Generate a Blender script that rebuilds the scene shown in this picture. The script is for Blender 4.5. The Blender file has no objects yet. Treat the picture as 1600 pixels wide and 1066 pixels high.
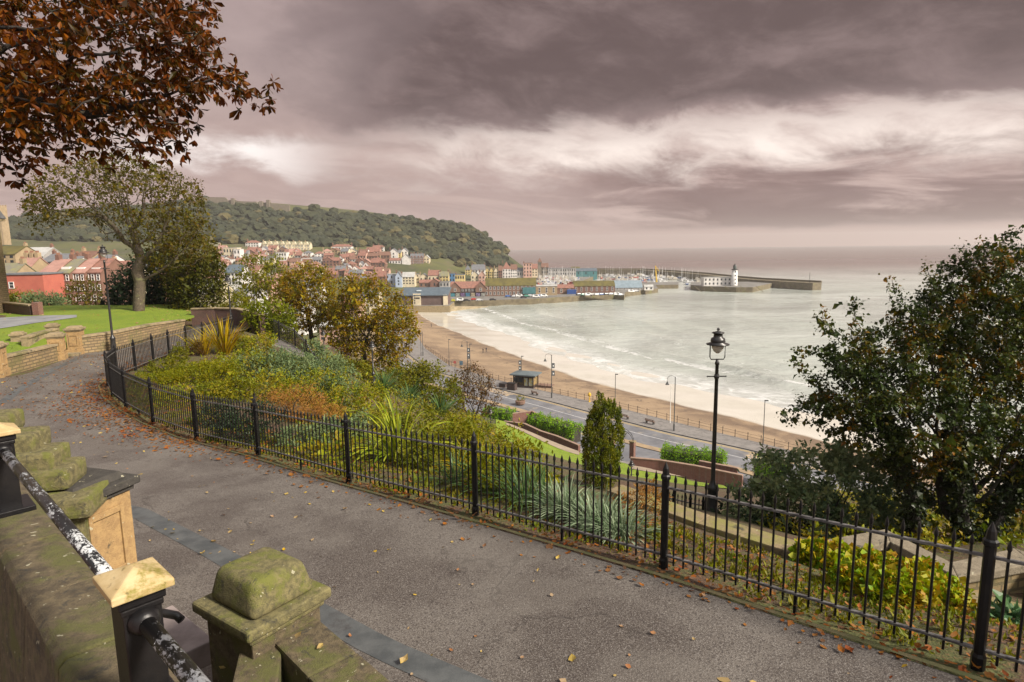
import bpy, bmesh, math, random
import numpy as np
from mathutils import Vector, Matrix

S = bpy.context.scene
C = S.collection
R = math.radians

# ------------------------------------------------------------------ camera
FPX, PW, PH = 980.0, 1600, 1066
CZ = 36.0
ROLL = R(0.75)
PITCH = math.atan(148.0 / FPX)

def ray(px, py):
    u = (px - PW / 2) / FPX
    v = -(py - PH / 2) / FPX
    c, s = math.cos(ROLL), math.sin(ROLL)
    u2, v2 = u * c + v * s, -u * s + v * c
    return np.array([u2, math.cos(PITCH) + math.sin(PITCH) * v2, -math.sin(PITCH) + math.cos(PITCH) * v2])

def atz(px, py, z):
    r = ray(px, py)
    return r * ((z - CZ) / r[2]) + np.array([0, 0, CZ])

def atd(px, py, d):
    r = ray(px, py)
    return r * (d / r[1]) + np.array([0, 0, CZ])

cam = bpy.data.cameras.new('camera')
cam.sensor_width = 36.0
cam.lens = 36.0 * FPX / PW
cam.clip_start = 0.05
cam.clip_end = 30000
cam_o = bpy.data.objects.new('camera', cam)
C.objects.link(cam_o)
Rv, Uv, Fv = Vector((1, 0, 0)), Vector((0, math.sin(PITCH), math.cos(PITCH))), Vector((0, math.cos(PITCH), -math.sin(PITCH)))
xr = Rv * math.cos(ROLL) - Uv * math.sin(ROLL)
yr = Rv * math.sin(ROLL) + Uv * math.cos(ROLL)
m = Matrix.Identity(4)
for i in range(3):
    m[i][0], m[i][1], m[i][2] = xr[i], yr[i], -Fv[i]
m[2][3] = CZ
cam_o.matrix_world = m
S.camera = cam_o

# ------------------------------------------------------------------ world, sun, exposure
SUN_EL, SUN_AZ = R(37), R(118)          # azimuth measured from +Y (view direction) towards +X (the sea)
SUN_W = 5.0
EXPO = 0.68

class X:
    """a node socket with arithmetic"""
    nt = None
    def __init__(s, sock): s.s = sock
    @staticmethod
    def m(op, *a, clamp=False):
        n = X.nt.nodes.new('ShaderNodeMath'); n.operation = op; n.use_clamp = clamp
        for i, v in enumerate(a):
            if isinstance(v, X): X.nt.links.new(v.s, n.inputs[i])
            else: n.inputs[i].default_value = v
        return X(n.outputs[0])
    def __add__(s, o): return X.m('ADD', s, o)
    __radd__ = __add__
    def __sub__(s, o): return X.m('SUBTRACT', s, o)
    def __rsub__(s, o): return X.m('SUBTRACT', o, s)
    def __mul__(s, o): return X.m('MULTIPLY', s, o)
    __rmul__ = __mul__
    def __truediv__(s, o): return X.m('DIVIDE', s, o)
    def clamp(s): return X.m('ADD', s, 0.0, clamp=True)

def sstep(x, a, b):
    n = X.nt.nodes.new('ShaderNodeMapRange'); n.interpolation_type = 'SMOOTHSTEP'
    X.nt.links.new(x.s, n.inputs[0])
    for i, v in ((1, a), (2, b)):
        if isinstance(v, X): X.nt.links.new(v.s, n.inputs[i])
        else: n.inputs[i].default_value = v
    n.inputs[3].default_value = 0; n.inputs[4].default_value = 1
    return X(n.outputs[0])

def bump1(x, a, b, c, d):
    return sstep(x, a, b) * (1.0 - sstep(x, c, d))

def vec(x, y, z):
    n = X.nt.nodes.new('ShaderNodeCombineXYZ')
    for i, v in enumerate((x, y, z)):
        if isinstance(v, X): X.nt.links.new(v.s, n.inputs[i])
        else: n.inputs[i].default_value = v
    return X(n.outputs[0])

def noise(v, scale, detail=6, rough=.55, dist=0.0):
    n = X.nt.nodes.new('ShaderNodeTexNoise')
    n.inputs['Scale'].default_value = scale; n.inputs['Detail'].default_value = detail
    n.inputs['Roughness'].default_value = rough; n.inputs['Distortion'].default_value = dist
    if v is not None: X.nt.links.new(v.s, n.inputs['Vector'])
    return X(n.outputs[0])

def mixc(f, a, b):
    n = X.nt.nodes.new('ShaderNodeMix'); n.data_type = 'RGBA'
    for i, v in ((0, f), (6, a), (7, b)):
        if isinstance(v, X): X.nt.links.new(v.s, n.inputs[i])
        elif i: n.inputs[i].default_value = (*v, 1)
        else: n.inputs[i].default_value = v
    return X(n.outputs[2])

W = bpy.data.worlds.new('World'); S.world = W; W.use_nodes = True
nt = W.node_tree; nt.nodes.clear(); X.nt = nt
tc = nt.nodes.new('ShaderNodeTexCoord')
sp = nt.nodes.new('ShaderNodeSeparateXYZ'); nt.links.new(tc.outputs['Generated'], sp.inputs[0])
dx, dy, dz = X(sp.outputs[0]), X(sp.outputs[1]), X(sp.outputs[2])
sky = nt.nodes.new('ShaderNodeTexSky'); sky.sky_type = 'NISHITA'; sky.sun_disc = False
sky.sun_elevation = SUN_EL; sky.sun_rotation = SUN_AZ; sky.air_density = 1.5; sky.dust_density = 3.0
az = X.m('ARCTAN2', dx, dy)
el = X.m('ARCSINE', dz)
# a flat cloud deck seen in perspective, so streaks thin out towards the horizon
zz = X.m('MAXIMUM', dz, 0.0) + 0.10
deck = vec(dx / zz, dy / zz, 0.0)
n_big = noise(deck, .55, 7, .55, .4)
n_mid = noise(vec(az * 3.0 + el * 3.0, el * 6.4 - az * .8, 3.0), 1.0, 9, .60, .3)
n_band = noise(vec(az * 4.0, el * 26.0 + az * 1.5, 1.0), 1.0, 8, .6, .5)
n_fine = noise(vec(az * 9.0 + el * 6.0, el * 18.0, 5.0), 1.0, 9, .62, .4)
e2 = el + (n_mid - .5) * .11 + (n_big - .5) * .08 + az * .015 + (n_fine - .5) * .055
upper = sstep(e2, .125, .225)                                   # the big slate cloud over the bay
e4 = el + (n_fine - .5) * .07 + (n_mid - .5) * .05
hole_l = bump1(az, -.62, -.50, -.40, -.22) * bump1(e4, .095, .125, .14, .17)  # brighter break over the hill
heavy = bump1(az + (n_big - .5) * .9, -.42, .0, .62, 1.1) * bump1(el + (n_mid - .5) * .16, .13, .22, .34, .55)
right_bank = sstep(az + (n_mid - .5) * .5, -.02, .26) * bump1(el + (n_band - .5) * .06 + (n_fine - .5) * .07, .02, .045, .11, .135 + az * .03)
left_streak = (1.0 - sstep(az, -.1, .3)) * bump1(el, .02, .06, .13, .2) * sstep(n_band, .42, .66)
dark = (upper * (.40 + .22 * sstep(az + (n_mid - .5) * .3, -.42, .02)) + heavy * .42 + upper * (n_big - .45) * .9 + upper * (n_fine - .5) * .5 - upper * bump1(az, .45, .62, .9, 1.2) * sstep(el, .25, .38) * .25).clamp()
strip = sstep(az + (n_big - .5) * .4, .1, .4) * bump1(el + (n_band - .5) * .02, .014, .026, .034, .05)
dark2 = (right_bank * ((1.0 - n_band) * 2.2 + n_fine * .9 - .75) + left_streak * .5 + strip * .85).clamp()
C_BRIGHT, C_GREY, C_SLATE = (.36, .262, .240), (.165, .116, .114), (.084, .057, .057)
cl = mixc(dark, C_BRIGHT, C_GREY)
cl = mixc((dark * 1.6 - .72 + (n_mid - .5) * .8 + heavy * .25).clamp(), cl, C_SLATE)
cl = mixc(sstep(n_fine * .6 + n_mid * .6, .5, .8) * dark * .5, cl, (.25, .185, .18))
cl = mixc(dark2, cl, (.122, .068, .063))
cl = mixc(bump1(el + (n_fine - .5) * .02, .010, .035, .10, .15) * sstep(n_band, .48, .66) * .65, cl, (.50, .375, .335))
cl = mixc((bump1(el, .0, .07, .10, .26) * (n_fine * .9 - .18) * .9).clamp(), cl, (.24, .175, .168))
cl = mixc((1.0 - sstep(el + (n_band - .5) * .02, .004, .045)) * (1.0 - strip * .9) * .85, cl, (.32, .18, .145))
cl = mixc(hole_l * sstep(n_mid, .42, .58) * .75, cl, (.84, .79, .76))
glow = bump1(az + (n_mid - .5) * .5, -.30, .02, .60, 1.0) * bump1(el + (n_fine - .5) * .10 + (n_mid - .5) * .04, .085, .145, .155, .195)
cl = mixc(glow * (n_fine * 2.2 - .45).clamp() * .92, cl, (.72, .63, .575))
behind = sstep(dz - dy * .45, .42, .85)                         # thinner, brighter cloud overhead and behind
cl = mixc(behind, cl, (.46, .47, .49))
gap = (1.0 - dark) * sstep(el, .1, .3)
skyx = X(sky.outputs[0])
bgc = mixc(gap * .15, cl, skyx)                                 # a little clear sky through the breaks
sc_ = nt.nodes.new('ShaderNodeVectorMath'); sc_.operation = 'SCALE'; sc_.inputs[3].default_value = 10.0
nt.links.new(cl.s, sc_.inputs[0])
fin = mixc(gap * .12, X(sc_.outputs[0]), skyx)
bg = nt.nodes.new('ShaderNodeBackground'); bg.inputs[1].default_value = 0.1
nt.links.new(fin.s, bg.inputs[0])
wo = nt.nodes.new('ShaderNodeOutputWorld'); nt.links.new(bg.outputs[0], wo.inputs[0])

sun = bpy.data.lights.new('sun', 'SUN'); sun.energy = SUN_W; sun.angle = R(12); sun.color = (1, .90, .78)
sun_o = bpy.data.objects.new('sun', sun); C.objects.link(sun_o)
sd = Vector((math.sin(SUN_AZ) * math.cos(SUN_EL), math.cos(SUN_AZ) * math.cos(SUN_EL), math.sin(SUN_EL)))
sun_o.rotation_euler = sd.to_track_quat('Z', 'Y').to_euler()
S.view_settings.view_transform = 'Standard'; S.view_settings.look = 'None'
S.view_settings.exposure = EXPO; S.view_settings.gamma = 1
S.render.engine = 'CYCLES'
S.cycles.max_bounces = 6; S.cycles.diffuse_bounces = 3; S.cycles.transparent_max_bounces = 8; S.cycles.volume_bounces = 0

# ------------------------------------------------------------------ helpers
def tag(o, label=None, cat=None, group=None, kind=None):
    if label: o['label'] = label
    if cat: o['category'] = cat
    if group: o['group'] = group
    if kind: o['kind'] = kind
    return o

def empty(name, loc, rz=0.0, label=None, cat=None, group=None):
    o = bpy.data.objects.new(name, None); C.objects.link(o)
    o.location = [float(v) for v in loc]; o.rotation_euler.z = rz; o.empty_display_size = .2
    return tag(o, label, cat, group)

def copy_tree(o, parent=None):
    c = o.copy(); C.objects.link(c); c.parent = parent
    for ch in list(o.children): copy_tree(ch, c)
    return c

def copy_thing(o, loc, rz=0.0, label=None, scale=None):
    c = copy_tree(o); c.location = [float(v) for v in loc]; c.rotation_euler.z = rz
    if label: c['label'] = label
    if scale is not None: c.scale = scale if hasattr(scale, '__len__') else (scale,) * 3
    return c

def mesh_np(name, v, f, mats, parent=None, smooth=False, mi=None):
    """v (N,3), f (M,k) equal-size faces"""
    me = bpy.data.meshes.new(name); v = np.asarray(v, np.float32); f = np.asarray(f, np.int32)
    M_, k = f.shape
    me.vertices.add(len(v)); me.vertices.foreach_set('co', v.ravel())
    me.loops.add(M_ * k); me.loops.foreach_set('vertex_index', f.ravel())
    me.polygons.add(M_); me.polygons.foreach_set('loop_start', np.arange(0, M_ * k, k, dtype=np.int32))
    me.polygons.foreach_set('loop_total', np.full(M_, k, np.int32))
    if mi is not None: me.polygons.foreach_set('material_index', np.asarray(mi, np.int32))
    me.polygons.foreach_set('use_smooth', np.full(M_, smooth, bool))
    me.update(calc_edges=True)
    for q in (mats if isinstance(mats, (list, tuple)) else [mats]): me.materials.append(q)
    o = bpy.data.objects.new(name, me); C.objects.link(o)
    if parent is not None: o.parent = parent
    return o

class MB:
    def __init__(s): s.v = []; s.f = []; s.mi = []; s.cur = 0; s.sm = []; s.smooth = False
    def face(s, idx): s.f.append(tuple(idx)); s.mi.append(s.cur); s.sm.append(s.smooth)
    def add(s, pts, faces):
        b = len(s.v); s.v.extend([tuple(map(float, p)) for p in pts])
        for f in faces: s.face([b + i for i in f])
        return s
    def box(s, c, d, rz=0.0, taper=1.0):
        x, y, z = d[0] / 2, d[1] / 2, d[2] / 2
        ca, sa = math.cos(rz), math.sin(rz); pts = []
        for k in (-1, 1):
            t = taper if k == 1 else 1
            for i, j in ((-1, -1), (1, -1), (1, 1), (-1, 1)):
                px, py = i * x * t, j * y * t
                pts.append((c[0] + px * ca - py * sa, c[1] + px * sa + py * ca, c[2] + k * z))
        return s.add(pts, [(3, 2, 1, 0), (4, 5, 6, 7), (0, 1, 5, 4), (1, 2, 6, 5), (2, 3, 7, 6), (3, 0, 4, 7)])
    def tube(s, pts, r, n=6, caps=True):
        pts = [np.array(p, float) for p in pts]; rs = r if hasattr(r, '__len__') else [r] * len(pts)
        b = len(s.v)
        for i, p in enumerate(pts):
            t = pts[min(i + 1, len(pts) - 1)] - pts[max(i - 1, 0)]; t /= (np.linalg.norm(t) + 1e-9)
            a = np.cross(t, (0, 0, 1.0)); 
            if np.linalg.norm(a) < .05: a = np.cross(t, (1.0, 0, 0))
            a /= np.linalg.norm(a); c = np.cross(t, a)
            for k in range(n):
                an = 2 * math.pi * k / n + math.pi / n
                s.v.append(tuple(p + rs[i] * (a * math.cos(an) + c * math.sin(an))))
        for i in range(len(pts) - 1):
            for k in range(n):
                k2 = (k + 1) % n
                s.face((b + i * n + k, b + i * n + k2, b + (i + 1) * n + k2, b + (i + 1) * n + k))
        if caps:
            s.face([b + k for k in range(n)][::-1]); s.face([b + (len(pts) - 1) * n + k for k in range(n)])
        return s
    def lathe(s, prof, n=12, c=(0, 0, 0)):
        b = len(s.v)
        for r, z in prof:
            for k in range(n):
                a = 2 * math.pi * k / n
                s.v.append((c[0] + r * math.cos(a), c[1] + r * math.sin(a), c[2] + z))
        for i in range(len(prof) - 1):
            for k in range(n):
                k2 = (k + 1) % n
                s.face((b + i * n + k, b + i * n + k2, b + (i + 1) * n + k2, b + (i + 1) * n + k))
        s.face([b + k for k in range(n)][::-1]); s.face([b + (len(prof) - 1) * n + k for k in range(n)])
        return s
    def prism(s, poly, z0, z1):
        """poly: xy list counter-clockwise; z0/z1 numbers or lists"""
        n = len(poly); a = z0 if hasattr(z0, '__len__') else [z0] * n; c = z1 if hasattr(z1, '__len__') else [z1] * n
        b = len(s.v)
        s.v.extend([(float(p[0]), float(p[1]), float(q)) for p, q in zip(poly, a)])
        s.v.extend([(float(p[0]), float(p[1]), float(q)) for p, q in zip(poly, c)])
        s.face([b + i for i in range(n)][::-1]); s.face([b + n + i for i in range(n)])
        for i in range(n):
            j = (i + 1) % n; s.face((b + i, b + j, b + n + j, b + n + i))
        return s
    def extr(s, prof, x0, x1):
        """profile in (y,z), extruded along x"""
        n = len(prof); b = len(s.v)
        for xx in (x0, x1): s.v.extend([(xx, p[0], p[1]) for p in prof])
        s.face([b + i for i in range(n)]); s.face([b + n + i for i in range(n)][::-1])
        for i in range(n):
            j = (i + 1) % n; s.face((b + i, b + n + i, b + n + j, b + j))
        return s
    def build(s, name, mats, parent=None, bevel=0.0, segs=2):
        me = bpy.data.meshes.new(name); me.from_pydata(s.v, [], s.f)
        for q in (mats if isinstance(mats, (list, tuple)) else [mats]): me.materials.append(q)
        me.polygons.foreach_set('material_index', s.mi); me.polygons.foreach_set('use_smooth', s.sm)
        bm = bmesh.new(); bm.from_mesh(me)
        bmesh.ops.recalc_face_normals(bm, faces=bm.faces)
        if bevel:
            bmesh.ops.bevel(bm, geom=[e for e in bm.edges if len(e.link_faces) == 2 and e.calc_face_angle(0) > .5], offset=bevel, segments=segs, affect='EDGES', profile=.6)
        bm.to_mesh(me); bm.free(); me.update()
        o = bpy.data.objects.new(name, me); C.objects.link(o)
        if parent is not None: o.parent = parent
        return o

# ------------------------------------------------------------------ materials
MATS = {}
def new_mat(name):
    mt = bpy.data.materials.new(name); mt.use_nodes = True
    t = mt.node_tree; t.nodes.clear(); X.nt = t
    out = t.nodes.new('ShaderNodeOutputMaterial'); p = t.nodes.new('ShaderNodeBsdfPrincipled')
    t.links.new(p.outputs[0], out.inputs[0]); MATS[name] = mt
    return mt, t, p, out

def coords(kind='Object'):
    n = X.nt.nodes.new('ShaderNodeTexCoord'); return X(n.outputs[kind])

def sepx(v):
    n = X.nt.nodes.new('ShaderNodeSeparateXYZ'); X.nt.links.new(v.s, n.inputs[0]); return [X(o) for o in n.outputs]

def setbump(p, h, strength, dist=.02):
    b = X.nt.nodes.new('ShaderNodeBump'); b.inputs['Strength'].default_value = strength; b.inputs['Distance'].default_value = dist
    X.nt.links.new(h.s, b.inputs['Height']); X.nt.links.new(b.outputs[0], p.inputs['Normal'])

def link(x, sock): X.nt.links.new(x.s, sock)

def mat(name, c1, c2=None, scale=4.0, rough=.8, bump=0.0, bscale=None, lo=.35, hi=.65, metal=0.0, c3=None, c3s=1.5, c3lo=.55, c3hi=.68, bdist=.02, coat=0.0, spec=None):
    if name in MATS: return MATS[name]
    mt, t, p, out = new_mat(name)
    p.inputs['Roughness'].default_value = rough; p.inputs['Metallic'].default_value = metal
    if spec is not None: p.inputs['Specular IOR Level'].default_value = spec
    if c2 is None: p.inputs['Base Color'].default_value = (*c1, 1)
    co = coords()
    if c2 is not None:
        n = noise(co, scale, 6, .6)
        col = mixc(sstep(n, lo, hi), c1, c2)
        if c3 is not None:
            col = mixc(sstep(noise(co, c3s, 7, .65, .3), c3lo, c3hi), col, c3)
        link(col, p.inputs['Base Color'])
    if bump: setbump(p, noise(co, bscale or scale * 3, 6, .65), bump, bdist)
    return mt

def brick_mat(name, c1, c2, mortar, bw=.22, bh=.075, msize=.012, rough=.85, axis='xz', moss=None, bump=.5, mosslo=.5):
    if name in MATS: return MATS[name]
    mt, t, p, out = new_mat(name); co = coords(); sx, sy, sz = sepx(co)
    n = t.nodes.new('ShaderNodeTexBrick')
    v = vec(sx + sy, sz, 0.0)
    link(v, n.inputs['Vector'])
    n.inputs['Color1'].default_value = (*c1, 1); n.inputs['Color2'].default_value = (*c2, 1); n.inputs['Mortar'].default_value = (*mortar, 1)
    n.inputs['Scale'].default_value = 1; n.inputs['Brick Width'].default_value = bw; n.inputs['Row Height'].default_value = bh; n.inputs['Mortar Size'].default_value = msize
    col = X(n.outputs[0]); nn = noise(co, 3.0, 7, .65)
    col = mixc(sstep(nn, .3, .75) * .45, col, tuple(a * .5 for a in c1))
    if moss: col = mixc(sstep(noise(co, 1.4, 8, .7), mosslo, mosslo + .2) * .8, col, moss)
    link(col, p.inputs['Base Color']); p.inputs['Roughness'].default_value = rough
    setbump(p, X(n.outputs[1]) * -1.0 + noise(co, 40.0, 4) * .5, bump, .02)
    return mt

def leaf_mat(name, cols, transl=.35, rough=.55, clump=1.2, gloss=.25):
    """cols: list of (pos, rgb) over a per-leaf random value"""
    if name in MATS: return MATS[name]
    mt, t, p, out = new_mat(name)
    g = t.nodes.new('ShaderNodeNewGeometry')
    rp = X(g.outputs['Random Per Island'])
    f = (rp * .40 + noise(coords(), clump, 4, .55) * 1.7 - .52).clamp()
    cr = t.nodes.new('ShaderNodeValToRGB'); el_ = cr.color_ramp.elements
    while len(el_) < len(cols): el_.new(.5)
    for e, (q, c) in zip(el_, cols):
        l_ = .2126 * c[0] + .7152 * c[1] + .0722 * c[2]; e.position = q; e.color = (*[max(.002, l_ + (k_ - l_) * 1.32) for k_ in c], 1)
    link(f, cr.inputs[0])
    t.links.new(cr.outputs[0], p.inputs['Base Color'])
    p.inputs['Roughness'].default_value = rough; p.inputs['Specular IOR Level'].default_value = gloss
    tr = t.nodes.new('ShaderNodeBsdfTranslucent'); t.links.new(cr.outputs[0], tr.inputs[0])
    ms = t.nodes.new('ShaderNodeMixShader'); ms.inputs[0].default_value = transl
    t.links.new(p.outputs[0], ms.inputs[1]); t.links.new(tr.outputs[0], ms.inputs[2]); t.links.new(ms.outputs[0], out.inputs[0])
    return mt
# ================================================================== ground, path, beach, road, sea, headland
rng = np.random.default_rng(7)
def V2(p): return np.array(p[:2], float)

# ---- path height: a gentle fall along the railing
Z0P = atz(1528, 1035, 32.57)[:2]
SDIR = np.array([-.755, .655])
def zp(x, y):
    s = (np.asarray(x) - Z0P[0]) * SDIR[0] + (np.asarray(y) - Z0P[1]) * SDIR[1]
    return np.interp(s, [-12, 0, 15.6, 45], [33.35, 32.57, 31.52, 31.30])
def onpath(px, py):
    z = 32.0
    for _ in range(12):
        p = atz(px, py, z); z = float(zp(p[0], p[1]))
    return np.array([p[0], p[1], z])

FENCE_PX = [(1528, 1035), (1037, 882), (743, 800), (545, 748), (403, 707), (307, 683), (239, 658), (197, 635), (176, 618), (169, 602), (183, 589), (212, 578), (240, 566), (265, 557), (292, 549), (318, 541), (343, 532), (365, 523)]
FENCE = [onpath(*p) for p in FENCE_PX]
d0 = FENCE[0] - FENCE[1]; d0 /= np.linalg.norm(d0[:2])
for k in (2.9, 5.8, 8.7):
    q = Z0P + d0[:2] * k; FENCE.insert(0, np.array([q[0], q[1], float(zp(*q))]))
FENCE = [FENCE[2], FENCE[1], FENCE[0]][::-1][:0] + sorted(FENCE[:3], key=lambda p: -p[0]) + FENCE[3:]

def offset(line, d):
    """offset a polyline sideways in plan (positive = left of travel)"""
    L = np.array([p[:2] for p in line]); out = []
    for i in range(len(L)):
        t = L[min(i + 1, len(L) - 1)] - L[max(i - 1, 0)]; t /= np.linalg.norm(t)
        out.append(L[i] + d * np.array([-t[1], t[0]]))
    return out

OUTER = [(7.2, -4.5), (4.6, -3.6), (2.0, -1.8), (-.6, .8), (-2.6, 2.6), (-4.6, 4.2), (-7.0, 6.2), (-10.0, 8.4), (-13.2, 11.0), (-16.2, 14.2), (-18.2, 18.0), (-19.4, 22.0),
         tuple(onpath(40, 585)[:2]), tuple(onpath(105, 560)[:2]), tuple(onpath(128, 553)[:2]), tuple(onpath(200, 541)[:2]), tuple(onpath(245, 531)[:2]), tuple(onpath(290, 521)[:2]), (-19.6, 38.5), (-20.3, 41.0), (-21.0, 44.0)]
INNER = offset(FENCE, .30)
INNER = [np.array(p) for p in INNER] + [np.array((-15.6, 39.0))]
def resample(L, n):
    L = np.array([p[:2] for p in L]); s = np.r_[0, np.cumsum(np.linalg.norm(np.diff(L, axis=0), axis=1))]
    t = np.linspace(0, s[-1], n); return np.c_[np.interp(t, s, L[:, 0]), np.interp(t, s, L[:, 1])]
def chain_pairs(a, b, n):
    """pair two polylines by index fraction"""
    a, b = np.array([p[:2] for p in a]), np.array([p[:2] for p in b])
    ta, tb = np.linspace(0, 1, len(a)), np.linspace(0, 1, len(b)); t = np.linspace(0, 1, n)
    f = lambda q, tt: np.c_[np.interp(t, tt, q[:, 0]), np.interp(t, tt, q[:, 1])]
    return f(a, ta), f(b, tb)
pa, pb = chain_pairs(INNER, OUTER, 140)
def ribbon(name, a, b, zf, m_, nx=8, kind='structure', dz=0.0):
    """a sheet between two equally sampled lines"""
    rows = []
    for k in range(nx + 1):
        q = a + (b - a) * (k / nx); rows.append(np.c_[q, zf(q[:, 0], q[:, 1]) + dz])
    n = len(a); v = np.concatenate(rows)
    i, k = np.meshgrid(np.arange(n - 1), np.arange(nx), indexing='ij'); i, k = i.ravel(), k.ravel()
    f = np.c_[k * n + i, (k + 1) * n + i, (k + 1) * n + i + 1, k * n + i + 1]
    if np.cross(v[f[0, 1]] - v[f[0, 0]], v[f[0, 2]] - v[f[0, 0]])[2] < 0: f = f[:, ::-1]
    o = mesh_np(name, v, f, m_, smooth=True)
    return tag(o, kind=kind)

# asphalt, damp in patches
mt, t, p, out = new_mat('path_asphalt'); co = coords()
big = noise(co, .8, 6, .65, .3); mid = noise(co, 5.0, 7, .75); fine = noise(co, 85.0, 3, .7); spk = noise(co, 46.0, 3, .6)
c = mixc(sstep(big, .38, .64), (.074, .062, .052), (.124, .109, .093))
c = mixc(sstep(mid, .48, .72) * .45, c, (.052, .042, .037))
c = mixc(sstep(fine, .52, .62) * .8, c, (.25, .232, .212))
c = mixc(sstep(spk, .53, .60) * .7, c, (.035, .028, .025))
vo = t.nodes.new('ShaderNodeTexVoronoi'); vo.feature = 'DISTANCE_TO_EDGE'; vo.inputs['Scale'].default_value = .42
wv = X.nt.nodes.new('ShaderNodeVectorMath'); wv.operation = 'ADD'; link(co, wv.inputs[0]); nz = t.nodes.new('ShaderNodeTexNoise'); nz.inputs['Scale'].default_value = 1.7; nz.inputs['Detail'].default_value = 6; link(co, nz.inputs['Vector']); t.links.new(nz.outputs['Color'], wv.inputs[1]); t.links.new(wv.outputs[0], vo.inputs['Vector'])
crack = (1.0 - sstep(X(vo.outputs['Distance']), .004, .012)) * sstep(noise(co, .45, 4), .50, .60)
c = mixc(crack * .4, c, (.022, .018, .015))
c = mixc(sstep(noise(co, .28, 4, .5, .8), .56, .60) * .28, c, (.16, .145, .125))
link(c, p.inputs['Base Color']); link(.36 + sstep(big, .3, .7) * .26 + mid * .15, p.inputs['Roughness'])
setbump(p, fine * .7 + spk * .6 + mid * .6, .8, .012)
PATH_M = mt
ribbon('path', pa, pb, zp, PATH_M, 10)
# smoother tarmac strip laid along the outer side
strip_px = [(128, 557), (90, 574), (50, 597), (22, 614), (6, 628)]
strip = [onpath(*q)[:2] for q in strip_px] + [np.array(q) for q in ((-15.6, 17.4), (-13.2, 14.6), (-9.6, 11.6))] + [onpath(*q)[:2] for q in ((215, 800), (345, 868), (480, 948), (590, 1010), (700, 1058))]
e = strip[-1] - strip[-2]; strip += [strip[-1] + e * 1.5, strip[-1] + e * 4]
st = resample(strip, 90); so = np.array(offset(st, -.145)); si = np.array(offset(st, .145))
STRIP_M = mat('strip_tarmac', (.055, .062, .064), (.095, .102, .102), 3.0, .55, .5, 60, c3=(.05, .05, .05), bdist=.006)
ribbon('path_edge_strip', si, so, zp, STRIP_M, 2, dz=.004)
# narrow mossy edging where the path meets the bed
ED_M = mat('edging', (.13, .105, .05), (.085, .09, .03), 5, .9, .6, 30)
ea = resample(INNER, 220); eb = np.array(offset(ea, -.055))
q = ribbon('path_edging', ea, eb, zp, ED_M, 1, dz=.022)

# ---- terrain control points
ctl = []
def cp(x, y, z): ctl.append((float(x), float(y), float(z)))
def cpx(px, py, d): cp(*atd(px, py, d))
for i in range(0, 140, 9):
    for w_ in (0, .5, 1): 
        q = pa[i] + (pb[i] - pa[i]) * w_; cp(q[0], q[1], float(zp(*q)) - .02)
for i, q in enumerate(offset(FENCE, -1.1)):
    if i < 8: cp(q[0], q[1], float(zp(*q)) - .22)
COPING_PX = [(960, 762), (1100, 812), (1245, 856), (1400, 902), (1494, 930), (1640, 968)]
COPING = [atz(x, y, 31.78) for x, y in COPING_PX]
for q in COPING: cp(q[0], q[1], 31.62)
for px, py, d in [(1112, 800, 13.6), (1500, 850, 11.5), (1300, 850, 12.6), (1580, 850, 11.0), (938, 772, 24), (860, 760, 19), (760, 735, 21), (650, 700, 21),
                  (560, 660, 21), (470, 622, 24), (380, 600, 24), (300, 590, 23.4), (250, 588, 23), (330, 555, 28), (420, 560, 29), (700, 680, 36), (640, 640, 36), (740, 660, 56), (660, 640, 52), (570, 592, 56), (490, 560, 56), (415, 508, 66),
                  (217, 497, 43), (305, 505, 44), (133, 497, 62), (560, 560, 80)]: cpx(px, py, d)
for px, py, z in [(440, 545, 30.9), (410, 525, 31.0), (370, 505, 31.0), (500, 590, 29.7), (830, 650, 6.2), (905, 680, 6.2), (1030, 712, 6.2), (1130, 725, 6.2), (860, 705, 8.6), (1000, 745, 8.8), (1150, 770, 9), (1250, 720, 6)]:
    cp(*atz(px, py, z))
for x, y in [(-27, 33), (-36, 44), (-29, 40), (-45, 36), (-30, 24), (-24, 27), (-40, 20), (-26, 10), (-15, 2), (-35, -5), (-6, -8)]: cp(x, y, 32.0 if x < -20 else 32.5)
for x, y, z in [(20, 3, 31), (30, 10, 29), (20, -10, 33), (45, 20, 24), (40, 45, 16), (60, 60, 5), (80, 30, 8), (30, 62, 11), (20, 40, 19), (8, 45, 19), (0, 60, 15.5), (-30, 90, 17), (-15, 100, 10),
                (-30, 135, 9), (-20, 150, 6), (-50, 180, 8), (-45, 230, 5.5), (-60, 300, 5), (-80, 360, 6), (-100, 250, 8), (-90, 135, 17), (-130, 140, 20), (-70, 80, 26), (-110, 90, 26), (-150, 220, 16), (-160, 60, 30),
                (-200, 330, 14), (-140, 420, 8), (-250, 200, 25), (-300, 450, 22)]: cp(x, y, z)
for px, py in [(665, 545), (702, 571), (760, 590), (846, 610), (962, 636), (1057, 660), (1192, 693), (1330, 728)]: cp(*(atz(px, py, 5) - np.array([0, 0, 1.0])))
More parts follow.
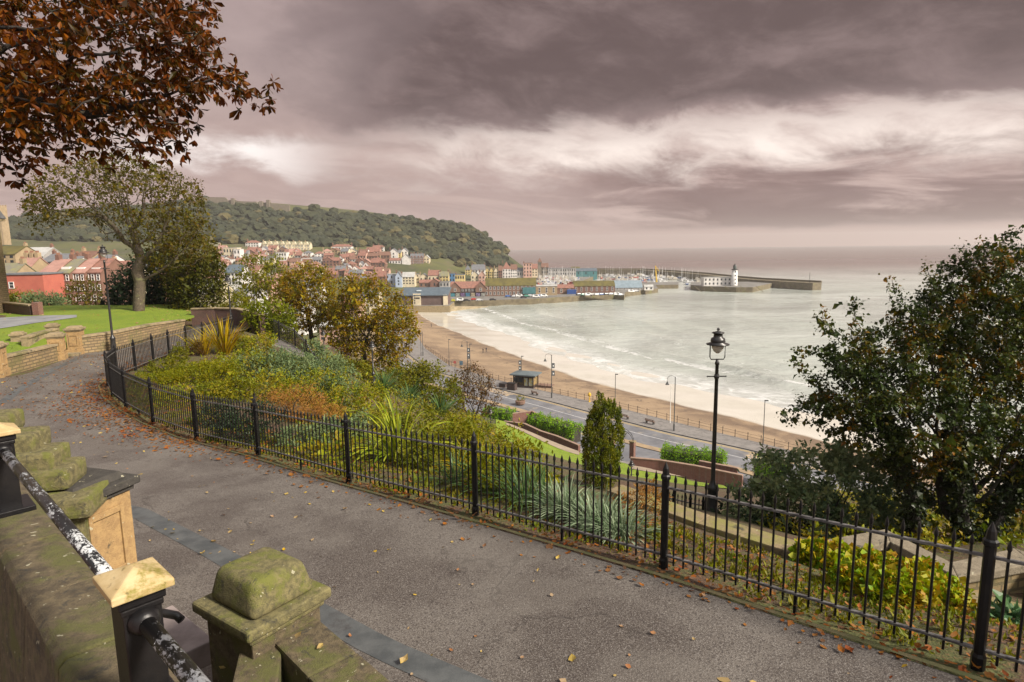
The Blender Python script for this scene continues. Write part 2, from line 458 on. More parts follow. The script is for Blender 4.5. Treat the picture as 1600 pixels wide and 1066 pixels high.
# town and headland
for x in (-150, -110, -70, -30): cp(x, 520, 5.5)
for px, py, d in [(330, 440, 470), (400, 430, 520), (480, 425, 520), (560, 428, 520), (640, 432, 560), (720, 434, 590), (600, 418, 575), (680, 416, 590), (520, 408, 570), (420, 398, 580), (480, 393, 600), (560, 392, 610), (650, 400, 610),
                  (340, 398, 560), (250, 400, 540), (150, 392, 560), (50, 390, 560), (700, 405, 640), (760, 412, 670), (800, 420, 680)]: cpx(px, py, d)
RIDGE = [(-150, 352, 780), (0, 346, 770), (150, 330, 770), (230, 322, 765), (310, 316, 760), (380, 321, 760), (450, 329, 760), (530, 334, 760), (600, 340, 760), (660, 344, 758), (700, 350, 752), (745, 366, 742), (780, 390, 732), (812, 413, 722)]
for px, py, d in RIDGE:
    cpx(px, py, d); q = atd(px, py, d)
    if px < 720: cp(q[0] * 1.25, q[1] + 190, q[2] - 2); cp(q[0] * 1.35 - 10, q[1] + 330, -10)
for px, py, d in [(120, 366, 660), (320, 360, 665), (450, 366, 670), (560, 372, 680), (660, 382, 690), (730, 396, 700), (780, 405, 705)]: cpx(px, py, d)
for x, y in [(20, 715), (40, 690), (60, 660), (30, 800), (0, 900), (60, 420), (0, 400), (-15, 330), (40, 260), (80, 200), (110, 140), (120, 80), (250, 300), (300, 600), (200, 900), (500, 200), (500, 700), (100, 600), (130, 500), (0, 460), (40, 520), (700, 0), (0, 1150), (300, -100), (150, 20)]: cp(x, y, -5)
CT = np.array(ctl)
# thin out near-duplicates, then fit a linear radial basis
keep = []
for i in range(len(CT)):
    if all(np.hypot(*(CT[i, :2] - CT[j, :2])) > .5 for j in keep): keep.append(i)
CT = CT[keep]
def rbf_fit(P):
    D = np.linalg.norm(P[:, None, :2] - P[None, :, :2], axis=2); n = len(P)
    A = np.zeros((n + 1, n + 1)); A[:n, :n] = -D; A[:n, n] = 1; A[n, :n] = 1
    A[np.arange(n), np.arange(n)] -= .05
    return np.linalg.solve(A, np.r_[P[:, 2], 0])
WT = rbf_fit(CT)
def poly_dist(pts, line):
    """distance to a polyline and signed side (left positive), vectorised"""
    L = np.array([p[:2] for p in line]); best = np.full(len(pts), 1e9); side = np.zeros(len(pts))
    for a, b in zip(L[:-1], L[1:]):
        ab = b - a; tt = np.clip(((pts - a) @ ab) / (ab @ ab), 0, 1); q = a + tt[:, None] * ab
        dd = np.hypot(*(pts - q).T); cr = ab[0] * (pts[:, 1] - a[1]) - ab[1] * (pts[:, 0] - a[0])
        w_ = dd < best; best[w_] = dd[w_]; side[w_] = np.sign(cr[w_])
    return best, side
def in_poly(pts, poly):
    poly = np.asarray(poly); x, y = pts[:, 0], pts[:, 1]; ins = np.zeros(len(pts), bool); n = len(poly)
    for i in range(n):
        a, b = poly[i], poly[(i + 1) % n]
        c_ = ((a[1] > y) != (b[1] > y)) & (x < (b[0] - a[0]) * (y - a[1]) / (b[1] - a[1] + 1e-12) + a[0]); ins ^= c_
    return ins
PATHPOLY = np.r_[pa, pb[::-1]]
LAWNPOLY = None
def terrain_raw(x, y):
    x, y = np.atleast_1d(x).astype(float), np.atleast_1d(y).astype(float); o = np.empty(len(x))
    for i in range(0, len(x), 20000):
        P = np.c_[x[i:i + 20000], y[i:i + 20000]]
        o[i:i + 20000] = -np.linalg.norm(P[:, None, :] - CT[None, :, :2], axis=2) @ WT[:-1] + WT[-1]
    return o
def terrain(x, y):
    x, y = np.atleast_1d(x).astype(float), np.atleast_1d(y).astype(float)
    z = terrain_raw(x, y); P = np.c_[x, y]
    near = np.hypot(x, y) < 60
    if near.any():
        Pn = P[near]; ins = in_poly(Pn, PATHPOLY); d_, _ = poly_dist(Pn, np.r_[PATHPOLY, PATHPOLY[:1]])
        zz_ = z[near]; lim = zp(Pn[:, 0], Pn[:, 1]) - .03
        w_ = ins | (d_ < .9); zz_[w_] = np.minimum(zz_[w_], lim[w_] - np.where(ins[w_], np.minimum(d_[w_], .5) * .5, 0)); z[near] = zz_
    ins = in_poly(P, ROADPOLY); z[ins] = np.minimum(z[ins], 4.3)
    ins = in_poly(P, BEACHPOLY); z[ins] = np.minimum(z[ins], -3.2)
    return z
def tz(x, y): return float(terrain([x], [y])[0])

# ---- lawns
mt, t, p, out = new_mat('lawn_grass'); co = coords()
n1 = noise(co, .5, 6, .6); n2 = noise(co, 6.0, 7, .75); n3 = noise(co, 60.0, 3)
c = mixc(sstep(n1, .35, .65), (.15, .235, .006), (.205, .275, .010)); c = mixc(sstep(n2, .5, .75) * .6, c, (.065, .12, .012)); c = mixc(sstep(n3, .55, .7) * .5, c, (.26, .30, .05)); c = mixc(sstep(noise(co, 2.2, 6, .7), .55, .7) * .5, c, (.10, .15, .015))
link(c, p.inputs['Base Color']); p.inputs['Roughness'].default_value = .85; setbump(p, n2 + n3, 1.0, .06)
LAWN_M = mt

# ---- promenade, road, beach
PROM_PX = [(640, 520), (665, 545), (702, 571), (770, 592), (846, 610), (962, 636), (1057, 660), (1192, 693), (1330, 728)]
PROM = [atz(x, y, 5.0)[:2] for x, y in PROM_PX]
e = PROM[-1] - PROM[-2]; e /= np.linalg.norm(e); PROM += [PROM[-1] + e * 40, PROM[-1] + e * 110]
PROM[0] = np.array((-44., 262.)); PROM = [np.array((-58., 345.))] + PROM
KERB_PX = [(740, 597), (790, 610), (860, 627), (988, 661), (1052, 677), (1169, 702), (1300, 735)]
KERB = [atz(x, y, 5.0)[:2] for x, y in KERB_PX]
e = KERB[-1] - KERB[-2]; e /= np.linalg.norm(e); KERB += [KERB[-1] + e * 40, KERB[-1] + e * 110]
KERB = [PROM[0] - np.array((7., 0)), PROM[1] - np.array((6.5, 0)), PROM[2] + np.array((-6., -3)), PROM[3] + np.array((-5.5, -4))] + KERB
prom = resample(PROM, 160); kerb = resample(KERB, 160)
flat5 = lambda x, y: np.full(len(x), 5.0)
PAVE_M = mat('promenade_paving', (.17, .16, .15), (.23, .215, .20), .8, .6, .3, 8, c3=(.12, .11, .105))
ribbon('promenade', kerb, prom, flat5, PAVE_M, 3)
near_ = np.array(offset(kerb, -7.2)) if ((np.array(offset(kerb, -1.0)) - prom)[80] ** 2).sum() > ((kerb - prom)[80] ** 2).sum() else np.array(offset(kerb, 7.2))
sgn = -1 if ((np.array(offset(kerb, -1.0)) - prom)[80] ** 2).sum() > ((kerb - prom)[80] ** 2).sum() else 1
off = lambda d: np.array(offset(kerb, sgn * d))
ROAD_M = mat('wet_asphalt', (.13, .136, .148), (.20, .206, .22), .25, .32, .2, 10, c3=(.26, .24, .21), c3s=.35)
ribbon('road', kerb, off(18), flat5, ROAD_M, 4, dz=-.12)
LINE_Y = mat('yellow_line_paint', (.50, .36, .13), (.38, .28, .13), 2.0, .6)
LINE_W = mat('white_line_paint', (.6, .6, .58), (.45, .45, .44), 2.0, .6)
for a_, b_, m_, n_ in ((.35, .55, LINE_Y, 'yellow_edge_line'), (.75, .95, LINE_Y, 'yellow_edge_line'), (8.0, 8.2, LINE_Y, 'yellow_edge_line'), (3.9, 4.05, LINE_W, 'white_centre_line')):
    ribbon(n_, off(a_), off(b_), flat5, m_, 1, dz=-.116)
MED_M = mat('road_median', (.33, .24, .14), (.24, .18, .12), .6, .8, .2)
ribbon('road_median', off(8.3), off(9.7), flat5, MED_M, 1, dz=-.02)
TAN_M = mat('worn_markings', (.42, .32, .20), (.17, .17, .175), 1.6, .6, lo=.45, hi=.55)
for s0, s1, a_, b_ in ((86, 91, .4, 3.0), (101, 104, 9.9, 11.5), (111, 114, 1.0, 3.4)):
    ribbon('worn_road_marking', off(a_)[s0:s1], off(b_)[s0:s1], flat5, TAN_M, 1, dz=-.112)
FOOT_M = mat('footway', (.21, .195, .18), (.27, .25, .225), .5, .8, .2)
ribbon('garden_footway', off(17.0), off(23.0), flat5, FOOT_M, 1)
# sea wall under the promenade edge
wm = MB(); WALL_M = mat('seawall_stone', (.22, .17, .12), (.14, .11, .08), .6, .9, .4, 4)
for a, b in zip(prom[:-1], prom[1:]): wm.add([(a[0], a[1], 5.0), (b[0], b[1], 5.0), (b[0], b[1], 1.5), (a[0], a[1], 1.5)], [(0, 1, 2, 3)])
o = wm.build('sea_wall', WALL_M); tag(o, 'low stone sea wall holding up the promenade above the sand', 'sea wall')

SHORE_PX = [(648, 486), (668, 500), (690, 510), (720, 521), (780, 547), (850, 571), (900, 590), (1000, 616), (1100, 641), (1200, 666), (1290, 690)]
SHORE = [atz(x, y, .5)[:2] for x, y in SHORE_PX]
e = SHORE[-1] - SHORE[-2]; e /= np.linalg.norm(e); SHORE += [SHORE[-1] + e * 40, SHORE[-1] + e * 140]
SHORE = [SHORE[0] + np.array((-18., 25.))] + SHORE
shore = resample(SHORE, 200); promb = resample(PROM[0:1] + PROM[1:], 200)
def shore_sd(P):
    d_, s_ = poly_dist(P, shore); return d_ * s_
ctr = np.array([[200., 200.]]); SG = np.sign(shore_sd(ctr)[0])
# sample beach as rows from wall to well under water
outs = np.array(offset(shore, SG * 90.0)); outs = resample(outs, 200)
rows = []; fr = np.r_[np.linspace(0, 1, 26), 1 + np.linspace(.03, 1, 30)]
for q in fr:
    P = promb + (shore - promb) * q if q <= 1 else shore + (outs - shore) * (q - 1)
    zb = 3.4 + (.5 - 3.4) * q ** .8 if q <= 1 else .5 - (q - 1) * 90 * .03
    rows.append(np.c_[P, np.full(len(P), zb)])
v = np.concatenate(rows); n = 200
v[:, 2] += (np.sin(v[:, 0] * .5 + v[:, 1] * .23) + np.sin(v[:, 1] * .41)) * .05
i, k = np.meshgrid(np.arange(n - 1), np.arange(len(fr) - 1), indexing='ij'); i, k = i.ravel(), k.ravel()
f = np.c_[k * n + i, k * n + i + 1, (k + 1) * n + i + 1, (k + 1) * n + i]
if np.cross(v[f[0, 1]] - v[f[0, 0]], v[f[0, 2]] - v[f[0, 0]])[2] < 0: f = f[:, ::-1]
def set_attr(o, name, val):
    a = o.data.attributes.new(name, 'FLOAT', 'POINT'); a.data.foreach_set('value', np.asarray(val, np.float32))
def attr(name):
    n_ = X.nt.nodes.new('ShaderNodeAttribute'); n_.attribute_name = name; return X(n_.outputs['Fac'])
mt, t, p, out = new_mat('beach_sand'); co = coords(); sd_ = attr('shore_distance')
n1 = noise(co, .12, 7, .65, .5); n2 = noise(co, 1.2, 6, .7); sxx, syy, szz = sepx(co)
sd_w = sd_ + (noise(co, .08, 5) - .5) * 5.0
dry = mixc(sstep(n1, .40, .60), (.265, .188, .115), (.145, .099, .063)); dry = mixc(sstep(n2, .5, .72) * .5, dry, (.17, .10, .055))
dry = mixc(sstep(sd_w, -26.0, -15.0) * (1 - sstep(sd_w, -12.0, -4.0)) * .45, dry, (.32, .23, .14))
dry = mixc(sstep(noise(co, .45, 8, .75, .8), .585, .62) * sstep(sd_w, -16.0, -10.0) * (1 - sstep(sd_w, -6.0, -2.0)), dry, (.035, .027, .02))
dry = mixc(sstep(noise(co, .9, 7, .75, .5), .5, .62) * (1 - sstep(sd_w, -24.0, -14.0)) * .7, dry, (.095, .062, .042))
wet_sheen = mixc(sstep(n1, .3, .7), (.52, .49, .42), (.58, .55, .475))  # wet sand made pale: the bright sky's reflection is painted into its colour
wf = sstep(sd_w, -1.2, .8)
link(mixc(wf, dry, wet_sheen), p.inputs['Base Color']); link(.95 - wf * .80, p.inputs['Roughness'])
setbump(p, n2 * (1.0 - wf), .5, .15)
o = mesh_np('beach', v, f, mt, smooth=True); tag(o, kind='structure'); set_attr(o, 'shore_distance', shore_sd(v[:, :2]) * SG)
def zbeach(x, y):
    P = np.array([[x, y]]); sd = float((shore_sd(P) * SG)[0]); pd = float(poly_dist(P, promb)[0][0])
    if sd > 0: return .5 - sd * .03
    q = pd / (pd - sd + 1e-6); return 3.4 + (.5 - 3.4) * q ** .8

# ---- the ground itself
BEACHPOLY = np.r_[promb, outs[::-1]]; ROADPOLY = np.r_[prom, off(23.5)[::-1]]
th = np.linspace(R(-82), R(82), 420); rr = np.r_[np.geomspace(1.0, 60, 190), np.geomspace(61, 1150, 210)]
RR, TH = np.meshgrid(rr, th, indexing='ij'); gx, gy = (RR * np.sin(TH)).ravel(), (RR * np.cos(TH)).ravel()
gz = terrain(gx, gy); nr, nh = len(rr), len(th)
gz += (np.sin(gx * 1.7 + gy) + np.sin(gy * 2.3 - gx * .6)) * .012
i, k = np.meshgrid(np.arange(nr - 1), np.arange(nh - 1), indexing='ij'); i, k = i.ravel(), k.ravel()
f = np.c_[i * nh + k, i * nh + k + 1, (i + 1) * nh + k + 1, (i + 1) * nh + k][:, ::-1]
mt, t, p, out = new_mat('ground_earth'); co = coords(); sx, sy, sz = sepx(co)
n1 = noise(co, .35, 7, .65); n2 = noise(co, 3.5, 7, .7); n3 = noise(co, 22.0, 4, .6); n4 = noise(co, .02, 6, .6)
near_c = mixc(sstep(n2 + (n1 - .5) * .8, .42, .60), (.070, .040, .022), (.065, .072, .018))
near_c = mixc(sstep(n3, .52, .68) * .55, near_c, (.21, .105, .05))
near_c = mixc(sstep(noise(co, 9.0, 5), .60, .70) * .6, near_c, (.16, .15, .03))
far_c = mixc(sstep(n4, .35, .6), (.042, .050, .018), (.085, .088, .024))
far_c = mixc(sstep(noise(co, .09, 5), .5, .66) * .5, far_c, (.11, .085, .055))
col = mixc(sstep(sy, 60.0, 110.0), near_c, far_c)
link(col, p.inputs['Base Color']); p.inputs['Roughness'].default_value = .95
setbump(p, n3 + n2, .8, .05)
tag(mesh_np('ground', np.c_[gx, gy, gz], f, mt, smooth=True), kind='structure')

# ---- sea
th = np.linspace(R(-24), R(84), 520); rr = np.r_[np.geomspace(55, 330, 330), np.geomspace(333, 6000, 150)]
RR, TH = np.meshgrid(rr, th, indexing='ij'); gx, gy = (RR * np.sin(TH)).ravel(), (RR * np.cos(TH)).ravel()
sdv = shore_sd(np.c_[gx, gy]) * SG
along = (gx * .64 - gy * .77)
def hump(x, c_, w_): return np.exp(-((x - c_) / w_) ** 2)
wob = 3.0 * np.sin(along * .043 + 1.0) + 1.5 * np.sin(along * .11)
env = np.clip((along + 160) / 60, 0, 1)
gz = .8 * hump(sdv, 44 + wob, 2.8) * env * (.6 + .4 * np.sin(along * .05)) + .5 * hump(sdv, 62 + 1.4 * wob, 3.6) + .4 * hump(sdv, 84 - wob, 4.5) + .3 * hump(sdv, 118 + wob, 6) + .10 * np.sin(sdv * .45 + wob * .6) * np.clip(sdv / 20, 0, 1) * np.exp(-sdv / 260)
gz += np.clip(.0 - sdv, 0, 8) * 0 - np.where(sdv < 4, (4 - sdv) * .04, 0)
nr, nh = len(rr), len(th)
i, k = np.meshgrid(np.arange(nr - 1), np.arange(nh - 1), indexing='ij'); i, k = i.ravel(), k.ravel()
f = np.c_[i * nh + k, i * nh + k + 1, (i + 1) * nh + k + 1, (i + 1) * nh + k][:, ::-1]
mt, t, p, out = new_mat('sea_water'); co = coords(); sd_ = attr('shore_distance'); sx, sy, sz = sepx(co)
al = sx * .64 - sy * .77
u0 = vec(al * .05, sd_ * .16, 0.0)
wn = noise(vec(sx * .10, sy * .22, 0.0), 1.0, 8, .62, .3); wn2 = noise(vec(sx * .5, sy * 1.0, 2.0), 1.0, 5, .6); swn = noise(vec(sx * .006, sy * .02, 4.0), 1.0, 6, .6)
fo = noise(vec(al * .12, sd_ * .22, 0.0), 1.0, 9, .72, 1.2); fo2 = noise(vec(al * .02, sd_ * .07, 9.0), 1.0, 5, .6)
sdw = sd_ + (fo2 - .5) * 16.0
lace = sstep(fo, .44, .60)
foam = (bump1(sdw, 8.0, 14.0, 22.0, 34.0) * (lace * .5 + .3)).clamp()
foam = X.m('MAXIMUM', foam, bump1(sdw, 36.0, 38.0, 39.0, 44.0) * sstep(fo, .46, .58) * .9)
foam = X.m('MAXIMUM', foam, bump1(sdw, -1.0, 1.0, 2.0, 4.5) * .4)
foam = X.m('MAXIMUM', foam, bump1(sd_ + (fo2 - .5) * 30.0, 40.0, 52.0, 58.0, 75.0) * sstep(fo, .57, .66) * .5)
wc = None
shal = 1.0 - sstep(sdw, 2.0, 32.0)
wc = mixc(sstep(swn, .35, .65), (.38, .415, .37), (.47, .50, .46))
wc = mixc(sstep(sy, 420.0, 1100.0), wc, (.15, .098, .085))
wc = mixc(shal * .8, wc, (.52, .50, .44))
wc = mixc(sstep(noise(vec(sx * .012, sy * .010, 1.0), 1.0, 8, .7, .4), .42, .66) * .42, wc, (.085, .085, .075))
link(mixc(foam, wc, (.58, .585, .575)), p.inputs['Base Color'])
link((.16 + foam * .6 + sstep(sy, 300.0, 1500.0) * .12).clamp(), p.inputs['Roughness'])
p.inputs['IOR'].default_value = 1.33
damp = 1.0 - shal * .75
swl = noise(vec(sx * .035, sy * .055, 7.0), 1.0, 6, .6)
setbump(p, (wn * 1.8 + wn2 * .5 + swl * 3.0) * damp + foam * .25, .75, .6)
o = mesh_np('sea', np.c_[gx, gy, gz], f, mt, smooth=True); tag(o, kind='structure'); set_attr(o, 'shore_distance', sdv)

# ---- woodland on the headland: one mass of lumpy crowns
def ico(sub):
    bm = bmesh.new(); bmesh.ops.create_icosphere(bm, subdivisions=sub, radius=1.0)
    v_ = np.array([q.co[:] for q in bm.verts]); f_ = np.array([[q.index for q in fc.verts] for fc in bm.faces]); bm.free(); return v_, f_
IV, IF = ico(2)
IV3, IF3 = ico(3)
def lumps(name, pts, rad, m_, hz=.9, amp=.24, seed=1, hi=False):
    r_ = np.random.default_rng(seed); vs, fs = [], []; bv, bf = (IV3, IF3) if hi else (IV, IF)
    for i_, (q, s_) in enumerate(zip(pts, rad)):
        ph = r_.uniform(0, 6.28, 9); fr_ = r_.uniform(1.8, 5.0, (3, 3))
        dsp = 1 + amp * (np.sin(bv @ fr_[0] * 1.4 + ph[0]) * .6 + np.sin(bv @ fr_[1] * 2.2 + ph[1]) * .5 + np.sin(bv @ fr_[2] * 3.4 + ph[2]) * .35) + r_.normal(0, .05, len(bv))
        vs.append(bv * dsp[:, None] * s_ * np.array((1.25, 1.25, hz)) + q); fs.append(bf + i_ * len(bv))
    return mesh_np(name, np.concatenate(vs), np.concatenate(fs), m_, smooth=False)
WOOD_M = None
mt, t, p, out = new_mat('woodland_leaves'); co = coords(); g = t.nodes.new('ShaderNodeNewGeometry'); rp = X(g.outputs['Random Per Island'])
c = mixc(rp, (.016, .022, .009), (.034, .038, .013)); c = mixc(sstep(rp * 3.7 - X.m('FLOOR', rp * 3.7), .80, .95) * .8, c, (.105, .085, .028)); c = mixc(sstep(noise(co, .5, 5, .7), .45, .7) * .6, c, (.020, .026, .010))
link(c, p.inputs['Base Color']); p.inputs['Roughness'].default_value = .9; setbump(p, noise(co, 1.6, 4, .7), .5, .5)
WOOD_M = mt
NW = 15000; hx = rng.uniform(-620, 40, NW); hy = rng.uniform(610, 775, NW)
hz_ = terrain_raw(hx, hy); sl = terrain_raw(hx, hy + 6) - hz_
def to_px(x, y, z):
    z = z - CZ; fw = math.cos(PITCH) * y - math.sin(PITCH) * z; up = math.sin(PITCH) * y + math.cos(PITCH) * z
    a, b = x / fw, up / fw; c_, s_ = math.cos(ROLL), math.sin(ROLL)
    return PW / 2 + (a * c_ - b * s_) * FPX, PH / 2 - (a * s_ + b * c_) * FPX
ppx, ppy = to_px(hx, hy, hz_)
clear = ((np.abs(ppy - 376 - (ppx - 560) * .02) < 3.2) & (ppx > 505) & (ppx < 605)) | ((ppx > 640) & (ppx < 715) & (ppy > 404)) | ((ppx < 605) & (ppy > 386)) | (ppy > 416) | ((ppx > 770) & (ppy > 396) & (ppy - ppx * .8 < -228)) | (ppx < -60)
top = np.interp(ppx, [r_[0] for r_ in RIDGE], [r_[1] for r_ in RIDGE]); clear |= (ppy < top + np.where(ppx < 540, 4.5, 2.0)) & (rng.random(NW) < .9) & (ppx < 700)
ok = (~clear) & (hz_ > 4)
pts = np.c_[hx, hy, hz_][ok][:4600]; rad = np.clip(np.exp(rng.normal(.95, .42, len(pts))), 1.2, 6.0); pts[:, 2] += rad * .45
o = lumps('woodland', pts, rad, WOOD_M, seed=3); tag(o, 'dark autumn woodland covering the slope of the headland', 'woodland', kind='stuff')
# ================================================================== railings, stonework, lamps
BLACK = mat('black_paint', (.006, .006, .007), (.011, .010, .010), 9, .38, .25, 60, spec=.3, c3=(.03, .018, .012), c3s=14, c3lo=.66, c3hi=.74, bdist=.004)
BLACK2 = mat('black_iron', (.014, .014, .015), (.03, .028, .026), 12, .38)
PALE = (.50, .43, .33)
def stone(name, a, b, moss, mosslo=.46, rough=.9, bump=.9, sc=3.0, dark=(.035, .033, .026)):
    if name in MATS: return MATS[name]
    mt, t, p, out = new_mat(name); co = coords(); g = X.nt.nodes.new('ShaderNodeNewGeometry')
    n1 = noise(co, sc, 8, .68, .3); n2 = noise(co, sc * 4, 7, .7); n3 = noise(co, sc * 28, 4, .65); n4 = noise(co, sc * 1.7, 8, .75, .6)
    c = mixc(sstep(n2, .35, .65), a, b)
    c = mixc(sstep(n1, mosslo, mosslo + .16) * .9, c, moss)
    c = mixc(sstep(n4, .57, .66) * .85, c, dark)
    c = mixc(sstep(noise(co, sc * 5.5, 3, .5, .4), .685, .70) * .75, c, (.42, .40, .28))     # pale lichen discs
    c = mixc(sstep(n3, .5, .75) * .45, c, tuple(q * .45 for q in a))
    link(c, p.inputs['Base Color']); p.inputs['Roughness'].default_value = rough
    setbump(p, n2 * .6 + n3 * .5 + n1 * .5, bump, .02)
    return mt
COPE_M = stone('mossy_coping_stone', (.135, .105, .058), (.062, .047, .028), (.095, .098, .024), .47, sc=3.8)
MOSS_M = stone('green_mossed_stone', (.19, .165, .07), (.085, .075, .035), (.125, .135, .022), .47, sc=4.4)
PIER_M = stone('gold_sandstone', (.36, .235, .10), (.27, .17, .075), (.20, .17, .07), .60, sc=2.2)
DARKC_M = stone('sooty_stone', (.055, .05, .042), (.035, .032, .028), (.07, .075, .025), .56, sc=3.0)
WSTONE = stone('weathered_stone', (.30, .23, .13), (.20, .155, .09), (.115, .11, .04), .5, sc=1.2)
ASHLAR = brick_mat('coursed_stone', (.29, .205, .10), (.19, .135, .07), (.10, .075, .045), .36, .13, .022, moss=(.11, .10, .035), mosslo=.46)
BRICK = brick_mat('red_brick', (.21, .075, .05), (.165, .06, .042), (.20, .16, .13), .22, .075, .012)
BRICKD = brick_mat('dark_red_brick', (.12, .055, .04), (.09, .045, .035), (.10, .08, .065), .22, .075, .012, moss=(.07, .07, .03))

WORN_SHINE = mat('worn_shine_rail', (.20, .195, .19), (.07, .068, .066), 14, .38, metal=.25)  # worn grey, lightened to paint in the shine along the rail tops
def railing_run(name, pts, h_post, h_pick, sp, label, cat='railing', rail_z=(.12, .93), post_r=.043, pick_r=.0118, group=None, foot=True, posts=None, m_=None):
    """one railing: each post a part, each bay of bars a part"""
    m_ = m_ or BLACK
    base = np.array(pts[0], float); t_ = empty(name, base, 0, label, cat, group)
    for i, q in enumerate(pts):
        if posts is not None and not posts(i): continue
        q = np.array(q) - base; b = MB(); r_ = post_r
        b.lathe([(r_ * 1.25, -.12), (r_ * 1.25, .06), (r_, .09), (r_, h_post - .20), (r_ * 1.3, h_post - .19), (r_ * 1.3, h_post - .155), (r_ * .95, h_post - .14), (r_ * .75, h_post - .07), (.004, h_post)], 8, tuple(q))
        b.build('post', m_, t_)
    for i, (a, c_) in enumerate(zip(pts[:-1], pts[1:])):
        a, c_ = np.array(a) - base, np.array(c_) - base; L = np.linalg.norm((c_ - a)[:2]); n_ = max(2, int(round(L / sp))); b = MB()
        u_ = (c_ - a) / n_; ang = math.atan2((c_ - a)[1], (c_ - a)[0])
        for rz_ in rail_z:
            A_, C_ = a + (0, 0, rz_), c_ + (0, 0, rz_); d_ = (C_ - A_); nrm = np.array([-d_[1], d_[0], 0]); nrm /= np.linalg.norm(nrm)
            w_, hh = .019, .010
            P_ = []
            for E_ in (A_, C_): P_ += [E_ - nrm * w_ - (0, 0, hh), E_ + nrm * w_ - (0, 0, hh), E_ + nrm * w_ + (0, 0, hh), E_ - nrm * w_ + (0, 0, hh)]
            b.cur = 1
            b.add(P_, [(0, 1, 2, 3), (7, 6, 5, 4), (0, 4, 5, 1), (1, 5, 6, 2), (2, 6, 7, 3), (3, 7, 4, 0)])
        b.cur = 0
        for k in range(1, n_):
            q = a + u_ * k
            jz = (((k * 7 + i * 13) % 5) - 2) * .003
            b.tube([q + (0, 0, .02), q + (0, 0, h_pick - .10)], pick_r, 5, caps=False)
            b.tube([q + (0, 0, h_pick - .10), q + (0, 0, h_pick - .085), q + (0, 0, h_pick - .05), q + (0, 0, h_pick + jz)], [pick_r, pick_r * 1.7, pick_r * 1.35, .0015], 5, caps=False)
            if foot and k == n_ // 2: b.tube([q + (0, 0, -.1), q + (0, 0, .12)], .02, 5)
        b.build('bar_panel', [m_, WORN_SHINE], t_)
    return t_
lift = lambda L, d: [np.array(q) + (0, 0, d) for q in L]
railing_run('park_railing', FENCE, 1.22, 1.10, .122, 'long black spear-topped iron railing curving round the planted bed beside the asphalt path')
# the railing on the far side of the steps and the low one by the near lamp
STEP_PX = [(418, 520, 31.05), (437, 531, 30.9), (462, 545, 30.7), (480, 563, 30.35), (493, 585, 29.75), (520, 612, 29.1)]
STEPF = [atz(x, y, z) for x, y, z in STEP_PX]
railing_run('step_railing', STEPF, 1.15, 1.05, .13, 'black iron railing running down beside the stone steps behind the bed', group=None)
lowp = [atd(x, y, d) for x, y, d in ((1008, 793, 14.6), (1052, 801, 14.5), (1078, 807, 14.4), (1098, 811, 14.3))]
railing_run('low_railing', lowp, .62, .52, .10, 'short low black spiked fence beside the near lamp post', post_r=.035, rail_z=(.1, .34), foot=False)

# ---- lamps of the park
GLASS, tg, pg, og = new_mat('lamp_glass'); pg.inputs['Base Color'].default_value = (.78, .76, .70, 1); pg.inputs['Roughness'].default_value = .25
pg.inputs['Transmission Weight'].default_value = .15
WHITEP = mat('white_paint', (.78, .77, .74), (.66, .65, .62), 3, .5)
def park_lamp(loc, h, label, cross=True, white=False, rz=0.0):
    t_ = empty('park_lamp', loc, rz, label, 'street lamp', 'old park lamps')
    s_ = h / 4.2
    b = MB(); b.smooth = True
    b.lathe([(.15, -.15), (.15, .10), (.12, .14), (.105, .55), (.12, .58), (.12, .64), (.075, .70), (.05, .80), (.045, 2.2), (.038, h - .78), (.05, h - .77), (.05, h - .72), (.035, h - .70), (.035, h - .66)], 12)
    b.build('pole', BLACK2, t_)
    b = MB(); b.tube([(-.20, 0, h - 1.04), (.20, 0, h - 1.04)], .013, 6); b.lathe([(.05, -.05), (.065, 0), (.05, .05)], 8, (0, 0, h - 1.04))
    for sx_ in (-1, 1): b.lathe([(.001, -.022), (.022, 0), (.001, .022)], 6, (sx_ * .205, 0, h - 1.04))
    b.build('ladder_bar', BLACK2, t_)
    b = MB(); b.tube([(-.165, 0, h - .32), (-.165, 0, h - .60), (-.14, 0, h - .655), (.14, 0, h - .655), (.165, 0, h - .60), (.165, 0, h - .32)], .013, 6); b.build('lantern_frame', BLACK2, t_)
    b = MB(); b.smooth = True
    b.lathe([(.245, h - .33), (.25, h - .31), (.15, h - .28), (.16, h - .26), (.15, h - .19), (.10, h - .16), (.095, h - .09), (.13, h - .075), (.13, h - .055), (.05, h - .035), (.02, h - .02), (.035, h + .01), (.02, h + .04), (.002, h + .05)], 14)
    b.build('lantern_hood', BLACK2, t_)
    b = MB(); b.smooth = True; b.lathe([(.135, h - .335), (.13, h - .39), (.09, h - .47), (.03, h - .52), (.002, h - .525)], 14); b.build('lantern_globe', GLASS if not white else WHITEP, t_)
    return t_
L1 = atd(1112, 802, 13.6); park_lamp(L1, (lambda p: (atd(1119, 512, p[1])[2] - p[2]) - .05)(L1), 'tall black iron park lamp rising above the railing in front of the beach')
L2 = onpath(178, 549); park_lamp(L2, atd(158, 384, L2[1])[2] - L2[2], 'black park lamp on the path beside the low stone lawn wall')
L3 = atz(362, 512, 31.3); park_lamp(L3, atd(356, 430, L3[1])[2] - L3[2], 'black park lamp with white fittings where the railing meets the brick wall', white=True)
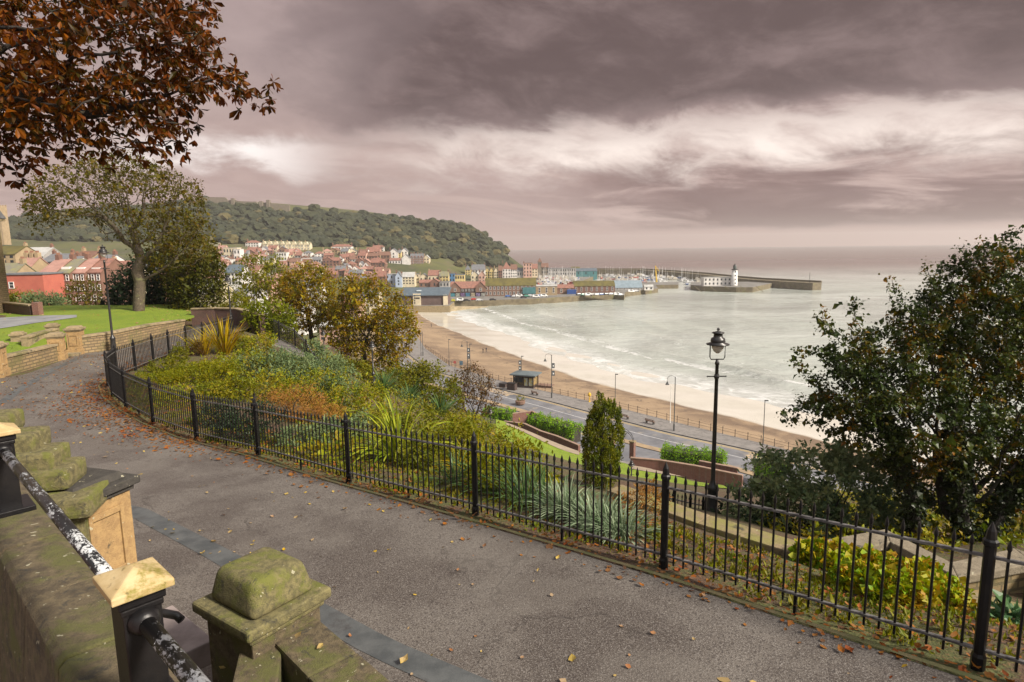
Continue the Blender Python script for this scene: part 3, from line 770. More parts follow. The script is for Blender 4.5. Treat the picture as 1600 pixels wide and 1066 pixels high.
# two white floodlight fittings on that lamp
for px, py, dpt, z, top, lab in ((508, 570, 50, 0, 516, 'distant thin park lamp among shrubs under the autumn trees'), (584, 600, 37, 0, 546, 'park lamp rising out of the green shrubs below the steps'), (767, 690, 50, 0, 638, 'park lamp with pale lanterns in front of the clipped hedge by the road'), (986, 775, 42, 0, 724, 'small dark lamp on the lower lawn just right of the golden conifer')):
    q = atd(px, py, dpt); park_lamp(q, max(2.6, atd(px, top, dpt)[2] - q[2]), lab, white=(px == 767))

# ---- stone wall and gate piers along the outer side of the path (left)
def wall_run(name, pts, h, th_, m_, label, cope=.10, cope_over=.05, cm=None, cat='wall', drop=.3, hs=None):
    base = np.array(pts[0]); t_ = empty(name, base, 0, label, cat); b = MB(); c_ = MB(); n_ = len(pts)
    P = np.array(pts); hs = hs or [h] * n_
    l_, r_ = np.array(offset(P, th_ / 2)), np.array(offset(P, -th_ / 2)); l2, r2 = np.array(offset(P, th_ / 2 + cope_over)), np.array(offset(P, -th_ / 2 - cope_over))
    for i in range(n_ - 1):
        quad = lambda L_, R_: [L_[i], R_[i], R_[i + 1], L_[i + 1]]
        z0 = [P[i, 2] - drop, P[i, 2] - drop, P[i + 1, 2] - drop, P[i + 1, 2] - drop]; z1 = [P[i, 2] + hs[i]] * 2 + [P[i + 1, 2] + hs[i + 1]] * 2
        sh = lambda q: [(p_[0] - base[0], p_[1] - base[1]) for p_ in q]
        zb_ = lambda z: [q - base[2] for q in z]
        b.prism(sh(quad(l_, r_)), zb_(z0), zb_(z1)); c_.prism(sh(quad(l2, r2)), [q + .002 for q in zb_(z1)], [q + cope for q in zb_(z1)])
    b.build('wall_face', m_, t_)
    if cope: c_.build('coping', cm or WSTONE, t_, bevel=.018)
    return t_
def pier(loc, w, h, rz, label, body, cap, panel=True, capstyle='flat', capw=1.25):
    t_ = empty('stone_pier', loc, rz, label, 'stone pier'); b = MB()
    b.box((0, 0, .09), (w * 1.14, w * 1.14, .30)); b.box((0, 0, .24 + (h - .24) / 2), (w, w, h - .24)); b.build('shaft', body, t_, bevel=.012)
    if panel:
        b = MB()
        for k in range(4):
            a = k * math.pi / 2; ca, sa = math.cos(a), math.sin(a); o_ = w / 2 + .012
            def pt(u_, z_): return (ca * o_ - sa * u_, sa * o_ + ca * u_, z_)
            for (u0, u1, z0, z1) in ((-w * .32, -w * .25, .4, h - .12), (w * .25, w * .32, .4, h - .12), (-w * .25, w * .25, h - .19, h - .12), (-w * .25, w * .25, .4, .46)):
                cx = ((u0 + u1) / 2); b.box((ca * o_ - sa * cx, sa * o_ + ca * cx, (z0 + z1) / 2), (.028, u1 - u0, z1 - z0), a)
        b.build('panel_moulding', body, t_, bevel=.006)
    b = MB(); W2 = w * capw
    b.box((0, 0, h + .03), (w * 1.10, w * 1.10, .06)); b.box((0, 0, h + .105), (W2, W2, .09))
    if capstyle == 'dome':
        bd = MB(); bd.box((0, 0, h + .15 + .13), (W2 * .82, W2 * .76, .27), taper=.80); do = bd.build('cap_dome', cap, t_, bevel=.075, segs=5)
        for pl in do.data.polygons: pl.use_smooth = True
    else: b.box((0, 0, h + .15 + .04), (W2 * .78, W2 * .78, .08), taper=.86)
    o_ = b.build('cap', cap, t_, bevel=.028 if capstyle == 'dome' else .015, segs=3)
    return t_
PL = [(12, 588), (96, 561), (127, 552)]
pA, pB, pC = onpath(6, 588), onpath(97, 562), onpath(128, 553)
def back(p, d): return np.array(p) + np.array([-d, d * .25, 0])
pier(back(pA, .35), .62, 1.05, R(20), 'square carved stone pier at the near end of the low path wall', PIER_M, WSTONE)
pier(back(pB, .2), .55, .95, R(25), 'stone pier on the left of the small lawn gateway', PIER_M, WSTONE)
pier(back(pC, .25), .55, 1.05, R(15), 'stone pier on the right of the small lawn gateway', PIER_M, WSTONE)
wall_run('path_wall', [back(pA, .3), back(onpath(60, 573), .25), back(pB, .2)], .62, .30, ASHLAR, 'low coursed stone wall with coping between two piers at the left path edge')
wl = [back(pC, .2)] + [onpath(x, y) for x, y in ((180, 546), (235, 533), (286, 521))]
wall_run('lawn_wall', wl, .72, .34, ASHLAR, 'long low stone retaining wall holding the bright green lawn above the path', hs=[.72, .78, .80, .70])
# old balustrade just inside the gateway
g0 = atz(100, 540, 31.6); bq = [atz(105, 533, 31.7), atz(75, 527, 31.9), atz(48, 524, 32.0)]
wall_run('balustrade_wall', [atz(40, 545, 31.7), atz(62, 537, 31.75), atz(88, 530, 31.8)], .45, .28, WSTONE, 'short weathered stone balustrade standing on the lawn behind the gateway')
pier(atz(30, 540, 31.75), .45, .42, R(20), 'small low stone pier at the left end of the lawn balustrade', WSTONE, WSTONE, panel=False)
pier(atz(84, 528, 31.8), .45, .50, R(20), 'small low stone pier at the right end of the lawn balustrade', WSTONE, WSTONE, panel=False)
o = MB(); o.box((0, 0, .05), (1.5, 1.0, .12), .3); o = o.build('gateway_step', WSTONE, None, bevel=.01); o.location = tuple(back(onpath(112, 556), .5)); tag(o, 'worn stone step in the small gateway onto the lawn', 'step')

# ---- lawn sheet on the left, banked up to the wall top
lw_in = resample([(-26, 20), back(pA, .7), back(pB, .7), back(pC, .8)] + [np.array(q[:2]) + np.array((-.25, .1)) for q in wl[1:]] + [(-19.3, 38.0), (-21.5, 42)], 60)
lw_out = resample([(-48, 18), (-46, 30), (-44, 40), (-41, 45.5), (-33, 46.5), (-26, 46), (-22.8, 44.5)], 60)
def lawn_z(x, y):
    P = np.c_[x, y]; d_, _ = poly_dist(P, lw_in); zz_ = zp(x, y) + .62 + .18 * np.sin(np.clip(d_ / 9, 0, 1) * 1.57) + .25 * np.exp(-(((x + 25) / 4) ** 2 + ((y - 41) / 4) ** 2))
    # drops to path level in the gateway
    g = np.exp(-(((x - pB[0] + .5) / 2.4) ** 2 + ((y - (pB[1] + pC[1]) / 2) / 1.6) ** 2)); g2 = 1 / (1 + np.exp((y - pB[1]) * 1.2))
    return zz_ - .55 * np.maximum(g, g2 * .8)
ribbon('lawn', lw_in, lw_out, lawn_z, LAWN_M, 30)
DRIVE_M = mat('drive_tarmac', (.17, .175, .18), (.24, .245, .25), .8, .7, .2)
dr = [atz(x, y, 32.15)[:2] for x, y in ((-60, 524), (0, 513), (60, 504), (120, 497))]; dr2 = [atz(x, y, 32.15)[:2] for x, y in ((-60, 499), (0, 496), (60, 494), (120, 494))]
ribbon('drive', resample(dr, 40), resample(dr2, 40), lambda x, y: lawn_z(x, y) + .02, DRIVE_M, 4)

# corner of the stone building at the frame's left edge, brick garden wall behind
cz = atz(6, 502, 32.1); t_ = empty('stone_house', cz + np.array([-5.6, 2.6, 0]), R(12), 'corner of a tall stone building with big quoins at the left edge', 'building')
hq = atd(3, 320, cz[1])[2] - cz[2]
b = MB(); b.box((0, 1.0, 5.6 / 2), (4.0, 4, 6.4)); b.build('wall', ASHLAR, t_)
b = MB()
for k in range(13): b.box((1.93, -.93, -.2 + k * .46), (.62 if k % 2 else .42, .42 if k % 2 else .62, .44))
b.build('quoin', PIER_M, t_, bevel=.02)
b = MB(); b.box((0, 1, 6.05), (4.5, 4.5, .16)); b.build('eaves', WSTONE, t_)
b = MB(); b.extr([(-1.3, 0), (3.3, 0), (1, 1.8)], -2.3, 2.3); o = b.build('roof', mat('slate', (.10, .105, .115), (.15, .15, .155), 2, .7), t_); o.location.z = 6.14
bw = [atz(-40, 482, 32.2), atz(20, 487, 32.2), atz(52, 491, 32.2)]
wall_run('brick_garden_wall', bw, .5, .3, BRICKD, 'low dark red brick garden wall beside the drive at the left edge', cm=WSTONE)
b = MB(); b.box((0, 0, .3), (.4, .4, .9)); o = b.build('brick_pier', BRICK, None, bevel=.01); o.location = tuple(bw[-1] + np.array([.35, -.05, 0])); tag(o, 'square red brick end pier of the garden wall by the drive', 'pier')

# ---- brick wall where the far path ends, and the flight of steps
bwl = [atz(302, 512, 31.2), atz(340, 511, 31.2), atz(372, 512, 31.2), atz(412, 524, 31.05)]
wall_run('end_brick_wall', bwl, 1.15, .3, BRICKD, 'dark red brick wall closing the far end of the path beyond the railing', cope=.08)
SM = mat('step_tarmac', (.15, .135, .12), (.20, .18, .16), 1.5, .8, .3)
sa_ = [atz(x, y, z)[:2] for x, y, z in ((378, 524, 31.1), (396, 537, 30.95), (418, 552, 30.75), (440, 572, 30.4))]; sb_ = [np.array(q[:2]) + np.array((.1, -.1)) for q in STEPF[:4]]
zst = lambda x, y: np.interp(y, [24, 30, 34, 38, 50], [30.0, 30.5, 30.8, 31.0, 31.2]) + .02
ribbon('steps_path', resample(sa_, 30), resample(sb_, 30), zst, SM, 4)
t_ = empty('stone_steps', atz(462, 568, 30.3), 0, 'flight of worn stone steps going down behind the planted bed', 'steps')
e_ = (STEPF[4] - STEPF[3])[:2]; e_ /= np.linalg.norm(e_); ang = math.atan2(e_[1], e_[0])
for k in range(6):
    b = MB(); b.box((e_[0] * k * .45, e_[1] * k * .45, -k * .15), (.5, 1.9, .16), ang); b.build('step', WSTONE, t_, bevel=.015)

# ---- coping walls right of the bed
cw = [np.array((q[0], q[1], q[2] - .32)) for q in COPING]
wall_run('bed_kerb_wall', cw, .22, .30, WSTONE, 'straight mossy stone coping along the outer edge of the bed behind the railing', cope=.11, cm=stone('yellow_mossed_stone', (.24, .18, .10), (.17, .13, .07), (.19, .18, .045), .46, sc=1.6), drop=1.2)
zw = [atz(x, y, 31.72) for x, y in ((1285, 858), (1387, 836), (1491, 890), (1600, 868), (1700, 905))]
wall_run('zigzag_wall', [q - np.array((0, 0, .12)) for q in zw], .0, .30, ASHLAR, 'zigzag stone parapet with broad grey coping under the dark tree on the right', cope=.12, cope_over=.07, cm=stone('grey_coping', (.22, .185, .13), (.15, .125, .085), (.16, .14, .07), .58, sc=2.0), drop=1.6)

# ---- foreground parapet with handrail (camera end)
zc = 34.62
D1 = atz(15, 700, 35.0)[:2] - atz(232, 947, 35.0)[:2]; D1 /= np.linalg.norm(D1); NP = np.array([-D1[1], D1[0]]);
if NP @ np.array([1, 1]) < 0: NP = -NP                        # towards the path
O1 = V2(atz(207, 893, 35.09)); 
def par(s_, u_, z_): q = O1 + D1 * s_ + NP * u_; return (q[0], q[1], z_)
t_ = empty('parapet_wall', (0, 0, 0), 0, 'mossy stone parapet with sloping coping in the bottom left corner', 'parapet')
prof = [(-.20, -1.0), (-.16, -.30), (-.125, -.025), (-.10, 0), (.10, 0), (.145, -.022), (.19, -.075), (.19, -.16), (.14, -.18), (.14, -2.6), (-.20, -2.6)]
s_list = [-.95, -.62, -.05, .52, 1.08, 1.70, 2.35, 3.1, 4.0]
for a, c_ in zip(s_list[:-1], s_list[1:]):
    b = MB(); n_ = len(prof); pts_ = []
    rj = random.Random(int(a * 100)); jz = rj.uniform(-.004, .004)
    for s_ in (a + .005, c_ - .005): pts_ += [par(s_, u_, zc + z_ + jz) for u_, z_ in prof]
    b.add(pts_, [tuple(range(n_)), tuple(range(2 * n_ - 1, n_ - 1, -1))] + [(i, n_ + i, n_ + (i + 1) % n_, (i + 1) % n_) for i in range(n_)])
    b.build('coping_stone', COPE_M, t_, bevel=.008)
RAIL_M, t, p, out = new_mat('flaking_black_paint'); co = coords(); fl = noise(vec(sepx(co)[0] * .55, sepx(co)[1], sepx(co)[2]), 75, 8, .75, .6); fl2 = noise(co, 7, 4)
mk = sstep(fl + (fl2 - .5) * .8, .545, .57)
link(mixc(mk, (.012, .012, .012), mixc(noise(co, 60, 4), (.34, .36, .37), (.55, .56, .56))), p.inputs['Base Color']); link(.3 + mk * .35, p.inputs['Roughness']); setbump(p, mk * -1.0 + noise(co, 120, 3) * .3, .5, .004)
CAPW, t, p, out = new_mat('cream_cap_paint'); co = coords(); n_ = noise(co, 9, 8, .7)
c = mixc(sstep(n_, .35, .6), (.50, .39, .21), (.40, .29, .135)); c = mixc(sstep(noise(co, 5, 8, .7), .52, .62), c, (.20, .17, .03)); c = mixc(sstep(noise(co, 40, 5), .62, .7) * .6, c, (.12, .085, .04))
link(c, p.inputs['Base Color']); p.inputs['Roughness'].default_value = .55; setbump(p, n_, .4, .006)
ra = math.atan2(D1[1], D1[0])
t_ = empty('handrail', par(0, 0, zc), ra, 'black tubular handrail with flaking paint on square posts with cream caps, bottom left', 'handrail')
s2 = np.linalg.norm(V2(atz(12, 663, 35.09)) - O1)
for s_ in (0.0, s2, 2 * s2):
    po = MB(); w_ = .125
    po.box((s_, 0, .20), (w_, .10, .40)); po.box((s_, 0, .015), (.24, .2, .03)); po.box((s_, 0, .412), (w_ + .022, .122, .03)); po.box((s_, 0, .385), (w_ + .01, .11, .02)); o_ = po.build('post', BLACK, t_, bevel=.005)
    cb = MB(); hw, hd = .094, .08
    cb.add([(s_ - hw, -hd, .43), (s_ + hw, -hd, .43), (s_ + hw, hd, .43), (s_ - hw, hd, .43), (s_ - hw, -hd, .452), (s_ + hw, -hd, .452), (s_ + hw, hd, .452), (s_ - hw, hd, .452), (s_ - .012, 0, .488), (s_ + .012, 0, .488)],
           [(3, 2, 1, 0), (0, 1, 5, 4), (1, 2, 6, 5), (2, 3, 7, 6), (3, 0, 4, 7), (4, 5, 9, 8), (5, 6, 9), (6, 7, 8, 9), (7, 4, 8)]); cb.build('post_cap', CAPW, t_, bevel=.004)
for s0, s1 in ((-2.2, -.0625), (.0625, s2 - .0625), (s2 + .0625, 2 * s2 - .0625), (2 * s2 + .06, 2 * s2 + 1)):
    b = MB(); b.smooth = True; b.tube([(s0, 0, .345), (s0 * .5 + s1 * .5, 0, .345), (s1, 0, .345)], .0235, 20); b.build('rail_tube', RAIL_M, t_)
for s_ in (0, s2):
    for e_ in (-1, 1):
        b = MB(); b.smooth = True; b.tube([(s_ + e_ * .060, 0, .345), (s_ + e_ * .068, 0, .345), (s_ + e_ * .085, 0, .345), (s_ + e_ * .10, 0, .345)], [.043, .043, .036, .026], 18); b.build('collar', BLACK, t_)

# ---- two gate piers at the foot of the stairs, stepped stair wall, planter walls
q1 = (atz(218, 748, 33.42) + atz(112, 792, 33.42)) / 2; e2_ = V2(atz(218, 748, 33.42)) - V2(atz(112, 792, 33.42)); e2_ /= np.linalg.norm(e2_); n2_ = np.array([e2_[1], -e2_[0]])
c1 = V2(q1) - n2_ * .40
zb = float(zp(*c1)); pier(np.array((c1[0], c1[1], zb)), .66, 33.32 - zb, math.atan2(n2_[1], n2_[0]), 'golden sandstone gate pier with carved panel and sooty cap beyond the handrail', PIER_M, DARKC_M)
c2 = np.mean([V2(atz(290, 925, 33.30)), V2(atz(388, 980, 33.30)), V2(atz(510, 915, 33.30))], axis=0) + np.array((.18, .14)) * .3
f1 = V2(atz(388, 980, 33.30)) - V2(atz(290, 925, 33.30)); zb2 = float(zp(*c2))
pier(np.array((c2[0], c2[1], zb2)), .60, 33.18 - zb2, math.atan2(f1[1], f1[0]), 'low gate pier with a bulging green mossed cap at the bottom of the picture', COPE_M, MOSS_M, panel=False, capstyle='dome', capw=1.24)
# wall from that pier along the path, towards the camera's right
zw2 = 33.09
A2 = c2 + np.array((.15, -.25)); dR = V2(atz(612, 1066, zw2)) - V2(atz(492, 962, zw2)); dR /= np.linalg.norm(dR); nR = np.array([-dR[1], dR[0]])
t_ = empty('planter_wall', (0, 0, 0), 0, 'low mossy stone planter wall running from the green capped pier out of the frame', 'wall')
mid2 = V2(atz(492, 962, zw2)) - nR * .19 - dR * .25
for k in range(5):
    b = MB(); a = mid2 + dR * (k * .9 - .0); c_ = mid2 + dR * (k * .9 + .894); hw = .19
    poly = [a - nR * hw, c_ - nR * hw, c_ + nR * hw, a + nR * hw]; b.prism(poly, 31.6, zw2 + (.004 if k % 2 else 0)); b.build('coping_stone', COPE_M, t_, bevel=.02)
# short wall from the pier back to the parapet, and soil in the planter
t_ = empty('planter_end_wall', (0, 0, 0), 0, 'short dark stone wall joining the green capped pier to the handrail parapet', 'wall')
E0 = c2; E1 = O1 + NP * .12 + D1 * .35; dE = (E1 - E0); LE = np.linalg.norm(dE); dE /= LE; nE = np.array([-dE[1], dE[0]])
b = MB(); b.prism([E0 - nE * .15, E1 - nE * .15, E1 + nE * .15, E0 + nE * .15][::1], 31.6, 33.06); b.build('wall_face', COPE_M, t_, bevel=.015)
SOIL = mat('dark_soil', (.022, .016, .011), (.045, .032, .022), 9, .95, 1.0, 25, c3=(.09, .055, .03), c3s=22, c3lo=.62, c3hi=.7, bdist=.05)
sg = [E0 + dE * .05, E1, E1 - D1 * 3.5, mid2 + dR * 4.4, mid2]
b = MB(); b.prism(sg if (np.cross(sg[1] - sg[0], sg[2] - sg[1]) > 0) else sg[::-1], 31.5, 32.82); o = b.build('planter_soil', SOIL); tag(o, kind='structure')
# stepped stair wall behind the handrail
t_ = empty('stepped_stair_wall', (0, 0, 0), 0, 'stepped green mossed stone stair wall climbing left from the golden pier', 'stair wall')
cc = np.array((c1[0], c1[1])); rd = random.Random(5)
steps_ = [((80, 768), 5.75, 33.52, .92, .62), ((62, 727), 5.9, 33.76, .70, .52), ((42, 702), 6.1, 33.93, .64, .48), ((2, 676), 6.3, 34.10, .75, .46), ((-44, 648), 6.5, 34.28, .8, .44)]
for (px, py), dpt, zt, lx, ly in steps_:
    q = atz(px, py, zt); b = MB(); b.box((q[0], q[1], zt - .11), (lx, ly, .22), R(14)); b.box((q[0] - .05, q[1] + .02, zt - .9), (lx * .8, ly * .75, 1.5), R(14)); b.build('stair_block', MOSS_M, t_, bevel=.05)
# landing slab and pipe end between the piers
b = MB(); q = atz(272, 968, 32.75); b.box((q[0], q[1], 32.55), (.30, .85, .22), R(50)); o = b.build('stair_nosing', mat('grey_slab', (.30, .25, .235), (.22, .18, .17), 5, .7), None, bevel=.015); tag(o, 'smooth grey stone slab of the stairs beside the handrail post', 'stone slab')
b = MB(); b.smooth = True; q = atz(276, 962, 32.9); b.tube([q + (-.25, .05, .02), q, q + (.05, -.02, -.03)], .035, 12); o = b.build('stair_handrail_end', BLACK2); tag(o, 'curled end of a dark pipe handrail just behind the capped post', 'handrail')
# ================================================================== trees and plants
def bark(name, a, b, moss=None):
    return stone(name, a, b, moss or (.10, .10, .035), .52, sc=2.2, dark=(.03, .025, .02))
BARK = bark('bark', (.13, .10, .07), (.08, .062, .045))
BARK_PALE = bark('pale_bark', (.115, .088, .058), (.065, .05, .034), (.15, .15, .06))
BARK_DARK = bark('dark_bark', (.035, .028, .022), (.02, .017, .014), (.028, .032, .014))

def ell_pts(env, n, r_, shell=0.0):
    """random points in a union of ellipsoids [(centre, radii)], biased towards the outside by shell"""
    vols = np.array([np.prod(e[1]) for e in env]); vols = vols ** .62; vols = vols / vols.sum(); out = []
    for (c_, rd_), k in zip(env, r_.multinomial(n, vols)):
        d = r_.normal(size=(k, 3)); d /= np.linalg.norm(d, axis=1)[:, None]
        rad = r_.random(k) ** (1 / 3.0); rad = shell + (1 - shell) * rad if shell else rad
        out.append(np.array(c_) + d * rad[:, None] * np.array(rd_))
    return np.concatenate(out)

def grow(base_pts, attr_, D, di, dk, r_, iters=160, up=.08):
    """space colonisation: base_pts trunk polyline -> nodes, parents"""
    nodes = [np.array(q, float) for q in base_pts]; par_ = list(range(-1, len(nodes) - 1)); A = attr_.copy()
    best = np.full(len(A), 1e9); bi = np.zeros(len(A), int)
    def upd(k0):
        for k in range(k0, len(nodes)):
            d = np.linalg.norm(A - nodes[k], axis=1); w_ = d < best; best[w_] = d[w_]; bi[w_] = k
    upd(0); seen = set()
    for it in range(iters):
        live = best > dk
        if not live.any(): break
        A, best, bi = A[live], best[live], bi[live]
        use = best < di
        if not use.any(): use = best <= best.min() + D
        k0 = len(nodes)
        for k in np.unique(bi[use]):
            w_ = use & (bi == k); v = A[w_] - nodes[k]; v = (v / np.linalg.norm(v, axis=1)[:, None]).sum(0)
            v /= np.linalg.norm(v) + 1e-9; v += r_.normal(0, .16, 3) + (0, 0, up); v /= np.linalg.norm(v)
            q = nodes[k] + v * D; key = (int(k), tuple(np.round(q / (D * .3)).astype(int)))
            if key in seen: continue
            seen.add(key); nodes.append(q); par_.append(int(k))
        if len(nodes) == k0: break
        upd(k0)
        if len(nodes) > 5200: break
    return np.array(nodes), np.array(par_)

def radii(par_, tip, power=2.2, rmax=None):
    n = len(par_); s_ = np.zeros(n); ch = np.zeros(n, int)
    for k in range(n):
        if par_[k] >= 0: ch[par_[k]] += 1
    for k in range(n - 1, -1, -1):
        if ch[k] == 0: s_[k] = tip ** power
        if par_[k] >= 0: s_[par_[k]] += s_[k] * 1.005
    r = s_ ** (1 / power)
    if rmax: r = np.where(r > 3 * tip, 3 * tip + (r - 3 * tip) * (rmax - 3 * tip) / max(r[0] - 3 * tip, 1e-6), r)
    return r, ch

def branch_mesh(name, nodes, par_, r, m_, parent, sides=6, rmin=0.0):
    n = len(nodes); dirs = np.zeros((n, 3))
    for k in range(n):
        p_ = par_[k]; dirs[k] = (nodes[k] - nodes[p_]) if p_ >= 0 else (nodes[1] - nodes[0])
    dirs /= np.linalg.norm(dirs, axis=1)[:, None] + 1e-9
    ref = np.where(np.abs(dirs[:, 2:3]) > .92, np.array([[1., 0, 0]]), np.array([[0, 0, 1.]]))
    a = np.cross(dirs, ref); a /= np.linalg.norm(a, axis=1)[:, None]; b = np.cross(dirs, a)
    an = np.arange(sides) * 2 * np.pi / sides
    ring = lambda c_, k, rr_: c_[:, None, :] + rr_[:, None, None] * (a[k][:, None, :] * np.cos(an)[None, :, None] + b[k][:, None, :] * np.sin(an)[None, :, None])
    ks = np.array([k for k in range(n) if par_[k] >= 0 and r[k] >= rmin]); ps = par_[ks]
    r0 = np.minimum(r[ps], r[ks] * 1.25)
    R0 = ring(nodes[ps], ks, r0); R1 = ring(nodes[ks] + dirs[ks] * (r[ks] * .25)[:, None], ks, r[ks])
    v = np.concatenate([R0, R1], axis=1).reshape(-1, 3); m0 = np.arange(len(ks)) * 2 * sides
    fs = []
    for q in range(sides):
        q2 = (q + 1) % sides; fs.append(np.c_[m0 + q, m0 + q2, m0 + sides + q2, m0 + sides + q])
    return mesh_np(name, v, np.concatenate(fs), m_, parent, smooth=True)

def leaves(name, P, size, m_, parent, r_, aspect=.55, droop=.35, outward=None, bend=True, szvar=.35, flat=0.0):
    """one small bent blade per point (two quads folded along the mid rib)"""
    n = len(P); d = r_.normal(size=(n, 3)); d[:, 2] -= droop
    if outward is not None: d += outward * 1.1
    d /= np.linalg.norm(d, axis=1)[:, None]
    q = r_.normal(size=(n, 3)) * (1 - .55 * flat) + np.array((0, 0, 1.6 * flat)); s_ = np.cross(d, q); s_ /= np.linalg.norm(s_, axis=1)[:, None]; nn = np.cross(s_, d)
    L = size * np.exp(r_.normal(0, szvar, n)); w_ = L * aspect * .5
    l, w = L[:, None], w_[:, None]
    root = P; mid = P + d * l * .5 + nn * l * .06; tip = P + d * l - nn * l * .08
    e1 = P + d * l * .48 + s_ * w + nn * l * .13; e2 = P + d * l * .48 - s_ * w + nn * l * .13
    v = np.stack([root, e1, tip, e2, mid], axis=1).reshape(-1, 3); k = np.arange(n) * 5
    f = np.concatenate([np.c_[k, k + 1, k + 4], np.c_[k + 1, k + 2, k + 4], np.c_[k + 2, k + 3, k + 4], np.c_[k + 3, k, k + 4]])
    return mesh_np(name, v, f, m_, parent)

def make_tree(name, base, label, env, lm, bm_, trunk, seed, n_attr=700, D=.4, di=3.0, dk=.6, tip=.012, rmax=None, shell=.3, lsize=.16, per=10, spread=.35, aspect=.6, sub=None, fill=0, group=None, up=.08, lr=None, cat='tree', iters=160, droop=.35, keep=1.0, env_leaf=None, flat=.7, sides=6, power=2.2):
    """env in metres relative to the base; trunk = polyline relative to the base"""
    r_ = np.random.default_rng(seed); t_ = empty(name, base, 0, label, cat, group)
    at_ = ell_pts(env, n_attr, r_, shell)
    nodes, par_ = grow(trunk, at_, D, di, dk, r_, iters, up)
    r, ch = radii(par_, tip, power, rmax=rmax)
    branch_mesh('trunk', nodes, par_, r, bm_, t_, sides)
    tips = np.where(r < (lr or tip * 2.2))[0]
    if keep < 1: 
        g = (np.sin(nodes[tips] @ np.array([1.9, 1.3, 1.1]) / max(lsize * 6, .8) + seed) + r_.normal(0, .6, len(tips))); tips = tips[g > np.quantile(g, 1 - keep)]
    P = np.repeat(nodes[tips], per, axis=0); P = P + r_.normal(0, spread, P.shape) * np.array([1, 1, .8])
    if fill: P = np.concatenate([P, ell_pts(env_leaf or env, fill, r_, .55)])
    leaves('crown', P, lsize, lm, t_, r_, aspect, droop, flat=flat, szvar=.45)
    return t_

# leaf palettes
def pal(*c): return list(zip(np.linspace(0.05, .95, len(c)), c))
LM_SYC = leaf_mat('sycamore_leaves', pal((.038, .032, .009), (.080, .064, .013), (.075, .078, .013), (.125, .092, .018), (.075, .04, .011)), .35)
LM_EVER = leaf_mat('evergreen_leaves', pal((.009, .017, .010), (.016, .028, .014), (.028, .042, .020), (.011, .019, .012)), .12, .5)
LM_OLIVE = leaf_mat('olive_leaves', pal((.055, .07, .013), (.11, .125, .018), (.17, .16, .024), (.085, .07, .016)), .35)
LM_DOL = leaf_mat('dark_olive_leaves', pal((.022, .028, .010), (.045, .052, .014), (.075, .072, .018), (.05, .036, .012)), .25)
LM_GOLD = leaf_mat('gold_green_leaves', pal((.08, .10, .016), (.15, .165, .024), (.22, .21, .03), (.16, .115, .025)), .45)
LM_AUT = leaf_mat('autumn_olive_leaves', pal((.085, .10, .013), (.17, .175, .02), (.27, .215, .022), (.21, .12, .018), (.11, .13, .015)), .45)
LM_LIME = leaf_mat('lime_leaves', pal((.075, .10, .012), (.125, .15, .014), (.18, .19, .022), (.09, .11, .012)), .4)
LM_CHEST = leaf_mat('chestnut_leaves', pal((.010, .010, .004), (.045, .020, .006), (.13, .042, .008), (.034, .030, .007), (.22, .085, .012), (.06, .018, .006)), .45, .45, .9)
LM_RIGHT = leaf_mat('dark_green_leaves', [(.05, (.012, .020, .010)), (.35, (.030, .044, .016)), (.58, (.050, .064, .020)), (.74, (.085, .072, .018)), (.92, (.19, .095, .018))], .25, .38, 1.6)
LM_OLEA = leaf_mat('grey_green_leaves', pal((.05, .08, .045), (.095, .135, .075), (.17, .21, .12), (.23, .25, .14), (.07, .10, .045)), .25, .45)
LM_RUST = leaf_mat('rust_leaves', pal((.05, .028, .014), (.10, .05, .022), (.075, .055, .02), (.13, .07, .03)), .3)
LM_RED = leaf_mat('red_twiggy_leaves', pal((.14, .04, .025), (.20, .07, .04), (.12, .07, .03)), .35)
LM_CON = leaf_mat('golden_conifer_leaves', pal((.028, .042, .008), (.065, .085, .012), (.14, .15, .018), (.25, .23, .035)), .2, .6, 2.2)
LM_BROWN = leaf_mat('dry_brown_leaves', pal((.20, .10, .045), (.30, .165, .075), (.24, .14, .05), (.36, .22, .10)), .3)
LM_MIX = leaf_mat('mixed_bed_leaves', pal((.065, .095, .025), (.13, .16, .04), (.22, .225, .05), (.24, .18, .05), (.09, .12, .05)), .3)
LM_BLUE = leaf_mat('blue_green_leaves', pal((.055, .085, .045), (.11, .15, .08), (.18, .215, .115), (.09, .12, .05)), .25)
LM_GERA = leaf_mat('geranium_leaves', pal((.09, .17, .02), (.16, .25, .03), (.27, .27, .04), (.30, .17, .05), (.12, .19, .03)), .3)
LM_HEDGE = leaf_mat('hedge_leaves', pal((.09, .19, .014), (.17, .30, .02), (.25, .37, .03), (.07, .13, .012)), .35)

def pixenv(base, d, ells):
    """ellipses in picture pixels (cx, cy, rx, ry[, depth offset, depth radius]) -> ellipsoids in metres round the base"""
    out_ = []
    for e in ells:
        cx, cy, rx, ry = e[:4]; do = e[4] if len(e) > 4 else 0
        c_ = atd(cx, cy, d + do) - np.array(base); k = (d + do) / 955.0
        out_.append((c_, (rx * k, (e[5] if len(e) > 5 else min(rx, ry) * k * .9), ry * k)))
    return out_
def ground_at(px, py, d):
    q = atd(px, py, d); return np.array([q[0], q[1], tz(q[0], q[1])])
def tk(base, d, pxs):
    return [atd(x, y, d) - np.array(base) for x, y in pxs]

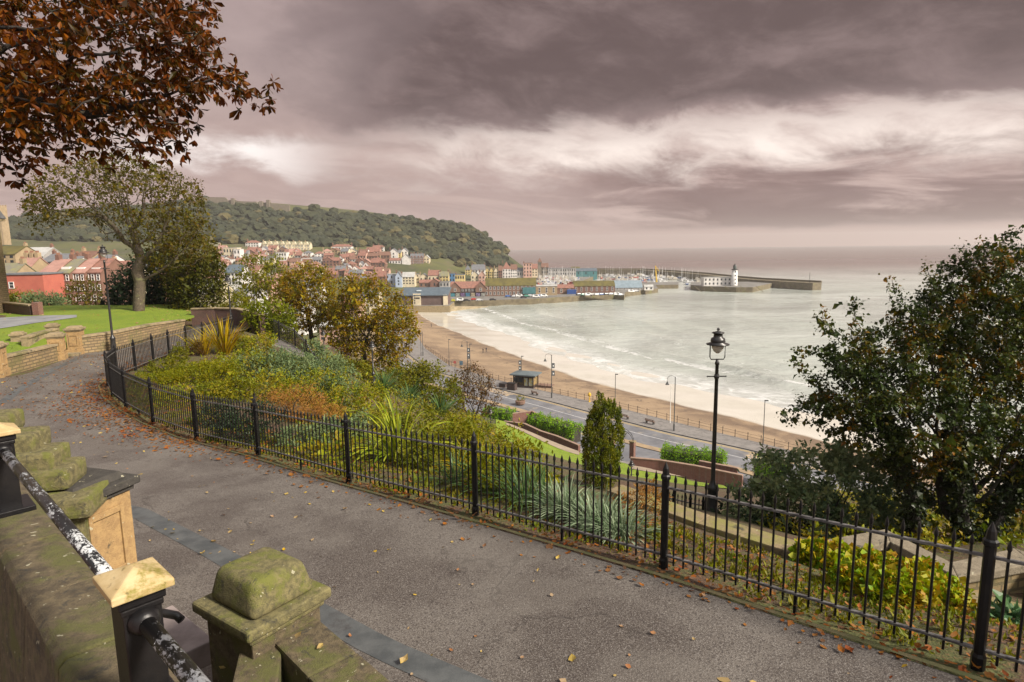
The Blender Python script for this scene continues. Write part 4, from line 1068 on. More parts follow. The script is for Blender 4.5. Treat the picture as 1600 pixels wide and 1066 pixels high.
# --- the big bare-limbed sycamore on the lawn, and its neighbours
d = 40.0; b0 = atd(216, 498, d); b0[2] = atd(216, 500, d)[2]
make_tree('sycamore_tree', b0, 'big wide sycamore with pale bare limbs and thin brown foliage standing on the lawn',
          pixenv(b0, d, [(180, 300, 126, 52, 0, 3.4), (236, 330, 82, 66, .5, 3.2), (108, 318, 74, 30, -1, 2.2), (266, 378, 66, 46, 1, 2.4), (280, 330, 44, 44, 0, 2), (185, 262, 66, 26, 0, 2), (70, 345, 34, 20, -.5, 1.2)]),
          LM_SYC, BARK_PALE, [(0, 0, -.2)] + tk(b0, d, [(217, 470), (219, 440), (214, 425)]), 11, 1300, .26, 2.4, .34, .0095, .34, .42, .125, 21, .20, power=1.85, keep=.88, flat=.25, iters=200, lr=.013)
d = 47; b0 = atd(232, 496, d); make_tree('evergreen_tree', b0, 'dark dense evergreen behind the trunk of the big sycamore', pixenv(b0, d, [(212, 452, 40, 42), (252, 440, 44, 50), (195, 470, 28, 26), (275, 455, 30, 38)]), LM_EVER, BARK_DARK, [(0, 0, -1), (0, 0, 1.2)], 12, 420, .4, 3, .6, .012, .25, .2, .20, 16, .35, fill=7000)
d = 43; b0 = atd(304, 510, d); make_tree('lawn_end_tree', b0, 'round olive green tree with a short dark trunk at the end of the lawn wall', pixenv(b0, d, [(306, 445, 44, 46), (292, 470, 26, 24), (325, 430, 28, 34)]), LM_DOL, BARK_DARK, [(0, 0, -1)] + tk(b0, d, [(304, 498), (306, 482), (308, 470)]), 13, 420, .32, 2.4, .5, .01, .17, .3, .16, 22, .3, fill=2400)
d = 45; b0 = atd(290, 508, d); make_tree('brown_tree', b0, 'loose brown leaved tree rising behind the round olive tree at the lawn end', pixenv(b0, d, [(292, 392, 48, 34), (268, 416, 38, 26), (318, 402, 26, 26), (300, 368, 26, 14)]), LM_SYC, BARK_DARK, [(0, 0, -1)] + tk(b0, d, [(290, 480), (288, 450), (284, 430)]), 14, 480, .3, 2.4, .45, .009, .16, .3, .15, 22, .26)
d = 62; b0 = atd(134, 508, d); make_tree('small_autumn_tree', b0, 'small rust brown tree in front of the brick terrace beyond the lawn', pixenv(b0, d, [(132, 462, 28, 28), (120, 472, 16, 16), (146, 468, 16, 20)]), LM_SYC, BARK_DARK, [(0, 0, -1)] + tk(b0, d, [(134, 492), (133, 480)]), 15, 380, .28, 2.2, .42, .010, .13, .3, .15, 16, .24, keep=.95)
# --- autumn trees on the slope in the middle
d = 66; b0 = atd(425, 540, d); b0[2] = tz(*b0[:2]); make_tree('gold_tree', b0, 'feathery gold green tree left of the other two autumn trees', pixenv(b0, d, [(408, 428, 44, 30), (430, 448, 40, 30), (396, 452, 34, 26), (415, 408, 26, 12), (384, 482, 26, 22)]), LM_GOLD, BARK, [(0, 0, -1), (0, 0, .8)] + tk(b0, d, [(424, 492), (416, 470)]), 16, 620, .32, 3, .45, .010, .18, .35, .17, 20, .27, keep=.95, group=None)
d = 57; b0 = atd(486, 575, d); b0[2] = tz(*b0[:2]); make_tree('autumn_tree', b0, 'bronze green autumn tree in the middle of the three on the slope', pixenv(b0, d, [(482, 452, 46, 40), (470, 490, 40, 32), (505, 480, 28, 40), (450, 465, 24, 34), (490, 425, 30, 14)]), LM_AUT, BARK_DARK, [(0, 0, -1), (0, 0, .8)] + tk(b0, d, [(487, 532), (484, 505)]), 17, 760, .30, 3, .42, .010, .2, .35, .17, 26, .28, keep=.96)
d = 54; b0 = atd(572, 612, d); b0[2] = tz(*b0[:2]); make_tree('autumn_tree', b0, 'broad bronze autumn tree standing nearest the beach, right of the three', pixenv(b0, d, [(580, 480, 54, 46), (550, 512, 40, 44), (612, 520, 40, 42), (585, 555, 50, 34), (545, 455, 24, 20), (625, 490, 24, 30), (560, 440, 34, 12)]), LM_AUT, BARK_DARK, [(0, 0, -1), (0, 0, .6)] + tk(b0, d, [(570, 572), (568, 545)]), 18, 1000, .30, 3, .40, .010, .22, .35, .17, 28, .28, keep=.96)
d = 37; b0 = atd(428, 545, d); b0[2] = tz(*b0[:2]); make_tree('lime_shrub', b0, 'bright lime green bush leaning over the brick wall at the end of the path', pixenv(b0, d, [(424, 495, 38, 28), (440, 515, 26, 22), (402, 490, 22, 18)]), LM_LIME, BARK_DARK, [(0, 0, -1), (0, 0, .5)], 19, 300, .22, 2, .35, .008, .10, .2, .12, 12, .2, fill=2600, cat='bush')
d = 58; b0 = atd(742, 660, d); b0[2] = tz(*b0[:2]); make_tree('bare_dark_tree', b0, 'dark twiggy half bare tree beside the road in front of the beach', pixenv(b0, d, [(740, 615, 36, 42), (725, 600, 22, 28), (762, 620, 22, 28), (735, 580, 18, 16)]), LM_RUST, BARK_DARK, [(0, 0, -1), (0, 0, .4)], 20, 620, .26, 2.6, .36, .012, .14, .2, .13, 12, .24)
# --- dark tree on the right
d = 11.6; b0 = ground_at(1505, 850, d)
make_tree('ivy_clad_tree', b0, 'big dark leafy tree with ivy covered stems filling the right edge',
          pixenv(b0, d, [(1415, 580, 100, 88, .2, 1.2), (1525, 500, 90, 105, .4, 1.4), (1350, 615, 80, 62, 0, 1.0), (1560, 610, 90, 120, .5, 1.3), (1450, 650, 120, 62, 0, 1.2), (1560, 415, 46, 50, .3, .6), (1600, 480, 80, 90, .4, 1.0), (1630, 620, 80, 120, .5, 1.1), (1590, 720, 60, 70, .6, .9), (1610, 800, 50, 40, .6, .7), (1515, 445, 34, 30, .3, .5), (1565, 372, 7, 26, .3, .1), (1502, 402, 8, 26, .3, .1), (1450, 424, 8, 24, .2, .1), (1396, 452, 8, 24, .2, .1), (1332, 482, 9, 26, 0, .1), (1290, 505, 9, 24, 0, .1), (1592, 385, 8, 26, .3, .1), (1250, 560, 22, 14, 0, .15), (1236, 650, 20, 12, 0, .15), (1330, 560, 44, 34, 0, .5), (1445, 505, 50, 36, .2, .7), (1275, 640, 34, 28, 0, .4), (1590, 730, 50, 60, .4, .8), (1480, 720, 50, 40, .4, .7), (1430, 715, 70, 40, .2, .7), (1545, 740, 60, 60, .5, .8), (1370, 680, 60, 34, 0, .6), (1490, 780, 60, 36, .6, .6)]),
          LM_RIGHT, BARK_DARK, [(0, 0, -1), (0, 0, .15)], 21, 3400, .105, .9, .135, .0034, .13, .25, .058, 24, .074, keep=.92, aspect=.68, iters=260, lr=.0072, up=.03, fill=4500,
          env_leaf=pixenv(b0, d, [(1430, 590, 70, 65, .2, .9), (1525, 530, 65, 75, .4, 1.0), (1555, 620, 70, 90, .5, 1.0)]))
r_ = np.random.default_rng(31)
IVY = leaf_mat('ivy_leaves', pal((.010, .014, .007), (.02, .028, .012), (.035, .04, .016)), .1, .4)
for (pts_, lab) in (([(1432, 850), (1428, 790), (1412, 740), (1400, 690), (1380, 650)], 'ivy wrapped stem on the left of the dark tree'), ([(1512, 850), (1500, 780), (1492, 720), (1490, 660)], 'thick ivy wrapped middle stem of the dark tree'), ([(1548, 850), (1565, 790), (1590, 750), (1615, 715)], 'ivy wrapped stem leaning out to the right of the dark tree')):
    q0 = ground_at(pts_[0][0], pts_[0][1], d); t_ = empty('ivy_tree', q0, 0, lab, 'tree'); pl_ = [np.array((0, 0, -.4))] + [atd(x, y, d) - q0 for x, y in pts_]
    b = MB(); b.smooth = True; b.tube(pl_, list(np.linspace(.14, .07, len(pl_))), 9); b.build('trunk', BARK_DARK, t_)
    P = np.array(pl_); tt = r_.random(2600) * (len(P) - 1); k = np.minimum(tt.astype(int), len(P) - 2); Q = P[k] + (P[k + 1] - P[k]) * (tt - k)[:, None]
    an = r_.random(2600) * 6.28; rd_ = r_.normal(.17, .05, 2600) * (1.1 - .1 * tt); o_ = np.c_[np.cos(an), np.sin(an), np.zeros(2600)]
    leaves('ivy', Q + o_ * rd_[:, None], .075, IVY, t_, r_, .8, .5, o_ * .8)

# --- chestnut boughs hanging in from the upper left
def palmate(name, P, D_, size, m_, parent, r_):
    """hand-shaped leaves: drooping leaflets round a stalk end"""
    vs, fs, c0 = [], [], 0
    for p_, d_ in zip(P, D_):
        n = r_.integers(5, 8); d_ = d_ / np.linalg.norm(d_); a = np.cross(d_, (0.1, .2, 1.)); a /= np.linalg.norm(a); b = np.cross(d_, a)
        L0 = size * math.exp(r_.normal(0, .22)); ph = r_.uniform(0, 6.28)
        for k in range(n):
            an = ph + 6.28 * k / n * .86; out_ = a * math.cos(an) + b * math.sin(an); v = out_ * .9 + d_ * r_.uniform(.15, .6) + np.array((0, 0, -r_.uniform(.45, 1.25))); v /= np.linalg.norm(v)
            s_ = np.cross(v, out_ + r_.normal(0, .4, 3)); s_ /= np.linalg.norm(s_) + 1e-9; nn = np.cross(s_, v); L = L0 * r_.uniform(.65, 1.1); w_ = L * r_.uniform(.17, .24)
            cu = r_.uniform(-.1, .25) * L
            q = [p_, p_ + v * L * .4 + s_ * w_ * .7 + nn * cu * .5, p_ + v * L * .72 + s_ * w_ + nn * cu * .4, p_ + v * L - nn * cu, p_ + v * L * .72 - s_ * w_ + nn * cu * .4, p_ + v * L * .4 - s_ * w_ * .7 + nn * cu * .5, p_ + v * L * .62 + nn * 0]
            vs += q; fs += [(c0, c0 + 1, c0 + 6), (c0 + 1, c0 + 2, c0 + 6), (c0 + 2, c0 + 3, c0 + 6), (c0 + 3, c0 + 4, c0 + 6), (c0 + 4, c0 + 5, c0 + 6), (c0 + 5, c0, c0 + 6)]; c0 += 7
    return mesh_np(name, np.array(vs), np.array(fs), m_, parent)
d = 6.6; b0 = np.array([-10.5, 6.2, 31.5]); r_ = np.random.default_rng(41)
env = pixenv(b0, d, [(110, 80, 200, 95, 0, 1.2), (250, 70, 90, 70, .1, .9), (60, 150, 130, 70, -.2, 1.0), (200, 165, 90, 40, 0, .7), (300, 95, 70, 28, .1, .5), (310, 132, 56, 16, .1, .35), (380, 148, 46, 11, .1, .25), (245, 200, 46, 26, 0, .4), (80, 222, 64, 20, -.1, .35), (15, 248, 34, 20, 0, .3), (100, 188, 110, 34, -.1, .6), (270, 225, 20, 18, 0, .25), (22, 258, 26, 14, 0, .25), (160, 225, 60, 16, 0, .4), (405, 152, 28, 9, .1, .2), (350, 138, 30, 10, .1, .2), (425, 158, 10, 7, .1, .12), (262, 232, 14, 14, 0, .15), (275, 190, 30, 12, 0, .2), (230, 240, 10, 10, 0, .12), (120, 238, 24, 10, 0, .2), (8, 262, 20, 14, 0, .2), (-80, 60, 150, 140, -.2, 1.4), (215, 5, 110, 50, .1, .9)])
tr = [np.array((0, 0, -.3)), np.array((.1, 0, 1.8)), np.array((.25, .1, 3.4)), np.array((.6, .1, 4.6))]
at_ = ell_pts(env, 1500, r_, .1); nodes, par_ = grow(tr, at_, .14, 1.1, .17, r_, 220, .0); r, ch = radii(par_, .005, rmax=.24)
t_ = empty('chestnut_tree', b0, 0, 'horse chestnut with hanging rust coloured hand shaped leaves in the top left corner', 'tree'); branch_mesh('trunk', nodes, par_, r, BARK_DARK, t_)
tips = np.where(r < .012)[0]; P = np.repeat(nodes[tips], 4, axis=0) + r_.normal(0, .085, (len(tips) * 4, 3)); P = P[r_.random(len(P)) < min(1, 7600 / len(P))]
D_ = r_.normal(0, .6, P.shape) + (.35, -.1, .1); palmate('crown', P, D_, .088, LM_CHEST, t_, r_)

# --- shrubs
def clump_pts(env, n_cl, per, cr, r_, shell=.55):
    c_ = ell_pts(env, n_cl, r_, shell); ctr = np.concatenate([np.array(e[0])[None] for e in env]).mean(0)
    rr_ = cr * np.exp(r_.normal(0, .35, n_cl)); P = np.repeat(c_, per, axis=0); dd = r_.normal(size=P.shape); dd /= np.linalg.norm(dd, axis=1)[:, None]
    P = P + dd * (np.repeat(rr_, per) * r_.random(len(P)) ** .5)[:, None]
    return P, dd
def shrub(name, base, label, env, lm, seed, n_cl=60, per=30, cr=.22, ls=.10, aspect=.5, cat='shrub', group=None, droop=.1, stems=6, part='foliage', shell=.55):
    r_ = np.random.default_rng(seed); t_ = empty(name, base, 0, label, cat, group)
    P, o_ = clump_pts(env, n_cl, per, cr, r_, shell); o_[:, 2] += .35; leaves(part, P, ls, lm, t_, r_, aspect, droop, o_)
    if stems:
        b = MB(); 
        for k in range(stems):
            e = env[k % len(env)]; q = np.array(e[0]) + r_.normal(0, .3, 3) * np.array(e[1]); s_ = max(e[1]) * .012 + .006
            b.tube([(r_.normal(0, .06), r_.normal(0, .06), -.2), q * .5 + r_.normal(0, .05, 3), q], [s_ * 2, s_ * 1.4, s_ * .6], 5, caps=False)
        b.build('stem', BARK_DARK, t_)
    return t_
SH = [  # name, base px, depth, label, ellipses, palette, n_cl, per, clump radius, leaf size
 ('olearia_bush', (1290, 850), 12.9, 'large grey green daisy bush right of the near lamp behind the bed coping', [(1290, 760, 95, 62, 0, .9), (1215, 745, 45, 42, 0, .6), (1350, 770, 60, 62, .2, .8), (1250, 800, 70, 46, 0, .7), (1330, 720, 45, 28, 0, .5), (1170, 790, 38, 34, .3, .5), (1395, 800, 36, 42, .1, .5)], LM_OLEA, 330, 34, .15, .10),
 ('dark_ground_shrub', (1160, 838), 13.2, 'low dark evergreen shrub at the foot of the near lamp post', [(1160, 806, 40, 24, 0, .5), (1200, 815, 40, 22, 0, .5)], LM_EVER, 70, 34, .12, .07),
 ('conifer', (940, 790), 25.5, None, None, None, 0, 0, 0, 0),
 ('round_bush', (670, 662), 46, 'big rounded yellow green bush on the slope between the steps and the road', [(668, 612, 46, 42), (640, 600, 30, 28), (698, 625, 24, 34), (655, 585, 26, 16)], LM_OLIVE, 260, 36, .42, .16),
 ('deep_green_bush', (628, 668), 40, 'blue green bush at the lower left of the big rounded bush', [(628, 640, 30, 26), (605, 650, 24, 22)], LM_BLUE, 120, 34, .3, .13),
 ('tall_green_bush', (600, 640), 44, 'mid green leafy bush just right of the lamp below the steps', [(606, 600, 24, 30), (586, 612, 20, 22), (625, 590, 18, 22)], LM_OLIVE, 110, 30, .34, .14),
 ('orange_bush', (542, 640), 29, 'small orange tinted bush beside the bottom of the steps', [(540, 612, 20, 22), (552, 626, 16, 16)], LM_BROWN, 70, 34, .16, .085),
 ('steps_bush', (505, 590), 33, 'dark green bush on the beach side of the steps railing', [(505, 565, 24, 22), (525, 580, 26, 22), (490, 550, 18, 16)], LM_BLUE, 110, 32, .24, .11),
 ('slope_bush', (560, 600), 38, 'low mixed green bush under the broad bronze autumn tree', [(556, 585, 28, 20), (530, 575, 22, 18)], LM_OLIVE, 90, 32, .28, .12),
 ('garden_bush', (735, 690), 36, 'olive bush in front of the dark twiggy tree', [(730, 668, 36, 22), (700, 672, 30, 22), (765, 680, 24, 18)], LM_MIX, 130, 32, .26, .12),
 ('slender_shrub', (795, 715), 28, 'thin loose shrub with pale leaves left of the lower lawn', [(800, 690, 22, 26), (780, 700, 20, 22)], LM_MIX, 60, 18, .22, .10),
 ('drive_bush', (75, 500), 50, 'rounded blue green bush beside the drive and brick garden wall', [(78, 478, 26, 18), (58, 474, 26, 14), (92, 484, 12, 12)], LM_BLUE, 150, 36, .36, .13),
 ('drive_hedge', (30, 492), 52, 'yellow green bush under the red painted house at the left edge', [(30, 468, 26, 10), (8, 470, 18, 10)], LM_OLIVE, 80, 34, .32, .13),
 ('lawn_end_shrub', (283, 506), 42, 'pale green low shrub under the trees at the end of the lawn', [(284, 495, 20, 11), (268, 498, 14, 8)], LM_GOLD, 60, 30, .26, .11),
 ('far_path_shrub', (345, 505), 49, 'tangled yellow green shrub behind the far brick wall', [(340, 490, 28, 20), (375, 485, 24, 22), (362, 470, 26, 18)], LM_GOLD, 130, 30, .36, .13),
]
for i, (nm, bp, d, lab, ells, lm, ncl, per, cr, ls) in enumerate(SH):
    if lab is None: continue
    b0 = ground_at(*bp, d); shrub(nm, b0, lab, pixenv(b0, d, ells), lm, 100 + i, ncl, per, cr, ls)
# golden conifer: many upright sprays
d = 25.5; b0 = ground_at(940, 775, d); r_ = np.random.default_rng(55); t_ = empty('golden_conifer', b0, 0, 'upright columnar golden green conifer standing behind the railing', 'conifer')
env = pixenv(b0, d, [(942, 700, 30, 72), (938, 735, 30, 46), (952, 690, 22, 55), (930, 705, 20, 56), (936, 648, 11, 24), (960, 664, 11, 28), (926, 675, 10, 24)])
c_ = ell_pts(env, 750, r_, .72); P = np.repeat(c_, 30, axis=0); hgt = r_.random(len(P)); P = P + r_.normal(0, .055, P.shape) * (1.2 - hgt)[:, None] + np.c_[np.zeros(len(P)), np.zeros(len(P)), hgt * .38]
o_ = np.repeat(c_ - np.array((np.mean([e[0][0] for e in env]), np.mean([e[0][1] for e in env]), 0)), 30, axis=0); o_[:, 2] = 1.6; o_ /= np.linalg.norm(o_, axis=1)[:, None]
leaves('foliage', P, .085, LM_CON, t_, r_, .4, -.6, o_ * 1.2)
b = MB(); b.tube([(0, 0, -.3), (0, 0, 3)], [.12, .05], 7); b.build('trunk', BARK_DARK, t_)

# --- strap-leaved plants
def straps(name, base, label, n, L, w_, m_, seed, spread=1.0, droop=.8, cat='plant', group=None, up=.9, rad=.12):
    r_ = np.random.default_rng(seed); t_ = empty(name, base, 0, label, cat, group); S_ = 7; vs, fs = [], []
    for i in range(n):
        an = r_.uniform(0, 6.28); le = L * r_.uniform(.6, 1.1); out_ = np.array((math.cos(an), math.sin(an), 0)); tl = r_.random() ** .8 * spread; side = np.array((-out_[1], out_[0], 0)); side = side * math.cos(.5) + np.array((0, 0, 1)) * r_.normal(0, .25)
        p_ = out_ * r_.random() * rad; v = out_ * tl * .6 + np.array((0, 0, up)); v /= np.linalg.norm(v); c0 = len(vs); ww = w_ * r_.uniform(.7, 1.2)
        for k in range(S_):
            q = k / (S_ - 1); hw = ww * (.55 + .9 * q * (1.15 - q)) * (1 - q ** 5 * .95) * .5
            vs += [p_ - side * hw, p_ + side * hw]
            v = v + np.array((0, 0, -droop * (.06 + .30 * q))) + out_ * .05 * tl; v /= np.linalg.norm(v); p_ = p_ + v * le / (S_ - 1)
        for k in range(S_ - 1): fs.append((c0 + 2 * k, c0 + 2 * k + 1, c0 + 2 * k + 3, c0 + 2 * k + 2))
    mesh_np('leaf_blades', np.array(vs), np.array(fs), m_, t_, smooth=True); return t_
ST_YEL = leaf_mat('variegated_straps', pal((.05, .085, .02), (.12, .16, .035), (.34, .36, .10), (.07, .10, .025), (.44, .44, .17)), .3, .4)
ST_GRN = leaf_mat('green_straps', pal((.035, .07, .03), (.07, .12, .05), (.12, .17, .08), (.05, .08, .04)), .25, .4)
ST_SIL = leaf_mat('silver_straps', pal((.04, .07, .035), (.12, .17, .10), (.30, .35, .25), (.06, .09, .05), (.36, .40, .30)), .2, .45)
ST_GLD = leaf_mat('gold_straps', pal((.20, .19, .03), (.32, .27, .05), (.40, .30, .08), (.22, .13, .04), (.14, .15, .03)), .35, .4)
def bedpt(px, py):
    z = 31.6
    for _ in range(14):
        q = atz(px, py, z); z = .5 * z + .5 * tz(q[0], q[1])
    return np.array((q[0], q[1], tz(q[0], q[1])))
def strap_at(px, py, *a, d=None, **k):
    b_ = bedpt(px, py) if d is None else ground_at(px, py, d); return straps('strap_leaved_plant', b_, *a, **k)
strap_at(625, 722, 'large yellow striped arching strap leaved plant behind the middle of the railing', 170, 1.7, .062, ST_YEL, 1, 1.9, 1.5, up=.95, cat='plant', rad=.22)
strap_at(352, 560, 'tall spiky golden strap leaved plant at the top of the planted bed', 120, 1.9, .07, ST_GLD, 2, 1.2, .35, d=28.5, rad=.3)
strap_at(318, 556, 'smaller golden spiky strap plant left of the tall one in the bed', 70, 1.3, .06, ST_GLD, 3, 1.2, .4, d=28, rad=.25)
for i, (px, py, n_, L_, m_, lab) in enumerate([(712, 756, 90, .75, ST_GRN, 'dark green strap plant left of the taller rushes behind the railing'), (770, 770, 110, .95, ST_GRN, 'tall upright green rushes behind the railing post'), (820, 790, 110, .9, ST_GRN, 'green rushes between the tall rushes and the silver clump'), (885, 808, 300, .62, ST_SIL, 'silvery green strap clump left of the conifer foot'), (935, 826, 300, .58, ST_SIL, 'silvery strap clump nearest below the golden conifer'), (972, 838, 220, .52, ST_SIL, 'small silvery strap clump at the right end of the silver row'), (848, 790, 90, .95, ST_GRN, 'tall thin green rushes just behind the silver straps'), (742, 745, 80, 1.0, ST_GLD, 'yellowing rush clump behind the dark green strap plant')]):
    strap_at(px, py, lab, n_, L_, .021, m_, 20 + i, 1.6, 1.05, rad=.26)
strap_at(690, 648, 'yucca like strap plant among the shrubs above the road', 90, 1.9, .09, ST_GRN, 40, 1.3, .5, d=42)
strap_at(600, 618, 'palm headed strap plant beside the lamp below the steps', 120, 1.7, .08, ST_GRN, 41, 1.6, .8, d=38)
strap_at(640, 625, 'second palm headed strap plant left of the rounded bush', 120, 1.7, .08, ST_GRN, 42, 1.6, .8, d=41)

# --- planting of the bed inside the railing
def low(px, py, lab, lm, w_, h_, seed, ncl=50, per=30, cr=.14, ls=.07, nm='bed_shrub', aspect=.5, cat='shrub', d=None, dep=None):
    b_ = bedpt(px, py) if d is None else ground_at(px, py, d); shrub(nm, b_, lab, [((0, 0, h_ * .45), (w_ / 2, (dep or w_ * .8) / 2, h_ * .55)), ((w_ * .2, w_ * .1, h_ * .62), (w_ * .3, w_ * .3, h_ * .42)), ((-w_ * .25, 0, h_ * .4), (w_ * .28, w_ * .3, h_ * .4))], lm, seed, ncl, per, cr, ls, aspect, cat, stems=4)
low(420, 600, 'broad blue grey shrub in the middle of the hairpin bed', LM_BLUE, 3.4, 1.3, 201, 170, 34, .22, .085)
low(480, 630, 'pale green loose shrub at the right of the hairpin bed', LM_MIX, 3.0, 1.2, 202, 130, 30, .22, .085)
low(370, 590, 'yellow green shrub left of the blue grey one in the bed', LM_MIX, 2.6, 1.0, 203, 110, 30, .2, .08)
low(435, 570, 'yellow green bush under the golden strap plant', LM_GOLD, 2.0, .8, 204, 100, 30, .18, .085, d=27)
low(398, 552, 'tall mixed green shrub beside the golden strap plant', LM_MIX, 2.0, .9, 205, 110, 30, .18, .085, d=29.5)
low(262, 582, 'small yellow green clump at the left tip of the bed', LM_OLIVE, 1.3, .6, 206, 50, 30, .14, .065)
low(306, 588, 'low yellow ground cover clump in the hairpin bed', LM_GOLD, 2.4, .42, 207, 90, 30, .16, .06)
low(280, 600, 'low gold clump nearest the curve of the railing', LM_GOLD, 1.9, .36, 208, 70, 30, .14, .06)
low(284, 562, 'small conifer like green clump by the back railing', LM_OLIVE, .8, .75, 209, 40, 30, .12, .06)
low(308, 556, 'orange tipped small shrub by the back railing', LM_RUST, .8, .7, 210, 40, 30, .12, .06)
low(520, 640, 'grey green shrub beside the dry brown one', LM_BLUE, 2.0, 1.3, 211, 100, 30, .2, .08)
low(455, 655, 'dry straw brown shrub behind the railing', LM_BROWN, 2.0, .95, 212, 130, 34, .16, .07, aspect=.25)
low(500, 668, 'second dry straw brown shrub right of the first', LM_BROWN, 1.5, .7, 213, 90, 34, .14, .07, aspect=.25)
low(340, 668, 'dark small shrub close behind the railing posts', LM_EVER, 1.1, .65, 214, 60, 30, .12, .06)
low(392, 690, 'dark evergreen shrub close behind the railing', LM_EVER, 1.5, .85, 215, 80, 34, .13, .06)
low(480, 698, 'spiky grey leaved low shrub behind the railing', LM_BLUE, 1.3, .5, 216, 70, 30, .12, .08, aspect=.3)
low(545, 690, 'pale leaved shrub left of the striped strap plant', LM_BLUE, 1.3, .8, 217, 60, 30, .14, .075)
low(690, 735, 'bushy green shrub right of the striped strap plant', LM_OLIVE, 1.6, .9, 218, 80, 30, .15, .075)
low(795, 770, 'orange flecked bushy shrub among the rushes', LM_GOLD, 1.4, .8, 219, 80, 30, .14, .07)
low(330, 600, 'olive yellow spreading plant between the ground cover and the blue grey shrub', LM_GOLD, 2.4, .8, 221, 110, 30, .18, .075)
low(455, 600, 'blue green shrub right of the broad blue grey one', LM_BLUE, 2.4, 1.2, 222, 120, 30, .2, .08)
low(400, 625, 'green and cream flecked shrub nearest the railing in the hairpin bed', LM_MIX, 2.6, .9, 223, 120, 30, .18, .075)
low(345, 625, 'mossy green low plant left of the flecked shrub', LM_OLIVE, 2.2, .6, 224, 100, 30, .16, .07)
low(500, 610, 'pale leaved bush at the right end of the hairpin bed', LM_BLUE, 2.2, 1.3, 225, 110, 30, .2, .08)
low(245, 598, 'thin yellow ground plant at the very tip of the bed', LM_GOLD, 1.6, .3, 226, 60, 26, .12, .055)
low(290, 625, 'brown green creeping plant close behind the railing bend', LM_MIX, 2.0, .4, 227, 80, 28, .14, .06)
low(560, 655, 'mixed green shrub left of the striped strap plant, taller one', LM_MIX, 2.2, 1.3, 229, 110, 30, .2, .08)
low(640, 690, 'olive green shrub behind the striped strap plant', LM_OLIVE, 2.4, 1.5, 230, 110, 30, .2, .085)
low(700, 705, 'yellow green bush behind the rushes', LM_GOLD, 2.2, 1.3, 231, 100, 30, .2, .085)
low(1000, 815, 'loose straw coloured plant beside the bed coping', LM_BROWN, .8, .5, 220, 40, 26, .12, .06, aspect=.25)
# geranium patch and rhubarb-like leaves at the right
for i, (px, py, w_, h_) in enumerate([(1300, 893, .8, .34), (1360, 912, .85, .38), (1425, 934, .85, .38), (1472, 950, .55, .3), (1268, 884, .5, .26), (1340, 925, .6, .26), (1400, 945, .6, .28)]):
    b_ = bedpt(px, py); shrub('geranium_clump', b_, 'yellow green clump of lobed leaves in the patch behind the right railing panel', [((0, 0, h_ * .4), (w_ / 2, w_ / 2.6, h_ * .6))], LM_GERA, 240 + i, 70, 22, .075, .06, .95, 'plant', 'yellow green geranium patch', .0, 0)
b_ = bedpt(1590, 985); r_ = np.random.default_rng(77); t_ = empty('broad_leaved_plant', b_, 0, 'plant with big glossy blue green leaves behind the last railing post', 'plant')
P = r_.normal(0, .12, (90, 3)) * (1, 1, .3) + (0, 0, .12); o_ = P * (1, 1, 0) * 5; o_[:, 2] = .5; leaves('foliage', P, .15, leaf_mat('glossy_leaves', pal((.04, .08, .04), (.07, .12, .06), (.11, .16, .09)), .2, .3), t_, r_, .55, .2, o_)
# hedges along the road, lower lawn, garden walls
def hedge(pts, h, w_, label, seed):
    r_ = np.random.default_rng(seed); P = np.array(pts); base = P[0].copy(); t_ = empty('clipped_hedge', base, 0, label, 'hedge', 'clipped hedges along the road')
    L = np.array([q - base for q in P]); q_ = resample(L, 60); zi = np.interp(np.linspace(0, 1, 60), np.linspace(0, 1, len(L)), L[:, 2])
    n = int(4200 * np.linalg.norm(L[-1][:2]) / 6); k = r_.integers(0, 60, n); an = r_.uniform(0, 3.14, n)
    t_d = np.gradient(q_, axis=0); t_d /= np.linalg.norm(t_d, axis=1)[:, None]; nn_ = np.c_[-t_d[:, 1], t_d[:, 0]]
    su = lambda v: np.sign(v) * np.abs(v) ** .45
    wob_ = 1 + .10 * np.sin(k * .5 + seed) + r_.normal(0, .06, n)
    x_ = su(np.cos(an)) * w_ / 2 * wob_; z_ = su(np.sin(an)) * h * wob_
    Q = np.c_[q_[k] + nn_[k] * x_[:, None] + t_d[k] * r_.normal(0, .1, (n, 1)), zi[k] + z_ * r_.uniform(.05, 1, n) ** .35]
    o_ = np.c_[nn_[k] * np.cos(an)[:, None], np.sin(an)]; leaves('foliage', Q, .20, LM_HEDGE, t_, r_, .45, -.3, o_)
    b = MB()
    A_, B_ = np.array(offset(q_, w_ * .36)), np.array(offset(q_, -w_ * .36))
    for i in range(0, 56, 8): b.prism([A_[i], B_[i], B_[min(i + 8, 59)], A_[min(i + 8, 59)]], -.5, float(zi[i]) + h * .8)
    b.build('twigs', BARK_DARK, t_)
for pts_, h_, lab, sd in (([(756, 655, 6.4), (803, 660, 6.3)], 2.1, 'clipped green hedge nearest the dark twiggy tree', 61), ([(832, 667, 6.2), (870, 678, 6.2), (905, 688, 6.2)], 2.3, 'long clipped green hedge left of the golden conifer', 62), ([(1035, 722, 6.2), (1080, 728, 6.2), (1134, 733, 6.2)], 2.4, 'clipped green hedge left of the near lamp post', 63), ([(1180, 740, 6.2), (1228, 748, 6.2)], 2.0, 'clipped green hedge just right of the near lamp post', 64)):
    hedge([atz(*q) for q in pts_], h_, 2.6, lab, sd)
def tsheet(name, poly_px, m_, dz=.06, n=24):
    """a sheet draped on the terrain inside a four-cornered patch given by ground points"""
    A_ = resample([q[:2] for q in poly_px[0]], n); B_ = resample([q[:2] for q in poly_px[1]], n); return ribbon(name, A_, B_, lambda x, y: terrain(x, y), m_, 14, dz=dz)
gp = lambda px, py, z: atz(px, py, z)
